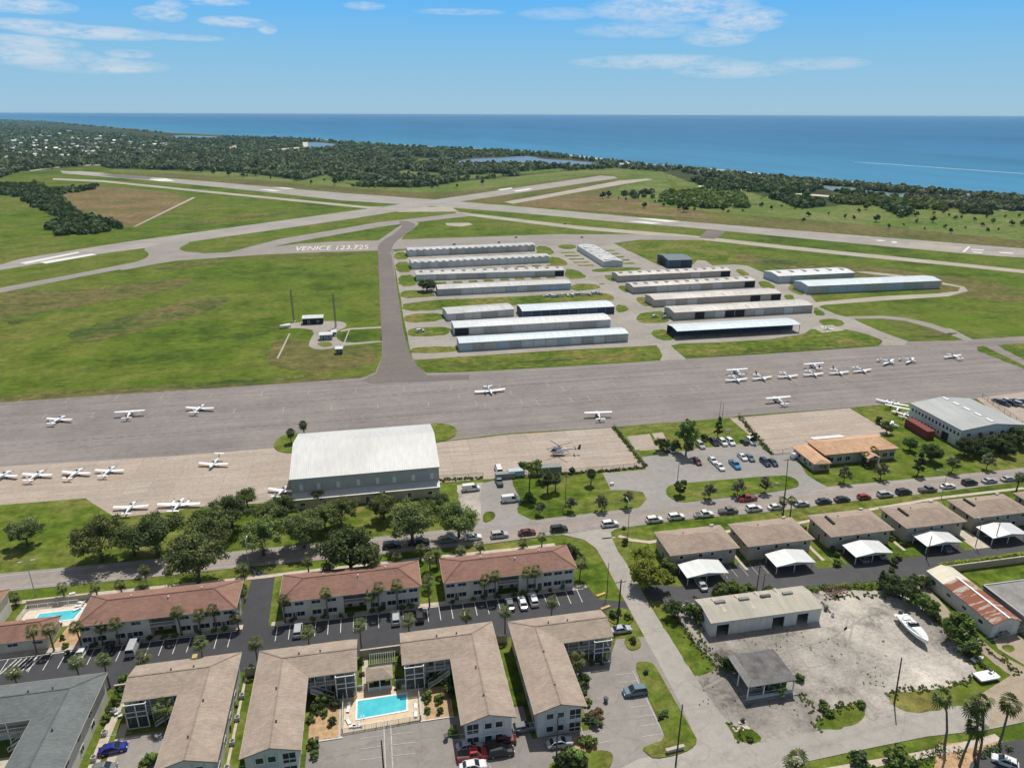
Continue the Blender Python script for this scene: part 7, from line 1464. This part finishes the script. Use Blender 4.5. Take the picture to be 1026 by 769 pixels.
def helicopter():
    p=G(560.5,455.4); t=thing('helicopter','grey and white helicopter with a dark tail on the concrete apron','helicopter',(p.x,p.y,.08),PI-.12)
    f=MB(); f.loft([ell(x,0,z,a,b,12) for x,z,a,b in((3.1,1.15,.1,.1),(2.7,1.25,.5,.45),(1.8,1.5,.85,.8),(.5,1.65,.92,.95),(-.8,1.7,.8,.85),(-1.8,1.85,.4,.5),(-2.4,2.,.22,.26))]); f.build('fuselage',M['awhite'],t,True)
    g=MB(); g.loft([ell(x,0,z,a,b,10) for x,z,a,b in((2.95,1.3,.2,.2),(2.55,1.5,.55,.4),(1.9,1.75,.86,.62),(1.2,1.85,.9,.72))]); g.build('cockpit_glass',M['glass'],t,True)
    b=MB(); b.tube([(-2.,0,1.95),(-6.2,0,2.25)],[.26,.12],8); b.build('tail_boom',M['ablack'],t)
    b=MB(); b.add([(-5.9,-.05,1.7),(-6.9,-.05,1.6),(-7.1,-.05,3.5),(-6.4,-.05,3.3),(-5.9,.05,1.7),(-6.9,.05,1.6),(-7.1,.05,3.5),(-6.4,.05,3.3)],[(0,1,2,3),(7,6,5,4),(0,4,5,1),(1,5,6,2),(2,6,7,3),(3,7,4,0)]); b.build('tail_fin',M['ablack'],t)
    b=MB(); b.box(-5.4,-4.9,-1.1,1.1,2.1,2.16); b.build('stabiliser',M['ablack'],t)
    b=MB(); b.box(-.6,1.1,-.45,.45,2.5,2.85); b.tube([(.2,0,2.8),(.2,0,3.3)],.12,8); b.build('rotor_mast',M['agrey'],t)
    for k in range(4):
        a=.5+k*PI/2; m_=MB(); c,s=math.cos(a),math.sin(a); m_.bar((.2,0,3.3),(.2+5.1*c,5.1*s,3.15),.28,.04); m_.build('rotor_blade',M['ablack'],t)
    for s in(-1,1): m_=MB(); m_.tube([(2.2,s*1.05,.25),(1.9,s*1.05,.08),(-1.6,s*1.05,.08)],.06,6); m_.bar((1.2,s*1.05,.08),(1.2,s*.5,1.),.07); m_.bar((-.9,s*1.05,.08),(-.9,s*.5,1.),.07); m_.build('skid',M['ablack'],t)
    m_=MB(); m_.box(-1.9,1.8,-.94,-.9,1.3,1.5); m_.box(-1.9,1.8,.9,.94,1.3,1.5); m_.build('stripe',M['agrey'],t)
helicopter()
# ------------------------------------------------------------------ boat, trailers, yard things
def cruiser():
    a=G(900,620);b=G(929,651); c=(a+b)/2; rz=math.atan2(b.y-a.y,b.x-a.x); t=thing('motor_boat','white cabin cruiser propped on stands in the middle of the gravel yard','boat',(c.x,c.y,0),rz,None,.94)
    h=MB(); st=[(-4.6,1.45,.75),(-3,1.6,.7),(0,1.65,.65),(2.5,1.25,.75),(4.1,.6,1.1),(4.9,.06,1.7)]
    h.loft([[(x,-w,2.0+max(0,x)*.06),(x,-w*.85,1.35),(x,-w*.15,z),(x,w*.15,z),(x,w*.85,1.35),(x,w,2.0+max(0,x)*.06)] for x,w,z in st]); h.build('hull',M['awhite'],t)
    d=MB(); d.loft([[(x,-w,2.02),(x,-w*.8,2.02+k),(x,w*.8,2.02+k),(x,w,2.02)] for x,w,k in((-.6,1.45,.5),(1.2,1.2,.5),(3.2,.7,.32),(4.4,.2,.12))]); d.build('cabin',M['plastic'],t)
    w=MB(); w.add([(-.5,-1.25,2.5),(.5,-1.1,2.5),(-.1,-.95,3.1),(-.9,-1.1,3.1),(-.5,1.25,2.5),(.5,1.1,2.5),(-.1,.95,3.1),(-.9,1.1,3.1)],[(0,1,2,3),(4,7,6,5),(1,5,6,2)]); w.build('windshield',M['glass'],t)
    w=MB(); w.box(-4.3,-.8,-1.3,1.3,1.75,1.8); w.build('cockpit_floor',M['agrey'],t); w=MB(); w.box(-3.2,-2.4,-.9,.9,1.8,2.3); w.box(-1.6,-1.,-.9,-.3,1.8,2.6); w.box(-1.6,-1.,.3,.9,1.8,2.6); w.build('seat',M['plastic'],t)
    w=MB(); 
    for s in(-1,1): w.bar((-2.6,s*1.45,2.),(-2.2,s*1.2,3.6),.07); w.bar((1.5,s*1.15,2.7),(4.6,s*.15,2.9),.05)
    w.bar((-2.2,-1.2,3.6),(-2.2,1.2,3.6),.1); w.build('rail',M['steel'],t); w=MB(); w.box(-5.3,-4.7,-.35,.35,.9,2.5); w.build('outboard_motor',M['ablack'],t)
    w=MB(); w.box(-5.5,-4.5,-1.3,1.3,1.2,1.35); w.build('swim_platform',M['plastic'],t)
    for x in(-3,0,2.6):
        for s in(-1,1): w=MB(); w.bar((x,s*1.5,0),(x,s*1.0,1.2),.1); w.build('stand',M['darktrim'],t)
cruiser()
p=G(987.5,680); t=thing('boat_trailer','white flat deck boat on a trailer at the edge of the yard verge','trailer',(p.x,p.y,0),.03); mb=MB(); mb.loft([[(x,-w,.75),(x,-w,1.05),(x,w,1.05),(x,w,.75)] for x,w in((-2.3,1.1),(-1.5,1.15),(1.6,1.15),(2.3,1.))]); mb.build('deck',M['plastic'],t)
mb=MB(); mb.tube([(1.2,-.3,1.5),(1.2,-.3,2.2)],.08,6); mb.box(.9,1.5,.2,.8,1.5,1.9); mb.build('console',M['darktrim'],t)
for s in(-1,1): mb=MB(); mb.tube([(-.4,s*1.15-.1,.33),(-.4,s*1.15+.1,.33)],.33,12); mb.build('wheel',M['rubber'],t)
mb=MB(); mb.box(-2.4,2.3,-.9,.9,.55,.7); mb.bar((2.2,0,.6),(3.4,0,.5),.1); mb.build('frame',M['rust'],t)
p=G(979,661); t=thing('dinghy','small upturned white dinghy under the alley hedge','boat',(p.x,p.y,0),.1); mb=MB(); mb.loft([[(x,-w,.1),(x,-w*.7,.55),(x,w*.7,.55),(x,w,.1)] for x,w in((-1.3,.6),(0,.7),(1.,.5),(1.6,.05))]); mb.build('hull',M['plastic'],t); mb=MB(); mb.bar((-1.2,0,.58),(1.2,0,.58),.06); mb.build('keel',M['agrey'],t)
p=G(837,595); t=thing('trailer_frame','rusty boat trailer frame against the hedge right of the pale shed','trailer',(p.x,p.y,0),.08); mb=MB()
for s in(-1,1): mb.bar((-2.6,s*.95,.7),(2.6,s*.95,.7),.16); mb.bar((-2.4,s*.95,1.5),(2.3,s*.7,1.6),.14)
for x in(-2.5,-1.5,-.5,.5,1.5,2.5): mb.bar((x,-.95,.7),(x,.95,.7),.12); mb.bar((x,-.9,.7),(x,-.9,1.5),.1); mb.bar((x,.9,.7),(x,.9,1.5),.1)
mb.build('frame',M['rust'],t)
for s in(-1,1): mb=MB(); mb.tube([(-.5,s*1.15-.1,.35),(-.5,s*1.15+.1,.35)],.35,12); mb.build('wheel',M['rubber'],t)
p=G(834,617); t=thing('tank','small white gas bottle on its side right of the pale shed','gas bottle',(p.x,p.y,0),.5); mb=MB(); mb.tube([(0,0,0),(0,0,1.1),(0,0,1.3)],[.33,.33,.12],10); mb.build('bottle',M['plastic'],t,True); mb=MB(); mb.tube([(0,0,1.3),(0,0,1.42)],.06,6); mb.build('valve',M['darktrim'],t)
p0=G(823,603);p1=G(832,614); t=thing('timber_beam','dark beam lying on the gravel right of the pale shed','beam',(p0.x,p0.y,0)); mb=MB(); mb.bar((0,0,.15),(p1.x-p0.x,p1.y-p0.y,.15),.25); mb.build('beam',M['wood'],t)
for i,(px,s) in enumerate([((776,712),.5),((824,577+40),.3),((700,715),.3),((983,678+16),.5)][:1]): pass
t=thing('concrete_pile','low pile of pale rubble on the small island at the street mouth','rubble',tuple(G(741,727)),0); mb=MB(); rr=random.Random(5)
for k in range(14): x,y=rr.uniform(-1.5,1.5),rr.uniform(-1,1); s=rr.uniform(.15,.45); mb.T=TI((x,y,0))@Matrix.Rotation(rr.uniform(0,3),4,'Z')@Matrix.Rotation(rr.uniform(-.4,.4),4,'X'); mb.box(-s,s,-s*.7,s*.7,0,s*.6)
mb.T=None; mb.build('rubble',M['walk'],t)
t=thing('monument_sign','low tan sign wall in the grass corner by the side street','sign',tuple(G(676,752.5)),.1); mb=MB(); mb.box(-1.6,1.6,-.2,.2,-.1,.9); mb.build('panel',M['walk'],t); mb=MB(); mb.box(-1.8,1.8,-.3,.3,.9,1.0); mb.build('cap',M['stuccot'],t)
for i,(px,lb) in enumerate([((73,597),'white sign shape on the verge above the angular pool'),((462,553-1),'small white sign box on the avenue verge before the right red block'),((613,512-26),'small white utility box on the lawn left of the car park entrance')]):
    p=G(*px); t=thing('utility_box',lb,'utility box',(p.x,p.y,0),.2); mb=MB(); mb.box(-.6,.6,-.3,.3,0,.9); mb.build('cabinet',M['plastic'],t); mb=MB(); mb.box(-.7,.7,-.4,.4,-.1,.08); mb.build('base',M['walk'],t)
p=G(691,435); 
for i,(px,lb) in enumerate([((729,434),'small white sign on the grass behind the airport car park')]): p=G(*px); t=thing('sign',lb,'sign',(p.x,p.y,0)); mb=MB(); mb.box(-.9,.9,-.05,.05,.5,1.5); mb.build('panel',M['plastic'],t); mb=MB(); mb.box(-.7,-.6,-.05,.05,-.1,.5); mb.box(.6,.7,-.05,.05,-.1,.5); mb.build('posts',M['steel'],t)
# orange entrance blocks by the side street
for i,(px,lb) in enumerate([((602,596),'yellow painted kerb block at the top of the parking strip exit'),((606.5,609),'yellow painted kerb block at the bottom of the parking strip exit')]): p=G(*px); t=thing('kerb_block',lb,'kerb block',(p.x,p.y,0),.3); mb=MB(); mb.box(-1.2,1.2,-.3,.3,0,.3); mb.build('block',M['walk'],t); mb=MB(); mb.box(-1.2,1.2,-.3,.3,.3,.32); mb.build('paint',M['yellow'],t)
# loungers on the pool deck
LG=[(-9.9,104.6,1.9),(-9.9,107.6,1.4),(-8.9,103.3,.2),(2.3,110.8,.3),(1.2,111.1,-.2),(2.5,106.,1.57),(2.4,104,1.57),(-8.2,103.1,0)]
for i,(x,y,rz) in enumerate(LG):
    t=thing('sun_lounger','white sun lounger on the orange stone pool deck','sun lounger',(x,y,.14),rz,'loungers around the rectangular pool'); mb=MB(); mb.box(-.9,.35,-.3,.3,.25,.32); mb.build('seat',M['plastic'],t); mb=MB(); mb.add([(.35,-.3,.3),(.35,.3,.3),(.95,.3,.75),(.95,-.3,.75),(.35,-.3,.25),(.35,.3,.25),(.98,.3,.7),(.98,-.3,.7)],[(0,1,2,3),(4,7,6,5),(0,4,5,1),(1,5,6,2),(2,6,7,3),(3,7,4,0)]); mb.build('backrest',M['plastic'],t)
    for xx in(-.8,.3):
        for yy in(-.26,.26): mb=MB(); mb.box(xx-.03,xx+.03,yy-.03,yy+.03,0,.25); mb.build('leg',M['steel'],t)
for i,(px,rz) in enumerate([((80,607.5),.2),((82,604.5),-.3),((78,611),.6)]):
    p=G(*px); t=thing('sun_lounger','white sun lounger on the terrace of the angular pool','sun lounger',(p.x,p.y,.14),rz,'loungers by the angular pool'); mb=MB(); mb.box(-.9,.35,-.3,.3,.25,.32); mb.build('seat',M['plastic'],t); mb=MB(); mb.bar((.3,0,.3),(.95,0,.75),.6,.05); mb.build('backrest',M['plastic'],t)
ACS=[(-30.,y) for y in (98,103.5,109,114.5)]+[(20.3,y) for y in (97,102.5,108,113.5)]+[(-53.0,y) for y in (99,104.5,110,115)]
acb=MB(); acb.box(-.42,.42,-.42,.42,0,.85); acg=MB(); acg.tube([(0,0,.85),(0,0,.9)],.34,12); acbm=acb.mesh('casing',M['agrey']); acgm=acg.mesh('fan_grille',M['darktrim'])
for x,y in ACS:
    t=thing('air_conditioner','small grey air conditioning unit beside the long side of a tan or slate roofed block','air conditioner',(x,y,.05),0,'air conditioning units along the blocks'); inst('casing',acbm,t); inst('fan_grille',acgm,t)
# patio set in the slate court gap
for i,px in enumerate([(117,716),(121,718)]):
    p=G(*px); t=thing('garden_chair',['left white garden chair on the path by the screened porch','right white garden chair on the path by the screened porch'][i],'chair',(p.x,p.y,.08),.4); mb=MB(); mb.box(-.3,.3,-.3,.3,.38,.44); mb.build('seat',M['plastic'],t); mb=MB(); mb.box(-.3,.3,.25,.31,.44,.95); mb.build('backrest',M['plastic'],t)
    for a_ in(-.26,.26):
        for b_ in(-.26,.26): mb=MB(); mb.box(a_-.03,a_+.03,b_-.03,b_+.03,0,.38); mb.build('leg',M['plastic'],t)
# ------------------------------------------------------------------ poles and wires
tops=[]
_,w1=utility_pole((896,705),11,'leaning dark utility pole at the edge of the gravel yard',False,(-.06,.02)); 
_,w2=utility_pole((677,766),13.5,'utility pole on the grass island by the side street mouth',False,(0,0))
p=G(559,716,11.5); t,w3=utility_pole((559,716),11.5,'thin utility pole before the gable of the block near the side street',False); t.location=(p.x,p.y,0); w3=Vector((p.x,p.y,11.1))
p=G(382,741,9); t,w4=utility_pole((382,741),9,'dark pole in the middle of the pool court car park',False); t.location=(p.x,p.y,0); w4=Vector((p.x,p.y,8.7))
_,w5=utility_pole((619,623),11.2,'thick utility pole with a crossarm by the silver sedan at the side street',True,(.01,0),r=.24); utility_pole((608,597),9.3,'slim utility pole on the lawn at the end of the parking strip',False,r=.11)
utility_pole((566.5,505),9.5,'slim pole with a short crossarm on the helicopter lawn',True,r=.1); utility_pole((679,479),5.5,'short post behind the round tree of the car park island',False,r=.12)
utility_pole((785,516),18.,'tallest pole, with a crossarm, among palms on the avenue verge',True,(-.075,0),r=.15)
utility_pole((757,598),9.,'pole with a crossarm behind the long pale shed',True,r=.15); utility_pole((763,598),6.5,'shorter pole right of the pole behind the long pale shed',False,r=.12)
utility_pole((720,424),9.,'left slim mast at the apron edge above the car park',False,r=.09); utility_pole((723,423.5),8.,'right slim mast at the apron edge above the car park',False,r=.09); utility_pole((928,560),6.8,'pole in front of the carport above the rusty warehouse',False,r=.13); utility_pole((996,545),6.8,'pole at the left post of the rightmost carport',False,r=.13)
utility_pole((300,325),6.5,'small post between the left mast and the white roofed hut',False,r=.08)
lamp_post((36,597.5),9.6,'double headed street lamp at the left edge of the avenue',.2,True,1.); lamp_post((629,535),9.5,'street lamp at the corner of the avenue and the side street',B); lamp_post((943,499),8.8,'single armed street lamp on the avenue verge at the right',2.6); lamp_post((250,572),8.2,'thin street lamp among the oak shadows at the black driveway',B); lamp_post((977,548),8.,'slim lamp post on the patio left of the rightmost carport',B,arm=1.)
lamp_post((783,513),8.5,'street lamp beside the tall pole',2.4)
def wires(label,pts,off=(0,.5),sag=.8,r=.016):
    o=pts[0]; t=thing('power_line',label,'power line',(o.x,o.y,0)); mb=MB()
    for dz in off:
        for a,b in zip(pts,pts[1:]):
            q=[]
            for k in range(13): s=k/12; v=a.lerp(b,s)-Vector((o.x,o.y,0)); v.z+=-4*sag*s*(1-s)-dz; q.append(v)
            mb.tube(q,r,4)
    mb.build('wire',M['steel'],t)
wires('pair of thin power lines strung along the bottom of the picture between the utility poles',[w4+Vector((-30,-1,1)),w4,w3,w2,w1,w1+Vector((45,6,0))],(0,1.1))
wires('thin power line from the thick pole at the side street towards the corner lamp',[w5,Vector((62,150,9.5))],(0,))
# ------------------------------------------------------------------ golf course trees
def pscale(y): return (y-115)*.935/105.
GT=[(890,228.5,5),(877.5,222.5,9),(855,220,5),(866.7,210,7),(860,213,5),(917.5,217.5,7),(918.5,223.5,5),(935.5,215,4),(935,223,8),(945,214,4),(950.5,216.7,3.5),(947,228.5,5),(952.7,233.5,6),(957,220,5),(963,219,4),(976,221,4.5),(988.5,218.5,4),(984,226.7,5),(989,232.5,5.5),(994.7,223.5,6),(1007,218.5,4),(1013.5,226,6.5),(1021,217.5,4),(1024.5,226,7),(805,222.5,5.5),(809.7,217,6),(685,212.5,11),(696,211,4),(704,208.5,6.5),(724,211.7,5),(729.5,213.5,4),(763,207.5,6),(773,210,5),(783,207.5,3),(797,210,3.5),(803,210,3),(780,200,7),(817.5,203,7),(847,218.5,5),(838,200,6),(604,199,8),(610,198,8),(627,201,3.5),(633,198,4),(639.7,197,4),(645.3,208.5,7),(664.7,207,4.5),(672,205.5,4),(680,210,6),(353.7,187.7,4),(369.5,188.5,3),(375,188.6,3),(387,188.6,5),(433,189,3.5),(439,187.3,3),(458,187.3,3.5),(483.7,184.8,6),(187.7,172.4,5),(201,173,7),(214.7,174.4,6),(229,176.4,7),(243.5,177.6,5),(248,177.2,3),(256,176.5,9),(271,179.3,3),(297.7,181.4,8),(312,184,4),(325,181.4,3),(335,185.4,8),(340,183,6),(620,199.5,3),(656,203,3),(690,209,6),(744,212,3),(830,215,3),(905,226,3),(926,230,3),(967,229,3),(1000,231,3.5)]
for i,(x,y,w) in enumerate(GT):
    s=w/pscale(y)/7*.95; s=min(s,2.6); tree('far%d'%(i%4),'golf_tree',(x,y),'small dark tree scattered over the golf course beyond the runways','scattered golf course trees',s,'tree')
t=tree('far3','pale_tree',(258,169),'single pale yellowish tree before the dark wood beyond the runway',s=3.2); 
pc=TREES['far3'][0].copy(); pc.name='pale_crown'; pc.materials.clear(); pc.materials.append(leafmat('pale_leaves',(.20,.24,.10),scale=.1)); t.children[0].data=pc
# ------------------------------------------------------------------ far woods
def inpoly(x,y,p):
    c=False; j=len(p)-1
    for i in range(len(p)):
        xi,yi=p[i];xj,yj=p[j]
        if (yi>y)!=(yj>y) and x<(xj-xi)*(y-yi)/(yj-yi)+xi: c=not c
        j=i
    return c
def wood(name,poly,n,rpx=2.3,h=9.,rmin=4.,holes=(),seed=0,m='far',nq=22,kind='stuff',lab=None,cat=None,hv=.3,maxr=60):
    rr=random.Random(seed); xs=[p[0] for p in poly]; ys=[p[1] for p in poly]; P=[];Rr=[];Hh=[]; tries=0
    while len(P)<n and tries<n*30:
        tries+=1; x=rr.uniform(min(xs),max(xs)); y=rr.uniform(min(ys),max(ys))
        if not inpoly(x,y,poly) or any(inpoly(x,y,q) for q in holes): continue
        p=G(x,y); r=min(maxr,max(rmin,rpx/max(.01,pscale(y)))*rr.uniform(.7,1.3)); P.append((p.x,p.y,0)); Rr.append(r); Hh.append(h*rr.uniform(1-hv,1+hv))
    P=np.array(P);Rr=np.array(Rr);Hh=np.array(Hh); rg=np.random.default_rng(seed); N=len(P); K=nq
    C=np.repeat(P,K,0); R2=np.repeat(Rr,K); H2=np.repeat(Hh,K); d=rg.normal(size=(N*K,3)); d/=np.linalg.norm(d,axis=1)[:,None]; d[:,2]=np.abs(d[:,2])**.8*1.
    rad=.75+.25*rg.random(N*K); pos=np.stack([C[:,0]+d[:,0]*R2*rad,C[:,1]+d[:,1]*R2*rad,H2*(.12+.82*d[:,2]*rad)],1)
    nrm=d+rg.normal(size=d.shape)*.45; nrm/=np.linalg.norm(nrm,axis=1)[:,None]; t=np.cross(nrm,rg.normal(size=d.shape)); t/=np.linalg.norm(t,axis=1)[:,None]; b=np.cross(nrm,t)
    s=np.minimum(R2*.42,3.+R2*.12)*(.6+.8*rg.random(N*K)); s=s[:,None]; zs=np.array([1,1,1])
    V=np.stack([pos-t*s-b*s,pos+t*s-b*s*.8,pos+t*s*.9+b*s,pos-t*s+b*s*.9],1).reshape(-1,3); V[:,2]=np.maximum(V[:,2],.2)
    me=npmesh(name,V,np.arange(len(V)).reshape(-1,4),M[m]); o=bpy.data.objects.new(name,me); COL.objects.link(o); o['kind']=kind
    if lab: o['label']=lab; o['category']=cat
    return o
HO=[[(395,171.5),(440,173),(446,178.6),(400,177.6)],[(455,176),(500,173.6),(508,177),(462,181)],[(345,180),(384,181.8),(382,186),(346,186)],[(516,172.4),(560,168.6),(572,171.4),(520,176.4)],[(392,180),(430,180.4),(432,186),(396,186)],[(352,157),(364,158),(364,161),(352,161)],[(388,158.6),(407,158),(408,162),(390,162.5)],[(415,157.5),(441,158),(442,163),(417,164)],[(400,170),(413,170),(413,175),(400,175)],[(284,163),(297,162),(297,167),(284,167)],[(364,173),(378,172.5),(378,178),(364,178)],
 [(17,122.8),(83,126.2),(142,132),(185,134.4),(215,135.6),(222,138.4),(200,139),(171,139),(108,133.2),(17,125.8)],[(302,142),(337,143.6),(338,147),(322,149.5),(303,149.5)],[(455,162),(468,158),(505,157),(533,155.8),(600,162.4),(598,167.5),(560,167),(530,164.5),(480,165.8),(457,165.5)],[(226,147),(239,145),(238,150.5),(226,151)],[(266,150),(302,147),(302,149.5),(268,152.5)]]
F1=[(-60,119.8),(0,120),(50,122.4),(100,127),(171,134),(235,137.4),(300,139.4),(342,142.8),(420,147.6),(480,150),(542,153.8),(580,158.4),(608,161.8),(640,165.4),(684,169),(664,172),(615,168.5),(575,171),(512,177),(465,181),(442,185),(418,188),(358,187),(342,182),(327,174),(300,181),(267,175.6),(227,171.6),(187,171),(110,168.4),(100,165.6),(60,167.4),(20,171.4),(0,178),(-60,184)]
wood('woodland',F1,8200,1.75,8.5,4.,HO,1,maxr=60)
wood('woodland',[(0,150),(100,148),(342,155),(600,160),(575,171),(512,177),(465,181),(418,188),(358,187),(327,175),(227,171.8),(110,168.4),(100,165),(20,171),(0,178)],1500,2.8,9.5,4.5,HO,2)
wood('woodland',[(-60,163),(0,164),(60,166),(20,171.6),(0,178),(-60,184)],260,3.,9,4.5,(),3)
wood('coast_wood',[(684,170),(730,174),(780,179),(830,184),(860,186),(890,189),(930,192),(970,196.5),(1026,200),(1070,204),(1070,208),(1026,204.5),(970,200),(930,196),(890,192.6),(850,188.6),(830,190),(780,188),(730,182),(700,176),(684,173)],1100,2.,8,4,[[(820,185.5),(860,188),(860,193),(822,192)]],4)
wood('coast_wood',[(690,180),(760,186),(815,190),(812,194),(760,193),(713,190)],330,2.2,7,4,(),5,m='oak2')
wood('coast_wood',[(664,194),(700,193),(743,196),(750,208),(713,209.5),(684,207),(668,204)],330,3.2,7,4,(),6,m='hedge')
wood('coast_wood',[(770,198),(790,198.5),(805,198),(828,207),(812,209),(797,207.5),(785,203)],80,3.4,8,4,(),7,m='oak2')
wood('coast_wood',[(855,198.6),(905,202),(947,208),(947,211),(900,208.5),(855,205.4),(836,204),(830,200)],260,2.2,6,3.5,(),8,m='hedge')
wood('coast_wood',[(885,208),(905,207),(914,209),(913,216),(903,219.5),(893,215)],60,3.6,8,4,(),9,m='oak2')
wood('coast_wood',[(905,198.6),(945,200),(985,204),(1026,208),(1070,211),(1070,213),(1026,211.5),(960,209),(945,206.5),(912,201)],420,2.,7,4,(),10)
wood('coast_wood',[(963,209.6),(990,211),(991,215),(964,214)],50,2.4,5,3,(),11,m='oak2')
wood('coast_wood',[(834,191),(850,193),(890,197),(905,199.5),(880,200),(850,197)],60,2.4,6,3.5,(),12,m='oak2')
wood('thicket',[(0,185),(37,184.6),(60,191),(97,186.5),(92,190),(62,194.5),(62,204),(82,216),(121,225.5),(120,230),(100,234),(60,236),(47,230),(63,218),(37,208),(17,197),(0,195)],420,3.4,5.5,3.,(),13,m='oak2',nq=34)
wood('golf_grove',[(620,195),(650,193),(668,198),(665,203),(640,200)],14,3,6,3.5,(),14)
# houses among the far trees
rr=random.Random(11); nh=0
def farhouse(x,y,lb,gp,w=None):
    p=G(x,y); L=(w or rr.uniform(1.6,3.8))/pscale(y)*.8; L=min(L,70); t=thing('far_house',lb,'house',(p.x,p.y,0),rr.uniform(-.3,1.4),gp); mb=MB(); D=L*.6; hh=7.5; mb.box(-L/2,L/2,-D/2,D/2,0,hh); mb.build('wall',M['stucco'],t); mb=MB(); gableroof(mb,-L/2-.5,L/2+.5,-D/2-.5,D/2+.5,hh,3.,'x',.3); mb.build('roof',M['roofw' if rr.random()<.6 else 'rooft'],t)
TW=[(0,136),(60,134),(170,143),(172,156),(120,158),(60,160),(0,162)]
while nh<110:
    x=rr.uniform(0,172); y=rr.uniform(133,162)
    if inpoly(x,y,TW): farhouse(x,y,'small pale house showing among the trees of the far town','pale houses of the far town'); nh+=1
for x,y in ((2,123.5),(70,132.6),(14,143),(48,151),(56,151),(90,155),(125,138),(155,147),(165,146.4),(100,141)): farhouse(x,y,'larger pale house catching the light in the far town','larger pale houses of the far town',5)
for x,y,w in ((622,168.5,6),(628,167.4,8),(640,168,4),(700,176,4),(709,176.5,4),(968,201.8,5),(732,176.8,4)): farhouse(x,y,'pale building beside the shore, behind the golf course','pale buildings along the shore',w)
# airfield lights and small signs
for i,px in enumerate([(455,245.6),(500,243.6),(517,238.6),(583,238.5),(566,225)]): p=G(*px); t=thing('runway_sign','small dark sign board standing beside the hangar taxiway','sign',(p.x,p.y,0),.2,'taxiway signs'); mb=MB(); mb.box(-1.3,1.3,-.15,.15,.3,1.3); mb.build('panel',M['darktrim'],t); mb=MB(); mb.box(-1,-.9,-.1,.1,-.1,.3); mb.box(.9,1,-.1,.1,-.1,.3); mb.build('legs',M['steel'],t)

BN=[((446,718),'left'),((449,722),'right')]
for i,(px,w) in enumerate([((318,744),'beside the steps left of the pool court'),((447,741),'at the corner of the silver sedan row'),((607,703),'at the edge of the court by the reddish shrubs'),((519,735),'between the two tan blocks near the bottom'),((688,606),'at the left rear corner of the long pale shed'),((827,611),'at the right end of the long pale shed')]):
    p=G(*px); t=thing('waste_bin','dark green wheeled bin '+w,'bin',(p.x,p.y,.1),.3*i); mb=MB(); mb.loft([[(-.26,-.3,.1),(.26,-.3,.1),(.26,.3,.1),(-.26,.3,.1)],[(-.32,-.38,1.),(.32,-.38,1.),(.32,.38,1.),(-.32,.38,1.)]]); mb.build('body',paint('car_paint_teal',CP['teal']),t); mb=MB(); mb.box(-.34,.34,-.4,.42,1.,1.07); mb.build('lid',M['darktrim'],t)

def weeds(name,lines,n,spread,hh,m,seed,size=.14):
    rg=random.Random(seed); cs=[];rs=[]
    for ln in lines:
        q=[G(*p) for p in ln]; Ls=[(b-a).length for a,b in zip(q,q[1:])]; tot=sum(Ls)
        for k in range(int(n*tot)):
            u=rg.random()*tot
            for (a,b),L in zip(zip(q,q[1:]),Ls):
                if u<=L: break
                u-=L
            p=a.lerp(b,u/L); j=rg.gauss(0,spread); d=(b-a).normalized(); cs.append((p.x-d.y*j,p.y+d.x*j,hh*.4)); rs.append(rg.uniform(.15,.5)*hh*1.6)
    V,Fc=leafquads(cs,rs,12,size,seed,flat=.5); V[:,2]=np.maximum(V[:,2],.09); o=bpy.data.objects.new(name,npmesh(name,V,Fc,M[m])); COL.objects.link(o); o['kind']='stuff'
M['weed']=leafmat('weed_leaves',(.15,.18,.05),trans=.2)
weeds('weeds',[[(667,606),(700,649),(722,671),(712,674)],[(816,730),(831,711),(866,704)],[(888,697),(905,691),(934,691),(960,684),(974,681),(985,670)],[(700,598),(700,640),(722,662)],[(745,742),(731,724)],[(800,690),(815,712),(822,722)],[(930,612),(950,634),(972,664)],[(826,600),(850,597),(905,598)],[(1000,655),(1022,680)],[(960,622),(985,648),(1003,662)]],4.2,.55,.5,'weed',31)
weeds('weeds',[[(760,660),(800,640),(850,650)],[(820,640),(880,690),(900,660)],[(730,640),(800,630)],[(700,700),(760,712),(810,700)]],.8,1.6,.3,'weed',33,.1)
weeds('weeds',[[(440,481.5),(484,479)],[(500,479),(603,472.5),(646,468)],[(615,428),(646,467.6)],[(740,417.6),(773,455.5)]],4.,.4,.8,'hedge',32,.2)
rg=random.Random(77)
for i in range(9):
    x,y=rg.uniform(745,920),rg.uniform(612,705)
    if 700<x<825 and y<640: continue
    p=G(x,y); t=thing('concrete_block','small broken concrete block lying on the gravel yard','concrete block',(p.x,p.y,.08),rg.uniform(0,3),'broken concrete blocks on the yard'); mb=MB(); s=rg.uniform(.18,.45); mb.loft([[(-s,-s*.6,0),(s*.9,-s*.7,0),(s,s*.5,0),(-s*.8,s*.7,0)],[(-s*.7,-s*.5,s*.5),(s*.6,-s*.4,s*.6),(s*.7,s*.3,s*.45),(-s*.6,s*.4,s*.55)]]); mb.build('lump',M['flatg'],t)
